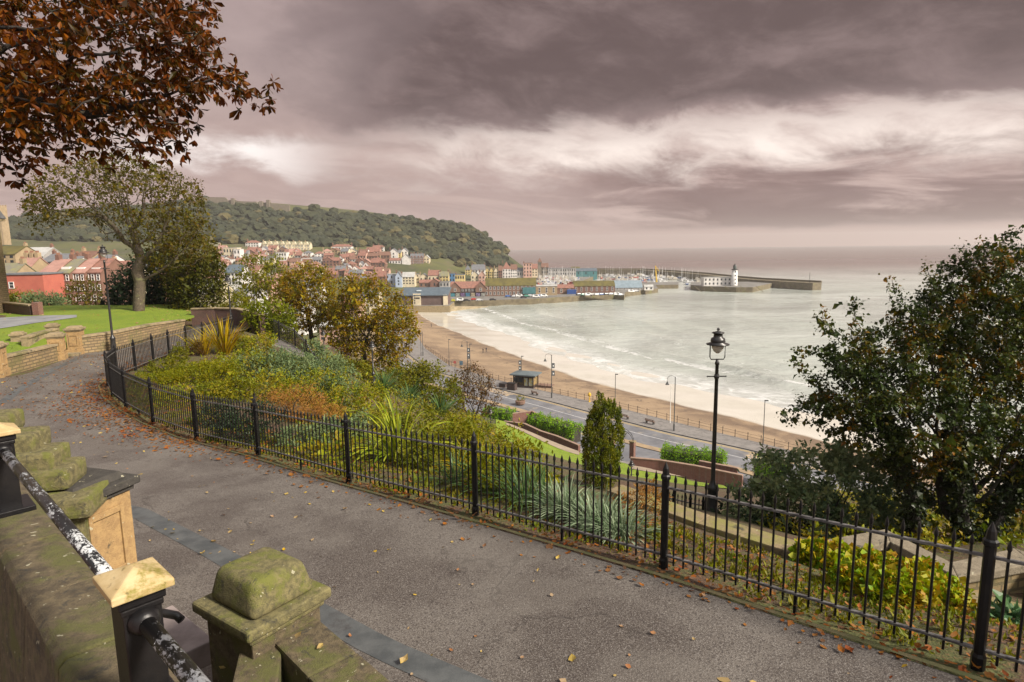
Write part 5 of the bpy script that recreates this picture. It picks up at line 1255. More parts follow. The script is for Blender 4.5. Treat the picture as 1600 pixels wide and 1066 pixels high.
tsheet('lower_lawn', ([gp(775, 668, 7), gp(850, 690, 7), gp(912, 712, 7), gp(990, 735, 7), gp(1150, 760, 7.5), gp(1250, 775, 7.5)], [gp(775, 720, 12), gp(850, 745, 12), gp(920, 770, 12), gp(1000, 800, 12), gp(1150, 815, 12), gp(1250, 820, 12)]), LAWN_M, .10)
PATHG = mat('garden_path', (.30, .24, .17), (.24, .19, .14), .8, .85)
def garden_wall(pxs, h, label):
    pts_ = [gp(*q) for q in pxs]; wall_run('garden_brick_wall', pts_, h, .35, BRICK, label, cope=.12, cm=mat('brown_coping', (.30, .20, .15), (.22, .15, .11), 2, .85), drop=1.5)
tsheet('garden_path', ([gp(792, 676, 7), gp(850, 697, 7), gp(905, 713, 7)], [gp(790, 682, 7.3), gp(848, 704, 7.3), gp(905, 721, 7.3)]), PATHG, .16)
tsheet('garden_path', ([gp(990, 736, 7), gp(1085, 748, 7), gp(1165, 764, 7)], [gp(985, 743, 7.3), gp(1085, 756, 7.3), gp(1170, 772, 7.3)]), PATHG, .16)
garden_wall([(788, 668, 6.6), (820, 672, 6.6), (845, 684, 6.6), (870, 692, 6.6), (905, 707, 6.7)], 1.0, 'curving red brick garden wall with coping below the long hedge')
garden_wall([(800, 660, 6.2), (832, 656, 6.2), (850, 668, 6.2)], 1.5, 'taller stepped red brick wall piece between the two left hedges')
garden_wall([(985, 728, 6.7), (1030, 732, 6.7), (1085, 741, 6.7), (1160, 757, 6.8)], 1.1, 'red brick garden wall curving below the hedge by the near lamp')
garden_wall([(1092, 738, 6.4), (1152, 750, 6.4)], 1.5, 'taller red brick wall piece right of the near lamp post')
# ================================================================== town, harbour
def hit(px, py, d0=200, d1=780):
    ds = np.arange(d0, d1, 2.0); r0 = ray(px, py); r0 = r0 / r0[1]; P = np.outer(ds, r0) + np.array([0, 0, CZ]); tzs = terrain_raw(P[:, 0], P[:, 1]); w_ = np.where(P[:, 2] <= tzs)[0]
    k = w_[0] if len(w_) else len(ds) - 1
    return P[k]
def fade_mat(name, c, c2=None, **k): return mat(name, c, c2 or tuple(q * .78 for q in c), k.pop('scale', .45), k.pop('rough', .85), k.pop('bump', .15), **k)
WALLC = {'white': fade_mat('white_render', (.70, .68, .64)), 'cream': fade_mat('cream_render', (.62, .54, .38)), 'yellow': fade_mat('yellow_render', (.58, .46, .20)), 'pale blue': fade_mat('pale_blue_render', (.40, .48, .60)),
         'brick': fade_mat('brick_wall', (.19, .10, .072)), 'pink': fade_mat('pink_render', (.52, .33, .26)), 'brown': fade_mat('brown_wall', (.20, .12, .085)), 'tan': fade_mat('tan_wall', (.36, .27, .16)), 'grey': fade_mat('grey_wall', (.36, .35, .33)), 'red': fade_mat('red_painted_wall', (.42, .12, .08), (.37, .10, .07)),
         'bright blue': fade_mat('bright_blue_wall', (.07, .20, .38)), 'dark': fade_mat('dark_timber_wall', (.06, .04, .035)), 'stone': fade_mat('dark_stone_wall', (.20, .17, .13)), 'teal': fade_mat('teal_wall', (.06, .19, .20)), 'purple brown': fade_mat('purple_brown_cladding', (.125, .085, .075))}
ROOFC = {'red': fade_mat('red_tiles', (.27, .125, .09), (.175, .09, .068), scale=.9), 'brown': fade_mat('brown_tiles', (.18, .095, .065), scale=.9), 'slate': fade_mat('slate_tiles', (.15, .155, .165), scale=.9), 'pale': fade_mat('pale_roof', (.40, .40, .38)), 'moss': fade_mat('mossy_roof', (.12, .10, .02), (.075, .065, .018), scale=.3), 'blue': fade_mat('blue_steel_roof', (.085, .115, .14)), 'blue grey': fade_mat('blue_grey_roof', (.20, .26, .30)), 'lichen': fade_mat('lichen_slates', (.20, .19, .09), (.16, .15, .12), scale=.5), 'pinkish': fade_mat('pinkish_tiles', (.36, .20, .16), scale=.7)}
PANE = mat('window_pane', (.03, .035, .04), None, rough=.12); FRAME = mat('window_frame', (.72, .71, .68)); POT = mat('chimney_pot', (.24, .12, .075))
# one shared window: frame with pane, unit size, front at -y
wb = MB()
for (x0, x1, z0, z1) in ((-.5, -.40, 0, 1), (.40, .5, 0, 1), (-.40, .40, .94, 1), (-.58, .58, -.06, .0), (-.40, .40, .47, .53)): wb.box(((x0 + x1) / 2, -.06, (z0 + z1) / 2), (x1 - x0, .12, z1 - z0))
WIN0 = wb.build('window', FRAME); wb = MB(); wb.box((0, -.01, .5), (.78, .05, .86)); PAN0 = wb.build('pane', PANE)
WME, PME = WIN0.data, PAN0.data; bpy.data.objects.remove(WIN0); bpy.data.objects.remove(PAN0)
dwb = MB()
for (x0, x1, z0, z1) in ((-.5, .5, 0, 1),): dwb.box((0, -.04, .5), (1, .1, 1))
DW0 = dwb.build('window', PANE); DWME = DW0.data; bpy.data.objects.remove(DW0)
def add_win(parent, x, y, z, w, h, bright=True):
    o = bpy.data.objects.new('window', WME if bright else DWME); C.objects.link(o); o.parent = parent; o.location = (x, y, z); o.scale = (w, 1, h)
    if bright:
        p_ = bpy.data.objects.new('pane', PME); C.objects.link(p_); p_.parent = o
    return o
def house(name, base, w, h, dp, rot, roof, wall, rc, label, cols=3, rows=2, chim=1, cat='house', rfrac=.36, winb=False, door=False, group=None, deep=6.0, winw=.9, gables=0):
    """roof: 'x' ridge along the front, 'y' gable to the front, 'flat', 'hip'"""
    t_ = empty(name, base, rot, label, cat, group); wm_, rm_ = WALLC[wall], ROOFC[rc]
    rh = h * rfrac if roof != 'flat' else .5; eh = h - rh; b = MB(); x, y = w / 2, dp / 2
    if roof == 'x': b.extr([(-y, -deep), (y, -deep), (y, eh), (0, h - .05), (-y, eh)], -x, x)
    elif roof == 'y': 
        n0 = len(b.v); prof = [(-x, -deep), (x, -deep), (x, eh), (0, h - .05), (-x, eh)]
        b.add([(p_[0], -y, p_[1]) for p_ in prof] + [(p_[0], y, p_[1]) for p_ in prof], [(0, 1, 2, 3, 4), (9, 8, 7, 6, 5)] + [(i, (i + 1) % 5, 5 + (i + 1) % 5, 5 + i) for i in range(5)])
    else: b.box((0, 0, (eh - deep) / 2), (w, dp, eh + deep))
    b.build('wall', wm_, t_)
    b = MB(); ov = .25; th_ = .22
    if roof == 'x':
        for s_ in (-1, 1):
            sl_ = rh / y; b.extr([(s_ * (y + ov), eh - ov * sl_), (0, h), (0, h + th_), (s_ * (y + ov), eh - ov * sl_ + th_)], -x - .15, x + .15)
    elif roof == 'y':
        for s_ in (-1, 1):
            sl_ = rh / x; q = [(s_ * (x + ov), eh - ov * sl_), (0, h), (0, h + th_), (s_ * (x + ov), eh - ov * sl_ + th_)]
            b.add([(p_[0], -y - .25, p_[1]) for p_ in q] + [(p_[0], y + .1, p_[1]) for p_ in q], [(0, 1, 2, 3), (7, 6, 5, 4)] + [(i, (i + 1) % 4, 4 + (i + 1) % 4, 4 + i) for i in range(4)])
    elif roof == 'hip':
        m_ = min(x, y) * .95; rx, ry = max(x - m_, .01), max(y - m_, .01)
        b.add([(-x - ov, -y - ov, eh), (x + ov, -y - ov, eh), (x + ov, y + ov, eh), (-x - ov, y + ov, eh), (-rx, -ry, h), (rx, -ry, h), (rx, ry, h), (-rx, ry, h)], [(3, 2, 1, 0), (0, 1, 5, 4), (1, 2, 6, 5), (2, 3, 7, 6), (3, 0, 4, 7), (4, 5, 6, 7)])
    else: b.box((0, 0, eh + .15), (w + .4, dp + .4, .3))
    ro = b.build('roof', rm_, t_)
    if roof == 'x':
        for g in range(gables):
            gx_ = -x + w * (g + .5) / gables; gw = w / gables * .36; b = MB(); z0 = eh - .3; gh = gw * 1.3
            b.add([(gx_ - gw, -y - .12, z0), (gx_ + gw, -y - .12, z0), (gx_ + gw, -y - .12, z0 + .6), (gx_, -y - .12, z0 + .6 + gh), (gx_ - gw, -y - .12, z0 + .6), (gx_ - gw, 0, z0), (gx_ + gw, 0, z0), (gx_ + gw, 0, z0 + .6), (gx_, 0, z0 + .6 + gh), (gx_ - gw, 0, z0 + .6)],
                  [(0, 1, 2, 3, 4), (9, 8, 7, 6, 5)] + [(i, (i + 1) % 5, 5 + (i + 1) % 5, 5 + i) for i in range(5)]); b.build('gable', wm_, t_)
    for k in range(chim):
        b = MB(); cx = (-x + .5 if k == 0 else x - .5) if chim < 3 else -x + .5 + k * (w - 1) / (chim - 1); zt = h + 1.1
        b.box((cx, .2, zt - 1.2), (.8, 1.2, 2.6)); c_ = b.build('chimney', WALLC['brick'] if wall not in ('tan', 'cream') else WALLC['tan'], ro)
        b = MB()
        for j in (-.3, .1, .5): b.tube([(cx, j, zt + .1), (cx, j, zt + .55)], .13, 5)
        b.build('chimney_pots', POT, ro)
    sh_ = eh / max(rows, 1)
    for r_i in range(rows):
        for c_i in range(cols):
            xw = -x + w * (c_i + .5) / cols
            if door and r_i == 0 and c_i == cols // 2: continue
            add_win(t_, xw, -y - .01, r_i * sh_ + sh_ * .28, min(winw * 1.2, w / cols * .55), sh_ * (.60 if winb else .5), winb)
    if door:
        b = MB(); b.box((-x + w * (cols // 2 + .5) / cols, -y - .03, 1.0), (1.0, .1, 2.0)); b.build('door', WALLC['bright blue'] if wall == 'white' else WALLC['brown'], t_)
    return t_
def hpx(x0, x1, yt, yb, roof, wall, rc, label, d=None, z=None, dp=8.0, rot=0.0, name='house', **k):
    cx = (x0 + x1) / 2
    if z is not None: q = atz(cx, yb, z)
    elif d is not None: q = atd(cx, yb, d)
    else: q = hit(cx, yb)
    s_ = q[1] / 978.0; q = q + np.array([0, dp / 2, 0])
    return house(name, q, (x1 - x0) * s_, (yb - yt) * s_, dp, rot, roof, wall, rc, label, **k)

# --- seafront row, left to right
hpx(603, 628, 428, 446, 'flat', 'pale blue', 'pale', 'pale blue flat fronted house at the left of the seafront row', z=6, cols=4, rows=2, chim=2, door=True)
hpx(618, 628, 425, 446.5, 'y', 'pale blue', 'slate', 'narrow pale blue gabled house joined to the wide pale blue one', z=6, dp=7, cols=1, rows=3)
hpx(629, 648, 426, 445, 'x', 'cream', 'pale', 'tall cream house with pale roof right of the pale blue houses', z=6.5, cols=4, rows=3, chim=0)
hpx(648, 655, 428, 444, 'flat', 'cream', 'slate', 'narrow cream house between the tall cream house and the arched one', z=6.5, cols=2, rows=3)
hpx(655, 669, 428, 444, 'y', 'cream', 'slate', 'cream house with a dark pointed arch in its gable on the seafront', z=6.5, cols=2, rows=2)
hpx(669, 686, 423, 444, 'x', 'cream', 'red', 'cream seafront house with a steep red roof and dark windows', z=6.5, cols=3, rows=1)
hpx(687, 701, 425, 444, 'x', 'yellow', 'lichen', 'yellow seafront house left of the bright blue building', z=6.5, cols=3, rows=3, chim=2)
hpx(702, 711, 427, 441, 'flat', 'bright blue', 'slate', 'bright blue painted building in the seafront row', z=6.5, cols=2, rows=2)
hpx(711, 726, 429, 446, 'flat', 'yellow', 'slate', 'low yellow and teal shop building right of the bright blue one', z=6, cols=4, rows=2)
hpx(655, 676, 438, 449, 'x', 'brown', 'red', 'low building with red roof just behind the blue roofed lifeboat house', z=5, d=None, dp=9, cols=3, rows=1, chim=0)
hpx(672, 686, 436, 449, 'y', 'brick', 'red', 'small red roofed gabled building behind the lifeboat house', z=5, dp=9, cols=1, rows=1, chim=0)
hpx(687, 702, 440, 449, 'flat', 'grey', 'slate', 'low grey amusement building below the yellow seafront house', z=5, cols=3, rows=1)
hpx(588, 603, 424, 447, 'x', 'brick', 'red', 'tall red brick house left of the pale blue seafront house', z=6, cols=3, rows=3)
hpx(574, 588, 428, 448, 'x', 'brown', 'brown', 'brown brick house second left of the pale blue seafront house', z=6, cols=3, rows=3)
hpx(727, 735, 415, 434, 'hip', 'yellow', 'slate', 'yellow corner tower house above the red roofed amusements', z=7, cols=2, rows=4, dp=5)
hpx(737, 758, 414, 436, 'x', 'white', 'slate', 'big grey roofed white house right of the yellow tower house', z=7, cols=4, rows=3, chim=2)
hpx(736, 748, 424, 443, 'y', 'cream', 'slate', 'cream gabled cafe building in front of the big grey roofed house', z=5, cols=2, rows=2, dp=7)
hpx(748, 758, 424, 443, 'y', 'pink', 'brown', 'pink gabled building right of the cream gabled cafe', z=5, cols=2, rows=2, dp=7)
hpx(758, 766, 418, 436, 'y', 'yellow', 'slate', 'first yellow gabled house left of the cream gabled pair end', z=6, cols=2, rows=3)
hpx(765, 772, 418, 436, 'y', 'yellow', 'brown', 'second yellow gabled house, browner roof, in the gabled row', z=6, cols=2, rows=3)
hpx(772, 779, 418, 436, 'y', 'cream', 'brown', 'cream gabled house at the right end of the gabled row', z=6, cols=2, rows=3)
hpx(779, 785, 416, 436, 'x', 'brick', 'brown', 'narrow red brick house left of the tall red roofed white house', z=6, cols=2, rows=3)
hpx(785, 798, 410, 435, 'hip', 'white', 'red', 'tall white seafront house with a large red hipped roof', z=6, cols=3, rows=3, rfrac=.42)
hpx(798, 808, 414, 434, 'x', 'white', 'brown', 'white house with brown roof right of the red hipped one', z=6, cols=3, rows=3)
hpx(808, 819, 419, 433, 'x', 'grey', 'slate', 'low grey shed like building between white and pink houses', z=6, cols=3, rows=1)
hpx(818, 831, 411, 433, 'flat', 'pink', 'brown', 'tall pale pink block with red base near the stone tower', z=6, cols=3, rows=4)
hpx(831, 840, 413, 432, 'x', 'cream', 'red', 'cream and red gabled house just left of the stone tower', z=6, cols=2, rows=3)
# --- hillside terraces
hpx(608, 622, 389, 404, 'y', 'white', 'slate', 'white gabled end house of the upper hillside terrace', cols=1, rows=2, chim=1)
hpx(622, 627, 391, 403, 'x', 'yellow', 'slate', 'slim yellow house inside the upper hillside terrace', cols=1, rows=3)
hpx(627, 637, 388, 402, 'y', 'white', 'slate', 'white house with grey gable at the right of the upper terrace', cols=2, rows=2)
hpx(628, 641, 398, 414, 'y', 'white', 'slate', 'big white blank gable end beside the brick terrace on the hill', cols=0, rows=0)
for k in range(4): hpx(641 + k * 5.2, 646.2 + k * 5.2, 397, 413, 'x', 'brick', 'slate', ['brick terrace house joined to the big white gable', 'second brick terrace house from the big white gable', 'third brick terrace house from the big white gable', 'last brick terrace house beside the cream gabled one'][k], cols=2, rows=3, gables=1, winb=True)
hpx(662, 671, 399, 412, 'y', 'cream', 'pale', 'cream gabled house closing the brick terrace on the hill', cols=2, rows=2)
hpx(608, 626, 404, 413, 'x', 'white', 'red', 'low white house with red roof under the upper terrace', cols=4, rows=1, chim=0)
hpx(578, 601, 406, 419, 'x', 'brick', 'red', 'long red brick house with flat top below the brown terrace', cols=5, rows=2)
hpx(518, 549, 382, 392, 'hip', 'white', 'red', 'long detached white house with red roof alone on the hill', cols=6, rows=1, chim=2)
for k in range(8): hpx(409 + k * 9.4, 418.4 + k * 9.4, 377.5 + k * .15, 391, 'x', 'cream', 'lichen', ['leftmost house of the long cream terrace below the woods', 'second house from the left of the long cream terrace', 'third house from the left of the long cream terrace', 'fourth house from the left of the long cream terrace', 'fifth house of the long cream terrace, right of its middle', 'third house from the right of the long cream terrace', 'second house from the right of the long cream terrace', 'rightmost house of the long cream terrace below the woods'][k], cols=2, rows=2, gables=1, winb=True)
for a in [(384, 404, 376, 386, 'hip', 'white', 'red', 'red roofed white house left of the long cream terrace'), (386, 400, 387, 402, 'x', 'brick', 'red', 'brick house with bright red roof below the cream terrace'), (400, 406, 388, 402, 'y', 'white', 'red', 'small white gable stuck to the bright red roofed brick house'), (406, 419, 386, 398, 'y', 'white', 'slate', 'broad white gable below the left of the cream terrace'),
          (418, 432, 384, 396, 'x', 'cream', 'red', 'cream house with red roof below the cream terrace'), (432, 448, 394, 408, 'flat', 'white', 'pale', 'plain white flat topped house above the gold tree'), (444, 461, 390, 402, 'x', 'brick', 'red', 'wide red roofed house left of a white gable end'), (460, 468, 390, 402, 'y', 'white', 'red', 'white pointed gable end right of the wide red roof'),
          (474, 486, 392, 402, 'hip', 'white', 'slate', 'white bungalow with grey roof on the hillside'), (504, 520, 402, 414, 'x', 'tan', 'red', 'tan house with red roof in the middle of the old town'), (516, 530, 403, 416, 'x', 'brick', 'red', 'brick house with red roof beside the tan one'), (529, 536, 400, 411, 'y', 'white', 'brown', 'white slim gable in the middle of the old town'), (536, 550, 399, 410, 'x', 'brown', 'red', 'brown house with red roof right of the slim white gable'),
          (540, 556, 409, 422, 'hip', 'tan', 'red', 'house with orange red hipped roof in the old town'), (560, 568, 409, 423, 'y', 'white', 'slate', 'bright white gable left of the brown terrace'), (568, 577, 410, 424, 'y', 'white', 'brown', 'second bright white gable with a brown roof'), (560, 574, 393, 405, 'x', 'brick', 'red', 'brick house with red roof left of the brown upper terrace'), (574, 584, 390, 402, 'x', 'brown', 'red', 'brown house with a pale window and red roof on the hill'), (582, 594, 384, 396, 'x', 'brick', 'red', 'red roofed brick house high under the woods'), (590, 600, 383, 393, 'hip', 'white', 'brown', 'white house with brown hipped roof high under the woods'),
          (572, 590, 396, 409, 'x', 'brown', 'brown', 'left part of the long brown terrace on the hill'), (590, 609, 394, 409, 'x', 'brown', 'brown', 'right part of the long brown terrace beside the white gable'), (586, 598, 418, 432, 'x', 'brick', 'red', 'red house just above the left seafront houses'), (598, 608, 420, 430, 'x', 'pink', 'brown', 'pink house behind the pale blue seafront house'), (545, 566, 422, 436, 'x', 'grey', 'slate', 'long grey roof among the trees below the old town'), (524, 540, 416, 430, 'x', 'tan', 'slate', 'grey roofed tan house above the right autumn tree'), (540, 548, 416, 428, 'y', 'white', 'pale', 'pale white gable above the right autumn tree'),
          (486, 502, 402, 414, 'x', 'grey', 'slate', 'grey house above the middle autumn tree'), (470, 486, 404, 416, 'x', 'grey', 'pale', 'pale roofed grey house left of the middle autumn tree top'), (448, 468, 404, 416, 'x', 'brown', 'brown', 'long brown roof behind the gold tree top'), (350, 372, 387, 406, 'flat', 'cream', 'pale', 'tall pale yellow block right of the lawn trees'), (340, 352, 384, 398, 'x', 'pink', 'pinkish', 'pink house beside the tall pale yellow block'), (366, 376, 389, 408, 'flat', 'white', 'pale', 'white side block of the tall pale yellow building'), (376, 388, 392, 404, 'x', 'grey', 'slate', 'grey slate roofed house right of the pale yellow block'), (325, 342, 380, 394, 'x', 'tan', 'lichen', 'tan house with mossy roof right of the big lawn tree'), (330, 346, 402, 416, 'x', 'pink', 'red', 'pink house with red roof behind the lawn end trees')]:
    hpx(*a, cols=max(2, int((a[1] - a[0]) / 4)), rows=2)
# old town filler between those: smaller houses, each described by what it stands among
rd = random.Random(4); placed = []; nfill = 0
lab_rows = {0: 'high on the slope', 1: 'halfway up the slope', 2: 'low in the old town'}
wn_ = ['white', 'brick', 'brown', 'tan', 'cream', 'pink', 'grey']; seen_l = set()
ORD = ['first', 'second', 'third', 'fourth', 'fifth', 'sixth', 'seventh', 'eighth', 'ninth', 'tenth', 'eleventh', 'twelfth', 'thirteenth', 'fourteenth', 'fifteenth', 'sixteenth', 'seventeenth', 'eighteenth']
cnt = {}
spots = []
for tr_ in range(1200):
    x, y = rd.uniform(330, 600), rd.uniform(398, 452)
    if y > 418 + (x < 470) * 10 + (x - 330) * .0 + 26: continue
    if y < 396 + max(0, (500 - x)) * .03: continue
    if any(abs(x - a) < 8.0 and abs(y - b) < 4.6 for a, b in placed): continue
    placed.append((x, y)); spots.append((x, y))
    if len(spots) >= 96: break
spots.sort()
for x, y in spots:
    wl_, rf_ = rd.choice(wn_), rd.choice(['red', 'red', 'brown', 'slate', 'pinkish', 'red']); ro_ = rd.choice(['x', 'x', 'y', 'hip'])
    key = (wl_, rf_, ro_); cnt[key] = cnt.get(key, 0) + 1
    shp = {'x': 'long ridged', 'y': 'gable fronted', 'hip': 'hip roofed'}[ro_]; cnt_ = cnt[key]
    hpx(x - rd.uniform(5, 8), x + rd.uniform(5, 8), y - rd.uniform(10, 14), y, ro_, wl_, rf_, f'{shp} {wl_} house, {rf_} roof, {ORD[cnt_ - 1]} such from the left in the old town', cols=rd.randint(2, 3), rows=2, rot=rd.uniform(-.25, .25), dp=rd.uniform(7, 9), chim=rd.randint(0, 2))
# nearer white and grey roofs glimpsed through the autumn trees
for i, (x0, x1, yt, yb, d, ro_, wl_, rf_, lab) in enumerate([(372, 400, 452, 480, 230, 'x', 'white', 'slate', 'white building glimpsed left of the gold tree trunk'), (398, 425, 440, 470, 250, 'x', 'pink', 'red', 'pink building glimpsed behind the gold tree'), (440, 476, 470, 505, 200, 'x', 'white', 'pale', 'white building seen through the gap right of the gold tree'),
        (500, 552, 498, 532, 165, 'x', 'pink', 'pale', 'long pink building glimpsed under the middle autumn tree'), (548, 580, 508, 535, 160, 'flat', 'tan', 'pale', 'tan flat building behind the trunk of the right autumn tree'), (530, 560, 470, 498, 230, 'x', 'pink', 'red', 'pink building behind the right autumn tree crown'), (560, 590, 455, 480, 300, 'x', 'cream', 'slate', 'cream building behind the top of the right autumn tree'), (340, 372, 455, 490, 190, 'flat', 'grey', 'slate', 'grey building behind the far park lamp with white fittings'), (352, 378, 415, 446, 300, 'x', 'white', 'blue', 'white building with blue roof right of the lawn end trees'), (380, 402, 420, 440, 320, 'x', 'cream', 'red', 'cream building with red roof left of the gold tree top'), (470, 500, 440, 462, 330, 'x', 'white', 'slate', 'white building behind the middle autumn tree crown')]):
    hpx(x0, x1, yt, yb, ro_, wl_, rf_, lab, d=d, cols=5, rows=3, dp=12)
# --- the near terrace at the far left
d = 128
q = atd(40, 492, d); tzero = lambda px, py, dd: atd(px, py, dd)
def near_h(x0, x1, yt, yb, dd, roof, wall, rc, label, **k): return hpx(x0, x1, yt, yb, roof, wall, rc, label, d=dd, deep=14, **k)
near_h(6, 70, 426, 492, 128, 'flat', 'red', 'slate', 'red painted blank end building with one small white window at far left', cols=0, rows=0, dp=9, chim=0, rot=R(4))
t_ = bpy.data.objects[[o.name for o in bpy.data.objects if o.get('label', '').startswith('red painted blank')][0]]
add_win(t_, -2.0, -4.52, 5.5, 1.0, 1.25, True)
for k, (x0, x1) in enumerate(((69, 92), (92, 116), (116, 139), (139, 164))):
    near_h(x0, x1, 408 - k * .5, 490, 134 + k, 'x', 'brick', ['pinkish', 'lichen', 'pinkish', 'red'][k], ['brick terrace house joined to the red painted end building', 'second brick terrace house from the red end, mossy roof', 'third brick terrace house from the red end', 'last brick terrace house from the red end, beside the lamp'][k], cols=3, rows=4, rfrac=.24, chim=1, winb=True, dp=11, winw=.95)
near_h(-20, 22, 414, 490, 140, 'x', 'tan', 'lichen', 'tan rendered house with a big square chimney at the left edge', cols=0, rows=0, rfrac=.3, chim=2, dp=10)
near_h(20, 44, 404, 460, 146, 'x', 'tan', 'pinkish', 'tan house with huge chimney stack behind the red end building', cols=0, rows=0, rfrac=.4, chim=3, dp=10)
for (x0, x1, yt, yb, dd, wl_, rf_, lab) in [(-20, 26, 386, 420, 230, 'tan', 'moss', 'large moss roofed building behind the left terrace'), (24, 70, 388, 425, 250, 'grey', 'pale', 'pale grey green roofed hall behind the left terrace'), (66, 100, 398, 430, 210, 'grey', 'slate', 'slate roofed building behind the brick terrace chimneys'), (100, 116, 402, 425, 190, 'white', 'slate', 'white dormer house behind the brick terrace'), (112, 142, 394, 425, 200, 'tan', 'brown', 'brown roofed house with many chimneys behind the terrace'), (138, 166, 400, 440, 180, 'white', 'slate', 'white house with grey roof right of the chimneys'), (160, 200, 410, 470, 170, 'cream', 'red', 'cream building seen under the big sycamore'), (196, 240, 415, 470, 180, 'brick', 'slate', 'brick building behind the evergreen under the sycamore'), (236, 300, 420, 480, 190, 'brick', 'red', 'red roofed brick building behind the lawn end trees'), (-40, 10, 395, 440, 300, 'white', 'pale', 'white building at the left edge beyond the terrace'), (296, 340, 440, 490, 180, 'cream', 'pale', 'cream building behind the trees at the end of the lawn')]:
    near_h(x0, x1, yt, yb, dd, 'x', wl_, rf_, lab, cols=4, rows=3, dp=12, chim=2)
# dormers on the terrace roofs
for o in [o for o in bpy.data.objects if 'brick terrace house' in o.get('label', '') and 'red end' in o.get('label', '')]:
    b = MB(); b.box((0, -3.2, 9.2), (1.8, 2.2, 1.5)); b.build('dormer', FRAME, o)
# castle wall on the crest, church tower at the left
cpts = [(306, 309, 322), (330, 308, 322), (352, 308.5, 322), (356, 313.5, 323), (364, 312, 323), (376, 315, 324), (400, 315, 325), (403, 320, 326), (408, 316, 326), (414, 317, 327), (419, 314, 327), (425, 318, 328), (452, 321, 329)]
P0 = atd(306, 322, 752); t_ = empty('castle_wall', P0, 0, 'long ruined castle curtain wall on the crest of the headland', 'castle wall'); b = MB()
for (x0, y0, b0_), (x1, y1, b1_) in zip(cpts[:-1], cpts[1:]):
    A_, B_, C_, D_ = atd(x0, b0_ + 4, 752) - P0, atd(x1, b1_ + 4, 752) - P0, atd(x1, y1, 752) - P0, atd(x0, y0, 752) - P0; off_ = np.array((0, 3., 0))
    b.add([A_, B_, C_, D_, A_ + off_, B_ + off_, C_ + off_, D_ + off_], [(0, 1, 2, 3), (7, 6, 5, 4), (0, 4, 5, 1), (1, 5, 6, 2), (2, 6, 7, 3), (3, 7, 4, 0)])
b.build('wall_face', WALLC['stone'], t_)
for x, yt in ((364, 310), (419, 312.5), (408, 314.5)):
    b = MB(); A_ = atd(x, 330, 751) - P0; T_ = atd(x, yt, 751) - P0; b.box(((A_[0] + T_[0]) / 2, A_[1] + 1.5, (A_[2] + T_[2]) / 2), (3.6, 5, T_[2] - A_[2])); b.build('wall_tower', WALLC['stone'], t_)
q = atd(4, 372, 560); t_ = empty('church_tower', q, 0, 'square stone church tower on the hill at the left edge', 'church tower'); ht = atd(4, 322, 560)[2] - q[2]
b = MB(); b.box((0, 0, ht / 2 - 3), (8, 8, ht + 6)); b.build('wall', WALLC['tan'], t_); b = MB()
for k in (-3.4, -1.1, 1.1, 3.4):
    for e_ in (-3.7, 3.7): b.box((k, e_, ht + .5), (1.2, .6, 1.2))
b.build('battlement', WALLC['tan'], t_)
for k in (-1.6, 1.6): add_win(t_, k, -4.02, ht * .62, 1.3, 3.4, False)
# ================================================================== harbour
QM = mat('quay_stone', (.17, .14, .085), (.11, .09, .055), .35, .9, .5, 2.5, c3=(.12, .12, .03), c3s=.2); QTOP = mat('quay_concrete', (.19, .18, .165), (.13, .125, .11), .15, .85)
def quay(name, pts, z, label=None, kind=None, side=None):
    pts = [np.array(q[:2], float) for q in pts]; ar = sum(a[0] * b[1] - a[1] * b[0] for a, b in zip(pts, pts[1:] + pts[:1]))
    if ar < 0: pts = pts[::-1]
    b = MB(); n = len(pts); b.v = [(q[0], q[1], -6.) for q in pts] + [(q[0], q[1], z) for q in pts]
    b.cur = 1; b.face(list(range(n, 2 * n))); b.cur = 0
    for i in range(n): j = (i + 1) % n; b.face((i, j, n + j, n + i))
    o = b.build(name, [side or QM, QTOP]); tag(o, label, 'quay' if label else None, kind=kind); return o
w0 = lambda x, y: atz(x, y, 0)[:2]
quay('main_quay', [w0(700, 485), w0(704, 480), w0(760, 478.5), w0(841, 475.5), w0(896, 471.5), w0(960, 468), w0(975, 469), w0(978, 463), w0(967, 459), w0(900, 455), (70, 600), (95, 690), (0, 690), (-90, 640), (-110, 520), (-75, 430)], 3.6, 'long stone quay carrying the sheds and parked cars along the bay')
quay('shed_jetty', [w0(975, 464), w0(1028, 457.5), w0(1024, 452), w0(960, 452.5), w0(950, 458)], 3.4, 'short dark jetty under the blue grey shed')
quay('inner_pier', [w0(1000, 452), w0(1060, 451), w0(1060, 446.5), w0(1000, 447)], 3.2, 'dark pier head left of the narrow harbour entrance')
quay('lighthouse_pier', [w0(1079, 453), w0(1100, 455.5), w0(1150, 457), w0(1176, 457), w0(1208, 449.5), w0(1190, 447), w0(1079, 448)], 3.8, 'dark timbered pier carrying the white lighthouse')
OW = [(860, 423), (930, 421.5), (1000, 421.5), (1050, 424.5), (1100, 428.5), (1150, 434), (1185, 437), (1238, 440), (1277, 442)]
owp = [atz(x, y, 5.6) for x, y in OW]; A_ = offset(owp, 5.0); B_ = offset(owp, -5.0)
t_ = empty('harbour_wall', (0, 0, 0), 0, 'long curved outer harbour wall reaching out behind the lighthouse', 'harbour wall')
for i in range(len(owp) - 1):
    b = MB(); b.prism([A_[i], A_[i + 1], B_[i + 1], B_[i]][::-1], -6, 5.6); b.build('wall_section', QM, t_)
pr = np.array(offset(owp, 4.2)); pr2 = np.array(offset(owp, 5.2)); pr3 = np.array(offset(owp, -5.2)); 
b = MB()
for i in range(len(owp) - 1): b.prism([pr[i], pr[i + 1], pr2[i + 1], pr2[i]], 5.0, 7.0)
b.build('parapet', QM, t_)
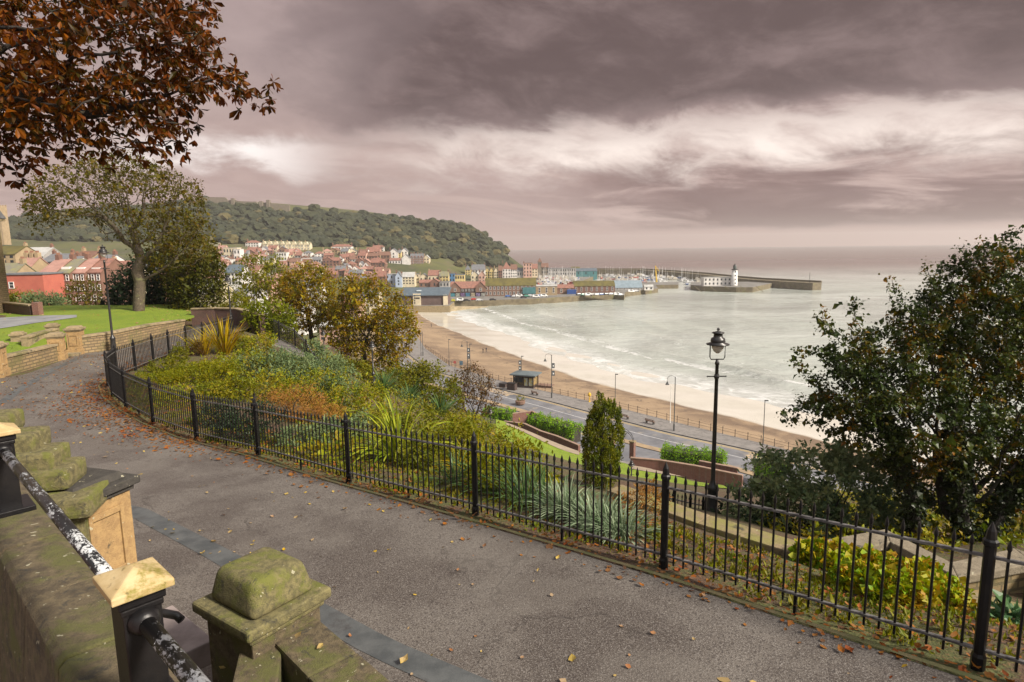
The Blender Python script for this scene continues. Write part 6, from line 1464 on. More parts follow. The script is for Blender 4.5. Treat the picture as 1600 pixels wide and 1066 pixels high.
b = MB(); e = owp[-1]; b.tube([e + (-6, 0, 0), e + (-6, 0, 8)], .16, 6); b.build('light_pole', BLACK2, t_)
# lighthouse
q = atz(1147, 446.5, 3.8); s_ = q[1] / 978; WH = WALLC['white']
t_ = empty('lighthouse', q, 0, 'white lighthouse tower with dark lantern on the pier', 'lighthouse'); hb = 24.5 * s_
b = MB(); b.smooth = True; b.lathe([(2.5, 0), (2.45, .4), (2.0, hb)], 20); b.build('tower', fade_mat('lighthouse_white', (.80, .79, .75)), t_)
b = MB(); b.lathe([(2.0, hb), (2.7, hb + .2), (2.7, hb + .5), (2.0, hb + .5)], 16); b.build('gallery', BLACK2, t_)
b = MB(); b.lathe([(1.35, hb + .5), (1.35, hb + 2.9)], 10); b.build('lantern', mat('lantern_green', (.07, .10, .09), (.05, .07, .065), 2, .4), t_)
b = MB(); b.lathe([(1.6, hb + 2.9), (1.45, hb + 3.2), (.7, hb + 3.9), (.15, hb + 4.3), (.1, hb + 5.0), (.01, hb + 5.2)], 12); b.build('dome', BLACK2, t_)
for k in range(4): add_win(t_, 0, -2.35 + k * .08, 1.5 + k * hb * .24, .8, 1.1, False)
q = atz(1121, 446.5, 3.8); t2 = house('harbour_office', q + np.array((0, 3.5, 0)), 43 * s_, 13.5 * s_, 7, 0, 'flat', 'white', 'pale', 'long white two storey building joined to the lighthouse', cols=7, rows=2, chim=0, cat='building', deep=.2)
for k in range(5): 
    b = MB(); x_ = 1090 + k * 24; a_ = atz(x_, 455.5, .5); 
    b.tube([a_ + (-3, -1.2, 4), a_ + (3, -.8, -.5)], .22, 5); o = b.build('mooring_strut', QM); tag(o, ['slanting timber at the left end of the lighthouse pier', 'slanting timber under the white harbour building', 'slanting timber below the lighthouse tower', 'slanting timber right of the lighthouse', 'slanting timber at the right end of the lighthouse pier'][k], 'timber strut')
# lifeboat house
q = atz(664, 477, 3.9); s_ = q[1] / 978
t_ = empty('lifeboat_house', q, R(-2), 'large lifeboat house with curved blue roof and dark cladding beside the beach', 'building')
wd, hh = 71 * s_, 16.5 * s_
b = MB(); b.box((0, 7, hh / 2), (wd, 14, hh)); b.build('wall', WALLC['purple brown'], t_)
b = MB(); pf = [(-.9, hh - .2), (2.5, hh + 1.7), (7, hh + 3.0), (11.5, hh + 3.4), (15, hh + 3.2), (15, hh + 2.8), (-.9, hh - .6)]; b.extr(pf, -wd / 2 - .6, wd / 2 + .6); b.build('roof', ROOFC['blue'], t_)
b = MB(); b.box((-wd * .17, -.25, hh * .53), (12 * s_, 1.0, hh * 1.14)); tw = b.build('cream_tower', WALLC['cream'], t_)
add_win(t_, -wd * .15, -.80, hh * .62, 2.4, .8, False)
for k in range(4): add_win(t_, -wd * .215, -.80, 1.0 + k * 1.35, .5, .9, False)
b = MB(); b.box((wd / 2 - 1.1, -.22, hh * .5), (2.4, .9, hh * 1.0)); b.build('cream_column', WALLC['cream'], t_)
b = MB(); b.box((-wd * .14, 3.2, hh + 2.05), (2.4, 3.4, .5)); o = b.build('rooflight', mat('rooflight_glass', (.55, .62, .65), None, rough=.2), t_); o.rotation_euler.x = 0
quay('lifeboat_platform', [q[:2] + np.array(v) for v in ((-wd / 2 - 4, -4), (wd / 2 + 1.5, -4.5), (wd / 2 + 2, 20), (-wd / 2 - 8, 20))], 3.9, 'tan stone platform under the lifeboat house', side=WSTONE)
b = MB(); a_, c_ = atz(703, 479, 2.6), atz(761, 479.5, .1); n_ = np.array((0.3, 1., 0)); b.add([a_ - n_ * 3 - (0, 0, 3), c_ - n_ * 3 - (0, 0, 3), c_ + n_ * 3 - (0, 0, 3), a_ + n_ * 3 - (0, 0, 3), a_ - n_ * 3, c_ - n_ * 3, c_ + n_ * 3, a_ + n_ * 3], [(3, 2, 1, 0), (4, 5, 6, 7), (0, 1, 5, 4), (1, 2, 6, 5), (2, 3, 7, 6), (3, 0, 4, 7)])
o = b.build('slipway', mat('slip_concrete', (.33, .27, .17), (.22, .18, .11), .6, .85)); tag(o, 'low sloping concrete slipway running into the water by the lifeboat house', 'slipway')
# red roofed amusements
q = atz(731, 463.5, 3.6); s_ = q[1] / 978; t_ = house('amusement_arcade', q + np.array((0, 5, 0)), 54 * s_, 22.5 * s_, 10, 0, 'x', 'dark', 'red', 'red roofed amusement arcade with dark timber front and coloured shop fronts', cols=9, rows=0, chim=0, cat='building', rfrac=.42, gables=0, deep=.3)
w_ = 54 * s_; eh = 23.5 * s_ * .58
for k, gx_ in enumerate((-w_ * .36, w_ * .38)):
    b = MB(); gw = 3.4; z0 = eh * .5
    b.add([(gx_ - gw, -5.7, z0), (gx_ + gw, -5.7, z0), (gx_ + gw, -5.7, eh + .3), (gx_, -5.7, eh + 3.6), (gx_ - gw, -5.7, eh + .3), (gx_ - gw, 0, z0), (gx_ + gw, 0, z0), (gx_ + gw, 0, eh + .3), (gx_, 0, eh + 3.6), (gx_ - gw, 0, eh + .3)], [(0, 1, 2, 3, 4), (9, 8, 7, 6, 5)] + [(i, (i + 1) % 5, 5 + (i + 1) % 5, 5 + i) for i in range(5)]); b.build('gable', WALLC['brown'], t_)
    b = MB()
    for e_ in (-1, 1): b.add([(gx_ + e_ * 4.0, -6.0, eh - .4), (gx_, -6.0, eh + 3.7), (gx_, -6.0, eh + 4.1), (gx_ + e_ * 4.0, -6.0, eh), (gx_ + e_ * 4.0, 0, eh - .4), (gx_, 0, eh + 3.7), (gx_, 0, eh + 4.1), (gx_ + e_ * 4.0, 0, eh)], [(0, 1, 2, 3), (7, 6, 5, 4), (3, 2, 6, 7), (0, 4, 5, 1), (0, 3, 7, 4)])
    b.build('gable_roof', ROOFC['red'], t_); add_win(t_, gx_, -5.72, eh * .62, 1.4, 2.0, True)
for k in range(6): add_win(t_, -w_ * .24 + k * w_ * .095, -5.02, eh * .62, 1.0, 1.4, True)
SHOPC = [(.06, .25, .30), (.34, .36, .31), (.17, .11, .23), (.06, .19, .30), (.36, .30, .21), (.19, .15, .27), (.28, .28, .25)]
for k in range(7):
    b = MB(); b.box((-w_ * .44 + k * w_ * .147, -5.15, eh * .22), (w_ * .118, .3, eh * .40)); b.build('shop_front', fade_mat('shop_front_%d' % k, SHOPC[k], tuple(q_ * .4 for q_ in SHOPC[k]), scale=1.4), t_)
# sheds on the quay
def shed(x0, x1, yt, yb, z, dp, wl_, rf_, label, rfr=.45, cols=8, rows=1, wb_=True, roofname=None):
    q = atz((x0 + x1) / 2, yb, z); s_ = q[1] / 978
    return house('quay_shed', q + np.array((0, dp / 2, 0)), (x1 - x0) * s_, (yb - yt) * s_, dp, R(-2), 'x', wl_, rf_, label, cols=cols, rows=rows, chim=0, cat='shed', rfrac=rfr, winb=wb_, deep=.3, winw=1.0)
t_ = shed(758, 838, 436, 462.5, 3.6, 16, 'brown', 'moss', 'very long brick shed with mossy green roof on the main quay', .40, 13, 2)
b = MB(); b.box((12.5, -8.5, 3.4), (8.5, 1.2, 4.2)); b.build('teal_front', WALLC['teal'], t_)
shed(838, 871, 446, 461.5, 3.6, 10, 'tan', 'pale', 'flat tan brick building between the two mossy sheds', .1, 3, 1)
t_ = shed(871, 897, 445.5, 459.5, 3.6, 9, 'brown', 'red', 'small red roofed shed with a blue container beside it', .35, 2, 1)
b = MB(); b.box((4.0, -5.8, 1.5), (6.2, 2.4, 3.0)); b.build('blue_container', fade_mat('container_blue', (.02, .07, .25)), t_)
shed(897, 961, 440, 457.5, 3.6, 12, 'brick', 'moss', 'second brick shed with mossy roof nearer the jetty end', .42, 8, 1)
shed(960, 1004, 439.5, 453.5, 3.5, 12, 'grey', 'blue grey', 'low shed with wide blue grey roof on the short jetty', .72, 4, 1)
q = atz(1013, 453, 3.5); house('jetty_hut', q, 6.5, 3.6, 4, 0, 'x', 'white', 'pale', 'small white hut right of the blue grey shed', cols=2, rows=1, chim=0, cat='hut', deep=.2)
# stone tower and granite range behind the harbour
q = atz(843.5, 425, 6); s_ = q[1] / 978; t_ = empty('stone_clock_tower', q, 0, 'dark square stone tower with pointed roof behind the harbour', 'tower'); ht = 15.5 * s_
b = MB(); b.box((0, 0, ht / 2 - 3), (4.6, 4.6, ht + 6)); b.build('shaft', WALLC['stone'], t_); b = MB(); b.add([(-2.6, -2.6, ht), (2.6, -2.6, ht), (2.6, 2.6, ht), (-2.6, 2.6, ht), (0, 0, ht + 5)], [(3, 2, 1, 0), (0, 1, 4), (1, 2, 4), (2, 3, 4), (3, 0, 4)]); b.build('spire', ROOFC['brown'], t_)
for k in (-.9, .9): add_win(t_, k, -2.32, ht * .72, .8, 2.2, False)
hpx(846, 857, 412, 428, 'x', 'stone', 'brown', 'dark stone building right of the pointed tower', z=6, cols=3, rows=2)
hpx(857, 900, 419, 431, 'flat', 'grey', 'slate', 'long grey granite range behind the crowded boats', z=5, cols=12, rows=2, dp=10, chim=0)
hpx(893, 906, 417.5, 428, 'x', 'tan', 'moss', 'small tan hut with mossy roof behind the teal shed', z=5, cols=2, rows=1, chim=0)
hpx(898, 933, 420, 430.5, 'x', 'teal', 'blue', 'bright teal harbour shed near the outer wall', z=5, cols=3, rows=1, chim=0, dp=12)
b = MB(); q = atz(1026, 441, 1.5); b.tube([q, q + (-1.5, 0, 15)], [.9, .45], 6); b.tube([q + (-1.5, 0, 15), q + (2, 0, 10)], .3, 5); o = b.build('harbour_crane', fade_mat('crane_yellow', (.55, .36, .04))); tag(o, 'slim yellow crane jib standing among the moored boats', 'crane')
# --- boats
HULLS = [fade_mat('white_hull', (.46, .46, .46)), fade_mat('blue_hull', (.06, .12, .30)), fade_mat('cream_hull', (.38, .35, .29)), fade_mat('red_hull', (.40, .07, .05))]
MAST = mat('mast_metal', (.62, .62, .6), None, rough=.4)
def boat(kind, hm):
    t_ = empty('moored_boat', (0, 0, -50)); L = 9.5 if kind == 'sail' else 11.0; b = MB(); st = [(-.5, .8, .25, 1.1), (-.2, 1.0, 0.1, 1.0), (.15, .95, .0, 1.05), (.38, .55, .1, 1.25), (.5, .03, .5, 1.5)]; ring = []
    for u_, w_, z0, z1 in st:
        W_ = 1.55 * w_; ring.append([(u_ * L, -W_, z1), (u_ * L, -W_ * .8, z0 + .3), (u_ * L, 0, z0 - .4), (u_ * L, W_ * .8, z0 + .3), (u_ * L, W_, z1)])
    v = [p_ for r__ in ring for p_ in r__]; f_ = []
    for i in range(4):
        for k in range(4): f_.append((i * 5 + k, i * 5 + k + 1, i * 5 + 6 + k, i * 5 + 5 + k))
        f_.append((i * 5, i * 5 + 5, i * 5 + 9, i * 5 + 4))
    f_.append((0, 1, 2, 3, 4)); b.add(v, f_); b.build('hull', hm, t_)
    b = MB(); cx = -.05 * L if kind == 'sail' else .12 * L; b.box((cx, 0, 1.45 if kind == 'sail' else 2.0), (L * .32, 1.9, .9 if kind == 'sail' else 2.0), taper=.8); b.build('cabin', HULLS[0] if kind == 'sail' else HULLS[2], t_)
    b = MB(); hm_ = 11.5 if kind == 'sail' else 6.0; b.tube([(.1 * L if kind == 'sail' else -.1 * L, 0, 1), (.1 * L if kind == 'sail' else -.1 * L, 0, hm_)], .09, 5); 
    if kind == 'sail': b.tube([(.1 * L, 0, 2.4), (-.35 * L, 0, 2.5)], .16, 5)
    b.build('mast', MAST, t_); return t_
PB = {('sail', 0): boat('sail', HULLS[0]), ('sail', 1): boat('sail', HULLS[1]), ('work', 0): boat('work', HULLS[0]), ('work', 2): boat('work', HULLS[2]), ('work', 3): boat('work', HULLS[3])}
BL = {('sail', 0): 'white hulled sailing boat with bare mast among the many packed in the harbour', ('sail', 1): 'blue hulled sailing boat with bare mast among the many packed in the harbour', ('work', 0): 'white fishing boat with cream wheelhouse in the packed harbour', ('work', 2): 'cream fishing boat lying in the packed harbour', ('work', 3): 'red hulled fishing boat lying in the packed harbour'}
for k_, o in PB.items(): tag(o, BL[k_], 'boat', {'sail': 'sailing boats packed in the harbour', 'work': 'fishing boats packed in the harbour'}[k_[0]])
rd = random.Random(9); used = set(); bp = []
for tr_ in range(3000):
    x, y = rd.uniform(866, 1096), rd.uniform(428.5, 446)
    top_ = np.interp(x, [860, 1000, 1100], [431, 430, 434])
    if y < top_ or (x < 968 and y > 441 + (x - 866) * .01) or (x > 1000 and x < 1062 and y > 445): continue
    q = atz(x, y, 0)
    if any(abs(q[0] - a[0]) < 4.2 and abs(q[1] - a[1]) < 7.5 for a in bp): continue
    bp.append(q)
    if len(bp) >= 110: break
yard = []
for tr_ in range(1500):
    x, y = rd.uniform(842, 900), rd.uniform(433.5, 446)
    q = atz(x, y, 4.0)
    if any(abs(q[0] - a[0]) < 3.6 and abs(q[1] - a[1]) < 6.5 for a in yard): continue
    yard.append(q)
    if len(yard) >= 60: break
for q in bp + yard:
    k_ = rd.choice([('sail', 0)] * 4 + [('sail', 1)] * 2 + [('work', 0)] * 3 + [('work', 2), ('work', 3)])
    o = PB[k_] if k_ not in used else copy_tree(PB[k_]); used.add(k_)
    o.location = (float(q[0]), float(q[1]), float(q[2]) - .1); o.rotation_euler.z = rd.choice([.2, 1.3, 3.0, 4.4]) + rd.uniform(-.25, .25)
# --- cars
GLS = mat('car_glass', (.03, .035, .04), None, rough=.1); TYRE = mat('tyre', (.02, .02, .02)); 
def car(m_, van=False):
    t_ = empty('parked_car', (0, 0, -60)); b = MB(); h_ = 1.9 if van else 1.42; L = 4.9 if van else 4.2
    pr_ = [(-L / 2, .35), (L / 2, .35), (L / 2, .75), (L * .42, .92), (L * .26, .98), (L * .12, h_), (-L * .34, h_), (-L * .46, .98), (-L / 2, .85)] if not van else [(-L / 2, .35), (L / 2, .35), (L / 2, .85), (L * .36, 1.05), (L * .26, h_), (-L * .49, h_), (-L / 2, .9)]
    n = len(pr_); v = [(x_, -.86 if z_ < 1 else -.70, z_) for x_, z_ in pr_] + [(x_, .86 if z_ < 1 else .70, z_) for x_, z_ in pr_]
    b.add(v, [tuple(range(n)), tuple(range(2 * n - 1, n - 1, -1))] + [(i, (i + 1) % n, n + (i + 1) % n, n + i) for i in range(n)]); b.build('body', m_, t_, bevel=.06)
    b = MB(); b.add([(L * .20, -.80, 1.02), (-L * .36, -.80, 1.02), (-L * .30, -.735, h_ - .1), (L * .11, -.735, h_ - .1), (L * .20, .80, 1.02), (-L * .36, .80, 1.02), (-L * .30, .735, h_ - .1), (L * .11, .735, h_ - .1)], [(0, 1, 2, 3), (7, 6, 5, 4), (0, 3, 7, 4), (1, 5, 6, 2)]); b.build('windows', GLS, t_)
    for sx_ in (-1, 1):
        for sy_ in (-1, 1): b = MB(); b.tube([(sx_ * L * .31, sy_ * .74, .32), (sx_ * L * .31, sy_ * .90, .32)], .32, 10); b.build('wheel', TYRE, t_)
    return t_
CC = {'white': (.72, .72, .70), 'black': (.02, .02, .022), 'silver': (.42, .43, .44), 'blue': (.04, .10, .28), 'red': (.35, .04, .03), 'green': (.05, .22, .16)}
PC = {k: car(fade_mat('car_paint_' + k, v, rough=.3), k == 'white') for k, v in CC.items()}
for k, o in PC.items(): tag(o, f'{"white van" if k == "white" else k + " car"} parked on the quay in front of the sheds', 'van' if k == 'white' else 'car', 'vehicles parked along the quay')
used = set()
def put_car(x, y, z, col, rz):
    o = PC[col] if col not in used else copy_tree(PC[col]); used.add(col); q = atz(x, y, z); o.location = tuple(map(float, q)); o.rotation_euler.z = rz
for x, y, c_, rz in [(794, 464.6, 'blue', .2), (803, 464.6, 'silver', 1.4), (812, 464.2, 'white', .1), (818, 466, 'black', .1), (823, 464.2, 'green', .2), (829, 463.6, 'silver', .2), (838, 465, 'white', .1), (844, 463.4, 'blue', .3), (850, 464, 'white', .2), (720, 470.5, 'white', .1), (729, 471, 'black', .1), (749, 470.5, 'silver', .2), (741, 469.5, 'red', .1), (770, 470, 'black', .1),
                     (905, 461.5, 'black', .4), (912, 462, 'green', .4), (919, 462.3, 'white', .4), (926, 462, 'black', .4), (933, 461.8, 'silver', .4), (940, 461.5, 'blue', .4), (948, 461.2, 'black', .4), (955, 461, 'silver', .4), (964, 461.5, 'white', .4), (970, 462.2, 'silver', .3), (986, 456.8, 'white', .3), (994, 456.2, 'silver', .2),
                     (806, 435.5, 'silver', .3), (812, 435.2, 'white', .3), (798, 436, 'blue', .3), (776, 437, 'silver', .1), (784, 437, 'white', .2), (768, 437.5, 'black', .1), (818, 435.4, 'red', .2)]:
    put_car(x, y, 3.62, c_, rz)
q = atz(708, 471, 3.6); b = MB(); b.box((0, 0, .6), (2.4, 1.6, 1.0), taper=.8); b.box((0, 0, 1.2), (1.6, 1.2, .4)); o = b.build('skip', fade_mat('skip_yellow', (.40, .36, .04)), None, bevel=.08); o.location = tuple(q); tag(o, 'small bright yellow skip on the quay by the slipway', 'skip')
# ================================================================== seafront furniture, people, litter
LAMPM = mat('seafront_lamp_paint', (.07, .075, .075), (.04, .042, .042), 5, .5)
KERBROT = math.atan2(*(lambda v: (v[1], v[0]))(prom[120] - prom[100]))
def crook_lamp(loc, h, label, banner=False):
    t_ = empty('seafront_lamp', loc, 0, label, 'street lamp', 'crook necked lamps along the promenade'); b = MB()
    b.lathe([(.14, -.2), (.14, 1.1), (.085, 1.25), (.07, h), (.03, h + .08)], 8); b.build('pole', LAMPM, t_)
    b = MB(); pts_ = [(0, 0, h - .6)] + [(-.65 + .65 * math.cos(a), 0, h - .3 + .55 * math.sin(a)) for a in np.linspace(0.1, 3.0, 9)] + [(-1.3, 0, h - .75)]; b.tube(pts_, .035, 5); b.build('arm', LAMPM, t_)
    b = MB(); b.lathe([(.06, h - .75), (.14, h - .85), (.20, h - 1.1), (.36, h - 1.22), (.34, h - 1.27)], 10, (-1.3, 0, 0)); b.build('lamp_bell', LAMPM, t_)
    if banner:
        b = MB()
        for z_ in (h - 2.0, h - 3.6): b.box((.36, 0, z_ - .2), (.55, .05, 1.05))
        b.build('banner', BANN, t_)
        b = MB()
        for z_ in (h - 2.0, h - 3.6): b.box((.36, -.035, z_ - .25), (.22, .02, .3)); 
        b.build('banner_emblem', WHITEP, t_)
    return t_
BANN = mat('banner_cloth', (.09, .10, .11), (.05, .06, .065), 3, .8)
def tall_pole(loc, h, label, banner=False, light=True):
    t_ = empty('seafront_pole', loc, 0, label, 'pole', 'straight poles along the promenade'); b = MB(); b.lathe([(.10, -.2), (.10, 1.0), (.065, 1.1), (.055, h)], 8); b.build('pole', LAMPM, t_)
    b = MB(); b.box((.22, 0, h - .12), (.55, .24, .16)); b.build('floodlight', LAMPM, t_)
    if banner:
        b = MB()
        for z_ in (h - 1.6, h - 2.9): b.box((-.36, 0, z_), (.55, .05, 1.0))
        b.build('banner', BANN, t_); b = MB()
        for z_ in (h - 1.6, h - 2.9): b.box((-.36, -.035, z_), (.22, .02, .3))
        b.build('banner_emblem', WHITEP, t_)
    return t_
def col_h(base, px, ptop): return atd(px, ptop, base[1])[2] - base[2]
for x, yb, xt, yt, bn, lab in ((862, 622, 860, 553, True, 'crook necked lamp with banners right of the beach kiosk'), (1053, 673, 1054, 587, False, 'crook necked lamp beside the slim white flagpole'), (731, 585, 729, 532, True, 'crook necked lamp with banner behind the dark twiggy tree'), (661, 556, 661, 517, False, 'farthest crook necked lamp, beside the right autumn tree')):
    q = atz(x, yb, 5); crook_lamp(q, col_h(q, xt, yt) - .25, lab, bn)
for x, yb, xt, yt, bn, lab in ((1192, 695, 1194, 625, False, 'straight pole with small floodlight at the right, near the bench by the tree'), (961, 640, 962, 584, False, 'straight pole left of the slim white flagpole, behind the conifer'), (702, 572, 700, 530, False, 'thin straight pole on the far promenade'), (815, 598, 815, 556, True, 'banner pole rising behind the beach kiosk'), (658, 556, 658, 520, False, 'thin pole beside the farthest crook necked lamp'), (735, 585, 734, 537, True, 'banner pole behind the dark twiggy tree')):
    q = atz(x, yb, 5); tall_pole(q, col_h(q, xt, yt), lab, bn)
q = atz(1047, 661, 5); b = MB(); b.lathe([(.07, -.1), (.05, 4), (.03, col_h(q, 1049, 602))], 6); o = b.build('flagpole', WHITEP); o.location = tuple(q); tag(o, 'slim bare white flagpole on the promenade', 'flagpole')
# promenade railing: posts with three thin rails
pr_pts = resample(PROM[2:-1], 78); base = np.array((*pr_pts[0], 5.0)); t_ = empty('promenade_railing', base, 0, 'long brown post and rail fence along the sand side of the promenade', 'railing'); RUSTM = mat('rusty_rail', (.10, .07, .05), (.06, .045, .035), 4, .7)
for i, p_ in enumerate(pr_pts):
    b = MB(); q = (p_[0] - base[0], p_[1] - base[1], 0); b.lathe([(.09, 0), (.09, .1), (.055, .15), (.055, 1.1), (.09, 1.14), (.05, 1.24)], 6, q); b.build('post', RUSTM, t_)
for z_ in (.55, 1.0):
    b = MB(); b.tube([(p_[0] - base[0], p_[1] - base[1], z_) for p_ in pr_pts], .022, 4); b.build('rail', RUSTM, t_)
# low railing by the lower road
fr_ = off(16.6)[108:128]; base = np.array((*fr_[0], 5.0)); t_ = empty('roadside_guard_rail', base, 0, 'grey metal guard rail by the road right of the near lamp', 'railing'); GREYM = mat('galvanised', (.34, .36, .38), (.26, .27, .28), 4, .5)
for p_ in fr_[::2]: b = MB(); b.tube([(p_[0] - base[0], p_[1] - base[1], 0), (p_[0] - base[0], p_[1] - base[1], 1.05)], .03, 5); b.build('post', GREYM, t_)
for z_ in (.2, 1.0): b = MB(); b.tube([(p_[0] - base[0], p_[1] - base[1], z_) for p_ in fr_], .025, 4); b.build('rail', GREYM, t_)
# kiosk
q = atz(822, 606, 5.0); s_ = q[1] / 978; t_ = empty('beach_kiosk', q + np.array((0, 1.6, 0)), R(-22), 'small square timber kiosk with overhanging grey roof and yellow panels on the promenade', 'kiosk')
b = MB(); b.box((0, 0, .25), (4.8, 3.4, .5)); b.box((0, 0, 2.55), (4.8, 3.4, .3)); b.build('base', WALLC['dark'], t_)
b = MB(); b.box((0, .2, 1.5), (4.3, 2.8, 2.0)); b.build('inner_wall', fade_mat('kiosk_yellow', (.30, .20, .06), (.12, .10, .06), scale=2.5), t_)
for x_ in (-2.3, -1.2, 0, 1.2, 2.3):
    for y_ in (-1.6, 1.6): b = MB(); b.box((x_, y_, 1.45), (.2, .2, 2.3)); b.build('upright', WALLC['dark'], t_)
b = MB(); b.box((-1.2, -1.62, 1.75), (2.0, .06, 1.1)); b.build('serving_hatch', PANE, t_)
b = MB(); b.box((.6, -1.62, 1.35), (.8, .05, 1.7)); b.box((1.75, -1.62, 1.35), (.8, .05, 1.7)); b.build('poster_panel', fade_mat('kiosk_panels', (.34, .38, .34), (.38, .28, .06), scale=2.0), t_)
b = MB(); b.box((0, 0, 2.85), (6.0, 4.6, .26)); b.add([(-3, -2.3, 2.98), (3, -2.3, 2.98), (3, 2.3, 2.98), (-3, 2.3, 2.98), (-.3, -.2, 3.5), (.3, -.2, 3.5), (.3, .2, 3.5), (-.3, .2, 3.5)], [(0, 1, 5, 4), (1, 2, 6, 5), (2, 3, 7, 6), (3, 0, 4, 7), (4, 5, 6, 7)]); b.build('roof', fade_mat('kiosk_roof', (.10, .125, .135)), t_)
b = MB(); b.box((4.4, .6, .45), (3.6, 2.2, .1)); b.box((4.4, -.4, .2), (3.4, .12, .4)); o = b.build('deck', WALLC['brown'], t_)
for k in range(5): b = MB(); b.tube([(2.9 + k * .8, -.5, .4), (2.9 + k * .8, -.5, 1.2)], .04, 5); b.build('deck_post', WALLC['dark'], t_)
# bins, benches, planters, signs
def boxy(name, px, py, z, dims, m_, label, cat, rz=-.5, rim=True):
    q = atz(px, py, z); t_ = empty(name, q, rz, label, cat); b = MB(); b.box((0, 0, dims[2] / 2), dims, taper=.96); b.build('body', m_, t_, bevel=.04)
    b = MB(); b.box((0, 0, dims[2] + .03), (dims[0] + .1, dims[1] + .1, .07)); b.build('lid', BLACK2, t_, bevel=.02); return t_
boxy('waste_container', 800, 609, 5, (2.0, 1.2, 1.5), WALLC['dark'], 'big dark waste container left of the kiosk', 'bin')
boxy('litter_bin', 786, 605, 5, (1.6, .9, .8), WALLC['dark'], 'low dark litter bin at the left of the waste container', 'bin')
def bench(px, py, label):
    q = atz(px, py, 5); t_ = empty('promenade_bench', q, KERBROT, label, 'bench', 'benches facing the beach'); b = MB()
    for k in range(3): b.box((0, -.15 + k * .15, .45), (1.9, .11, .05))
    b.build('seat', WALLC['brown'], t_); b = MB()
    for k in range(2): b.box((0, -.30, .62 + k * .18), (1.9, .05, .11))
    b.build('backrest', WALLC['brown'], t_)
    for s_ in (-.75, .75): b = MB(); b.box((s_, -.05, .22), (.08, .5, .44)); b.box((s_, -.28, .6), (.08, .06, .5)); b.build('leg', BLACK2, t_)
for x, y, lab in ((836, 617, 'bench just right of the kiosk'), (976, 654, 'bench left of the slim white flagpole, nearer the conifer'), (1016, 662, 'bench between the conifer and the slim white flagpole'), (1209, 708, 'bench at the right near the dark tree')): bench(x, y, lab)
q = atz(813, 632, 4.98); t_ = empty('road_planter', q, 0, 'round brown planter with a small shrub on the road median', 'planter'); b = MB(); b.lathe([(.75, 0), (.95, .2), (1.0, .75), (.85, .78)], 12); b.build('tub', WALLC['brown'], t_)
r_ = np.random.default_rng(3); P, o_ = clump_pts([((0, 0, 1.2), (.7, .7, .6))], 14, 16, .25, r_); leaves('foliage', P, .2, LM_GOLD, t_, r_, .5, 0, o_)
q = atz(921, 628, 5); b = MB(); b.lathe([(.25, 0), (.12, .2), (.10, 1.1), (.3, 1.2), (.35, 1.6), (.1, 1.9)], 8); o = b.build('lifebuoy_stand', fade_mat('yellow_stand', (.62, .38, .04))); o.location = tuple(q); tag(o, 'small yellow stand beside the promenade railing', 'stand')
for px, py, c_, lab, disc in ((711, 580, (.30, .07, .06), 'round red road sign on the far promenade', True), (721, 582, (.06, .11, .15), 'square dark blue sign on the far promenade', False)):
    q = atz(px, py, 5); t_ = empty('road_sign', q, 0, lab, 'sign'); b = MB(); b.tube([(0, 0, 0), (0, 0, 2.6)], .05, 5); b.build('pole', LAMPM, t_); b = MB()
    if disc: b.tube([(0, -.08, 2.3), (0, -.12, 2.3)], .38, 16)
    else: b.box((0, -.1, 2.4), (.8, .05, 1.0))
    b.build('sign_plate', fade_mat('sign_' + ('red' if disc else 'blue'), c_), t_)
# arch and pillar at the garden entrance
q = atz(988, 716, 6.0); t_ = empty('garden_gateway', q, R(-35), 'brick gate pillar with a curved iron arch right of the golden conifer', 'gateway'); b = MB(); b.box((0, 0, 1.2), (.65, .65, 2.4)); b.build('pillar', BRICK, t_); b = MB(); b.box((0, 0, 2.48), (.8, .8, .16)); b.build('pillar_cap', WSTONE, t_)
b = MB(); b.box((-3.2, 0, 1.2), (.65, .65, 2.4)); b.build('pillar', BRICK, t_); b = MB(); b.box((-3.2, 0, 2.48), (.8, .8, .16)); b.build('pillar_cap', WSTONE, t_)
b = MB()
for off_ in (0, .35): b.tube([(-1.6 + 1.6 * math.cos(a) * (1 + off_ * .3), 0, 2.5 + 1.3 * math.sin(a) + off_ * math.sin(a)) for a in np.linspace(0, math.pi, 14)], .035, 5)
for a in np.linspace(.3, 2.8, 9): b.tube([(-1.6 + 1.6 * math.cos(a), 0, 2.5 + 1.3 * math.sin(a)), (-1.6 + 1.76 * math.cos(a), 0, 2.5 + 1.65 * math.sin(a))], .025, 4)
b.build('arch', BLACK2, t_)
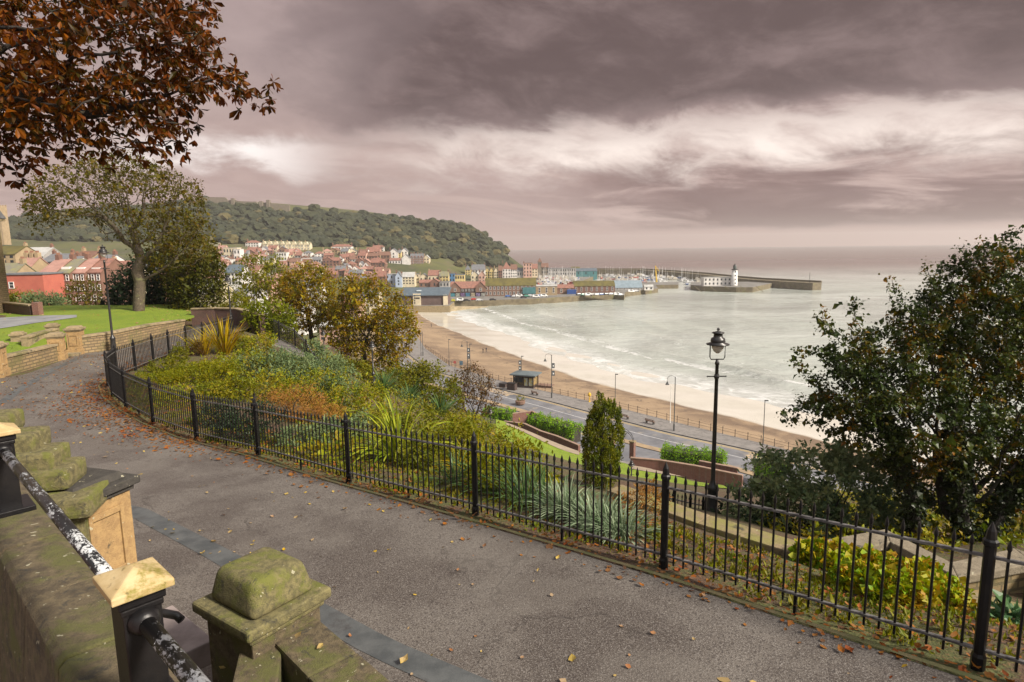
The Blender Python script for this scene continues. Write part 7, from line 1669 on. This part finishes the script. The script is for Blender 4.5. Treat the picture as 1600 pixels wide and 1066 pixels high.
# --- people on the sand
SKIN = mat('skin', (.45, .27, .19)); DCOAT = mat('dark_coat', (.022, .024, .03), (.035, .035, .04), 6); NAVY = mat('navy_coat', (.03, .035, .06)); JEAN = mat('dark_trousers', (.03, .032, .04)); HAIR = mat('dark_hair', (.03, .02, .014))
def person(loc, rz, coat, label, stride=.28, h=1.75):
    t_ = empty('person', loc, rz, label, 'person'); k = h / 1.75
    J = {'pel': (0, 0, .95), 'chest': (0, .02, 1.25), 'neck': (0, .02, 1.48), 'head': (0, .05, 1.62), 'lh': (-.10, 0, .90), 'rh': (.10, 0, .90), 'lk': (-.11, stride * .55, .50), 'rk': (.11, -.02, .49), 'la': (-.11, stride, .08), 'ra': (.11, -stride, .10), 'lt': (-.11, stride + .16, .04), 'rt': (.11, -stride + .14, .03),
         'ls': (-.20, .02, 1.42), 'rs': (.20, .02, 1.42), 'le': (-.26, -.10, 1.15), 're': (.26, .10, 1.15), 'lw': (-.27, .0, .90), 'rw': (.27, .24, .92), 'lf': (-.27, .03, .80), 'rf': (.27, .29, .84)}
    E_ = [('pel', 'chest'), ('chest', 'neck'), ('neck', 'head'), ('pel', 'lh'), ('pel', 'rh'), ('lh', 'lk'), ('rh', 'rk'), ('lk', 'la'), ('rk', 'ra'), ('la', 'lt'), ('ra', 'rt'), ('neck', 'ls'), ('neck', 'rs'), ('ls', 'le'), ('rs', 're'), ('le', 'lw'), ('re', 'rw'), ('lw', 'lf'), ('rw', 'rf')]
    Rd = {'pel': .15, 'chest': .165, 'neck': .07, 'head': .11, 'lh': .10, 'rh': .10, 'lk': .07, 'rk': .07, 'la': .05, 'ra': .05, 'lt': .04, 'rt': .04, 'ls': .075, 'rs': .075, 'le': .055, 're': .055, 'lw': .04, 'rw': .04, 'lf': .035, 'rf': .035}
    nm_ = list(J); me = bpy.data.meshes.new('body'); me.from_pydata([tuple(c_ * k for c_ in J[n]) for n in nm_], [(nm_.index(a), nm_.index(b)) for a, b in E_], [])
    o = bpy.data.objects.new('body', me); C.objects.link(o); sk = o.modifiers.new('skin', 'SKIN'); 
    for i, n in enumerate(nm_): me.skin_vertices[0].data[i].radius = (Rd[n] * k, Rd[n] * k * .85)
    me.skin_vertices[0].data[0].use_root = True; o.modifiers.new('sub', 'SUBSURF').render_levels = 1
    dg = bpy.context.evaluated_depsgraph_get(); m2 = bpy.data.meshes.new_from_object(o.evaluated_get(dg)); bpy.data.objects.remove(o)
    for q_ in (coat, JEAN, SKIN): m2.materials.append(q_)
    for p_ in m2.polygons: z_ = p_.center.z / k; p_.material_index = 2 if z_ > 1.50 or (abs(p_.center.x) > .2 and z_ < .93 and z_ > .7) else (1 if z_ < .86 else 0); p_.use_smooth = True
    b_ = bpy.data.objects.new('body', m2); C.objects.link(b_); b_.parent = t_
    b = MB(); b.smooth = True; b.lathe([(.02, 1.60), (.115, 1.62), (.125, 1.69), (.09, 1.76), (.01, 1.78)], 10, (0, .03, 0)); hr = b.build('hair', HAIR, t_); hr.scale = (k,) * 3
def on_beach(px, py):
    z = 2.0
    for _ in range(10): q = atz(px, py, z); z = .5 * z + .5 * zbeach(q[0], q[1])
    return np.array((q[0], q[1], zbeach(q[0], q[1])))
person(on_beach(755, 552), 1.9, DCOAT, 'person in dark clothes walking on the sand, left of the pair')
person(on_beach(760, 550.5), 2.0, NAVY, 'person in a navy coat walking on the sand, right of the pair', .22, 1.8)
person(on_beach(674, 511), 1.5, DCOAT, 'lone distant person standing near the water edge below the lifeboat house', .06)
# --- fallen leaves
def litter(name, P, size, lm, label, seed, flat=.25, up=.012):
    """curled dead leaves lying on a surface"""
    r_ = np.random.default_rng(seed); n = len(P); an = r_.uniform(0, 6.28, n); d_ = np.c_[np.cos(an), np.sin(an), r_.normal(0, flat, n)]; s_ = np.c_[-np.sin(an), np.cos(an), r_.normal(0, flat, n)]; L = (size * np.exp(r_.normal(0, .35, n)))[:, None]; w_ = L * r_.uniform(.3, .45, n)[:, None]; cu = np.abs(r_.normal(.10, .09, n))[:, None] * L
    U = np.array((0, 0, 1.)); root = P + U * (up + cu * .7); a = P + d_ * L * .3 + s_ * w_ + U * (up + cu); b = P + d_ * L * .7 + s_ * w_ * .75 + U * (up + cu * .3); tip = P + d_ * L + U * (up + cu * .9); c_ = P + d_ * L * .7 - s_ * w_ * .75 + U * (up + cu * .3); e = P + d_ * L * .3 - s_ * w_ + U * (up + cu); m1 = P + d_ * L * .3 + U * up; m2 = P + d_ * L * .7 + U * up
    v = np.stack([root, a, b, tip, c_, e, m1, m2], 1).reshape(-1, 3); k = np.arange(n) * 8
    f = np.concatenate([np.c_[k, k + 1, k + 6], np.c_[k, k + 6, k + 5], np.c_[k + 1, k + 2, k + 6], np.c_[k + 2, k + 7, k + 6], np.c_[k + 6, k + 7, k + 4], np.c_[k + 6, k + 4, k + 5], np.c_[k + 2, k + 3, k + 7], np.c_[k + 3, k + 4, k + 7]])
    o = mesh_np(name, v, f, lm); tag(o, label, 'leaves', kind='stuff'); return o
LITM = leaf_mat('dead_leaves', pal((.10, .030, .016), (.165, .052, .022), (.20, .095, .034), (.13, .075, .045), (.06, .034, .022)), .1, .7)
LITY = leaf_mat('yellow_dead_leaves', pal((.17, .065, .035), (.34, .23, .06), (.36, .28, .12), (.26, .20, .14), (.22, .10, .05), (.30, .25, .17)), .1, .6)
r_ = np.random.default_rng(91); fl_ = resample(FENCE, 400)
# drift along the railing, thick at the bend
k = r_.choice(400, 5200, p=(lambda w: w / w.sum())(np.interp(np.arange(400), [0, 120, 180, 240, 262, 290, 399], [.5, .5, .6, 3, 3.5, 1.0, .6])))
tn = np.gradient(fl_, axis=0); tn /= np.linalg.norm(tn, axis=1)[:, None]; nn_ = np.c_[-tn[:, 1], tn[:, 0]]
sgnp = 1 if in_poly((fl_[200] + nn_[200] * .8)[None], PATHPOLY)[0] else -1
wid = np.interp(k, [0, 150, 215, 262, 290, 399], [.22, .25, .5, .9, .45, .3]); dd = np.abs(r_.normal(0, 1, len(k))) * wid
P2 = fl_[k] + nn_[k] * (sgnp * (dd + .05))[:, None] + r_.normal(0, .05, (len(k), 2)); litter('leaf_drift', np.c_[P2, zp(*P2.T)], .052, LITM, 'drift of rust brown fallen leaves along the foot of the railing', 92)
# scattered on the path
n = 850; u_ = r_.random(n); w_ = r_.random(n) ** 1.2; i_ = (u_ * 100 + 14).astype(int); P2 = pa[i_] + (pb[i_] - pa[i_]) * (w_ * .98)[:, None] + r_.normal(0, .1, (n, 2)); P2 = P2[in_poly(P2, PATHPOLY)]; litter('scattered_leaves', np.c_[P2, zp(*P2.T)], .048, LITY, 'yellow and brown leaves scattered over the asphalt path', 93)
n = 900; i_ = r_.integers(70, 112, n); P2 = pa[i_] + (pb[i_] - pa[i_]) * (r_.random(n) ** 1.3)[:, None] + r_.normal(0, .3, (n, 2)); P2 = P2[in_poly(P2, PATHPOLY)]; litter('bend_leaves', np.c_[P2, zp(*P2.T)], .055, LITM, 'rust leaves lying across the path at its bend', 94)
# litter in the bed, moss tufts, little plants
k = r_.integers(20, 300, 6500); dd = r_.random(len(k)) ** .9 * 2.2; P2 = fl_[k] - nn_[k] * (sgnp * (dd + .02))[:, None]; P2 = P2[~in_poly(P2, PATHPOLY)]; litter('bed_leaf_litter', np.c_[P2, terrain(*P2.T)], .05, LITM, 'brown leaf litter covering the soil of the bed', 95, .3)
TUFT = leaf_mat('moss_tufts', pal((.06, .08, .012), (.11, .13, .02), (.17, .16, .03), (.08, .07, .02)), .3)
k = r_.integers(10, 330, 1200); dd = r_.random(len(k)) * 2.0; c_ = fl_[k] - nn_[k] * (sgnp * (dd + .1))[:, None]; P2 = np.repeat(c_, 26, axis=0) + r_.normal(0, .09, (len(c_) * 26, 2)); P2 = P2[~in_poly(P2, PATHPOLY)]
Pz = np.c_[P2, terrain(*P2.T)]; oo = np.tile((0, 0, 1.2), (len(Pz), 1)); o = leaves('ground_cover', Pz, .055, TUFT, None, r_, .4, -.4, oo); tag(o, 'low weeds, moss and ground cover over the bed soil', 'ground cover', kind='stuff')
# general scrub over the rest of the slope so no bare ground shows
n = 2600; th_ = r_.uniform(-.62, .75, n); rr_ = np.exp(r_.uniform(np.log(13), np.log(75), n)); sx_, sy_ = rr_ * np.sin(th_), rr_ * np.cos(th_)
P2 = np.c_[sx_, sy_]; bd, bs = poly_dist(P2, COPING); LWP = np.r_[lw_in, lw_out[::-1]]
okm = ~in_poly(P2, PATHPOLY) & ~in_poly(P2, ROADPOLY) & ~in_poly(P2, LWP)
ll = np.array([to_px(*q) for q in np.c_[P2, terrain(*P2.T)]]); lawnpx = in_poly(ll, np.array([(770, 660), (905, 700), (1160, 740), (1300, 770), (1300, 830), (1000, 815), (900, 775), (790, 730)])); bedpx = (ll[:, 0] < 470) & (sy_ < 36)
okm &= ~lawnpx & ~bedpx & (ll[:, 0] > 330); P2 = P2[okm]; rr_ = rr_[okm]
cr_ = .018 * rr_ + .12; Pz = np.c_[P2, terrain(*P2.T)]; m_ = 26; Q = np.repeat(Pz, m_, axis=0); dv = r_.normal(size=Q.shape); dv /= np.linalg.norm(dv, axis=1)[:, None]; dv[:, 2] = np.abs(dv[:, 2]); Q = Q + dv * (np.repeat(cr_, m_) * r_.random(len(Q)) ** .5)[:, None]
o = leaves('slope_scrub', Q, .12, LM_MIX, None, r_, .5, 0, dv); tag(o, 'low mixed scrub covering the garden slope between the shrubs', 'scrub', kind='stuff')
# a few leaves on the stonework
P = [(*atz(x, y, 33.097)[:2], 33.097) for x, y in ((505, 1008), (470, 995))] + [(*atz(x, y, 32.825)[:2], 32.825) for x, y in ((355, 1047), (330, 1030), (395, 1060), (380, 1030))]
litter('stone_leaves', np.array(P), .07, LITY, 'few yellow leaves lying on the planter stone and soil', 97)
n = 420; q_ = r_.random((n, 2)); ii = (q_[:, 0] * 58).astype(int); LQ = lw_in[ii] + (lw_out[ii] - lw_in[ii]) * (q_[:, 1:] * .9 + .05); litter('lawn_leaves', np.c_[LQ, lawn_z(*LQ.T)], .09, LITY, 'yellow leaves dotted over the bright green lawn', 98)
# ================================================================== haze: the sea air between here and the headland
HZ = bpy.data.materials.new('sea_haze'); HZ.use_nodes = True; t = HZ.node_tree; t.nodes.clear()
ho = t.nodes.new('ShaderNodeOutputMaterial'); pv = t.nodes.new('ShaderNodeVolumePrincipled'); pv.inputs['Color'].default_value = (.95, .93, .92, 1); pv.inputs['Density'].default_value = .00017; pv.inputs['Anisotropy'].default_value = .2
t.links.new(pv.outputs[0], ho.inputs['Volume'])
b = MB(); b.box((0, 2900, 57), (13000, 6700, 138)); hz_o = b.build('haze', HZ); tag(hz_o, 'thin sea haze between the park and the headland', 'haze', kind='stuff')
bpy.context.view_layer.update()
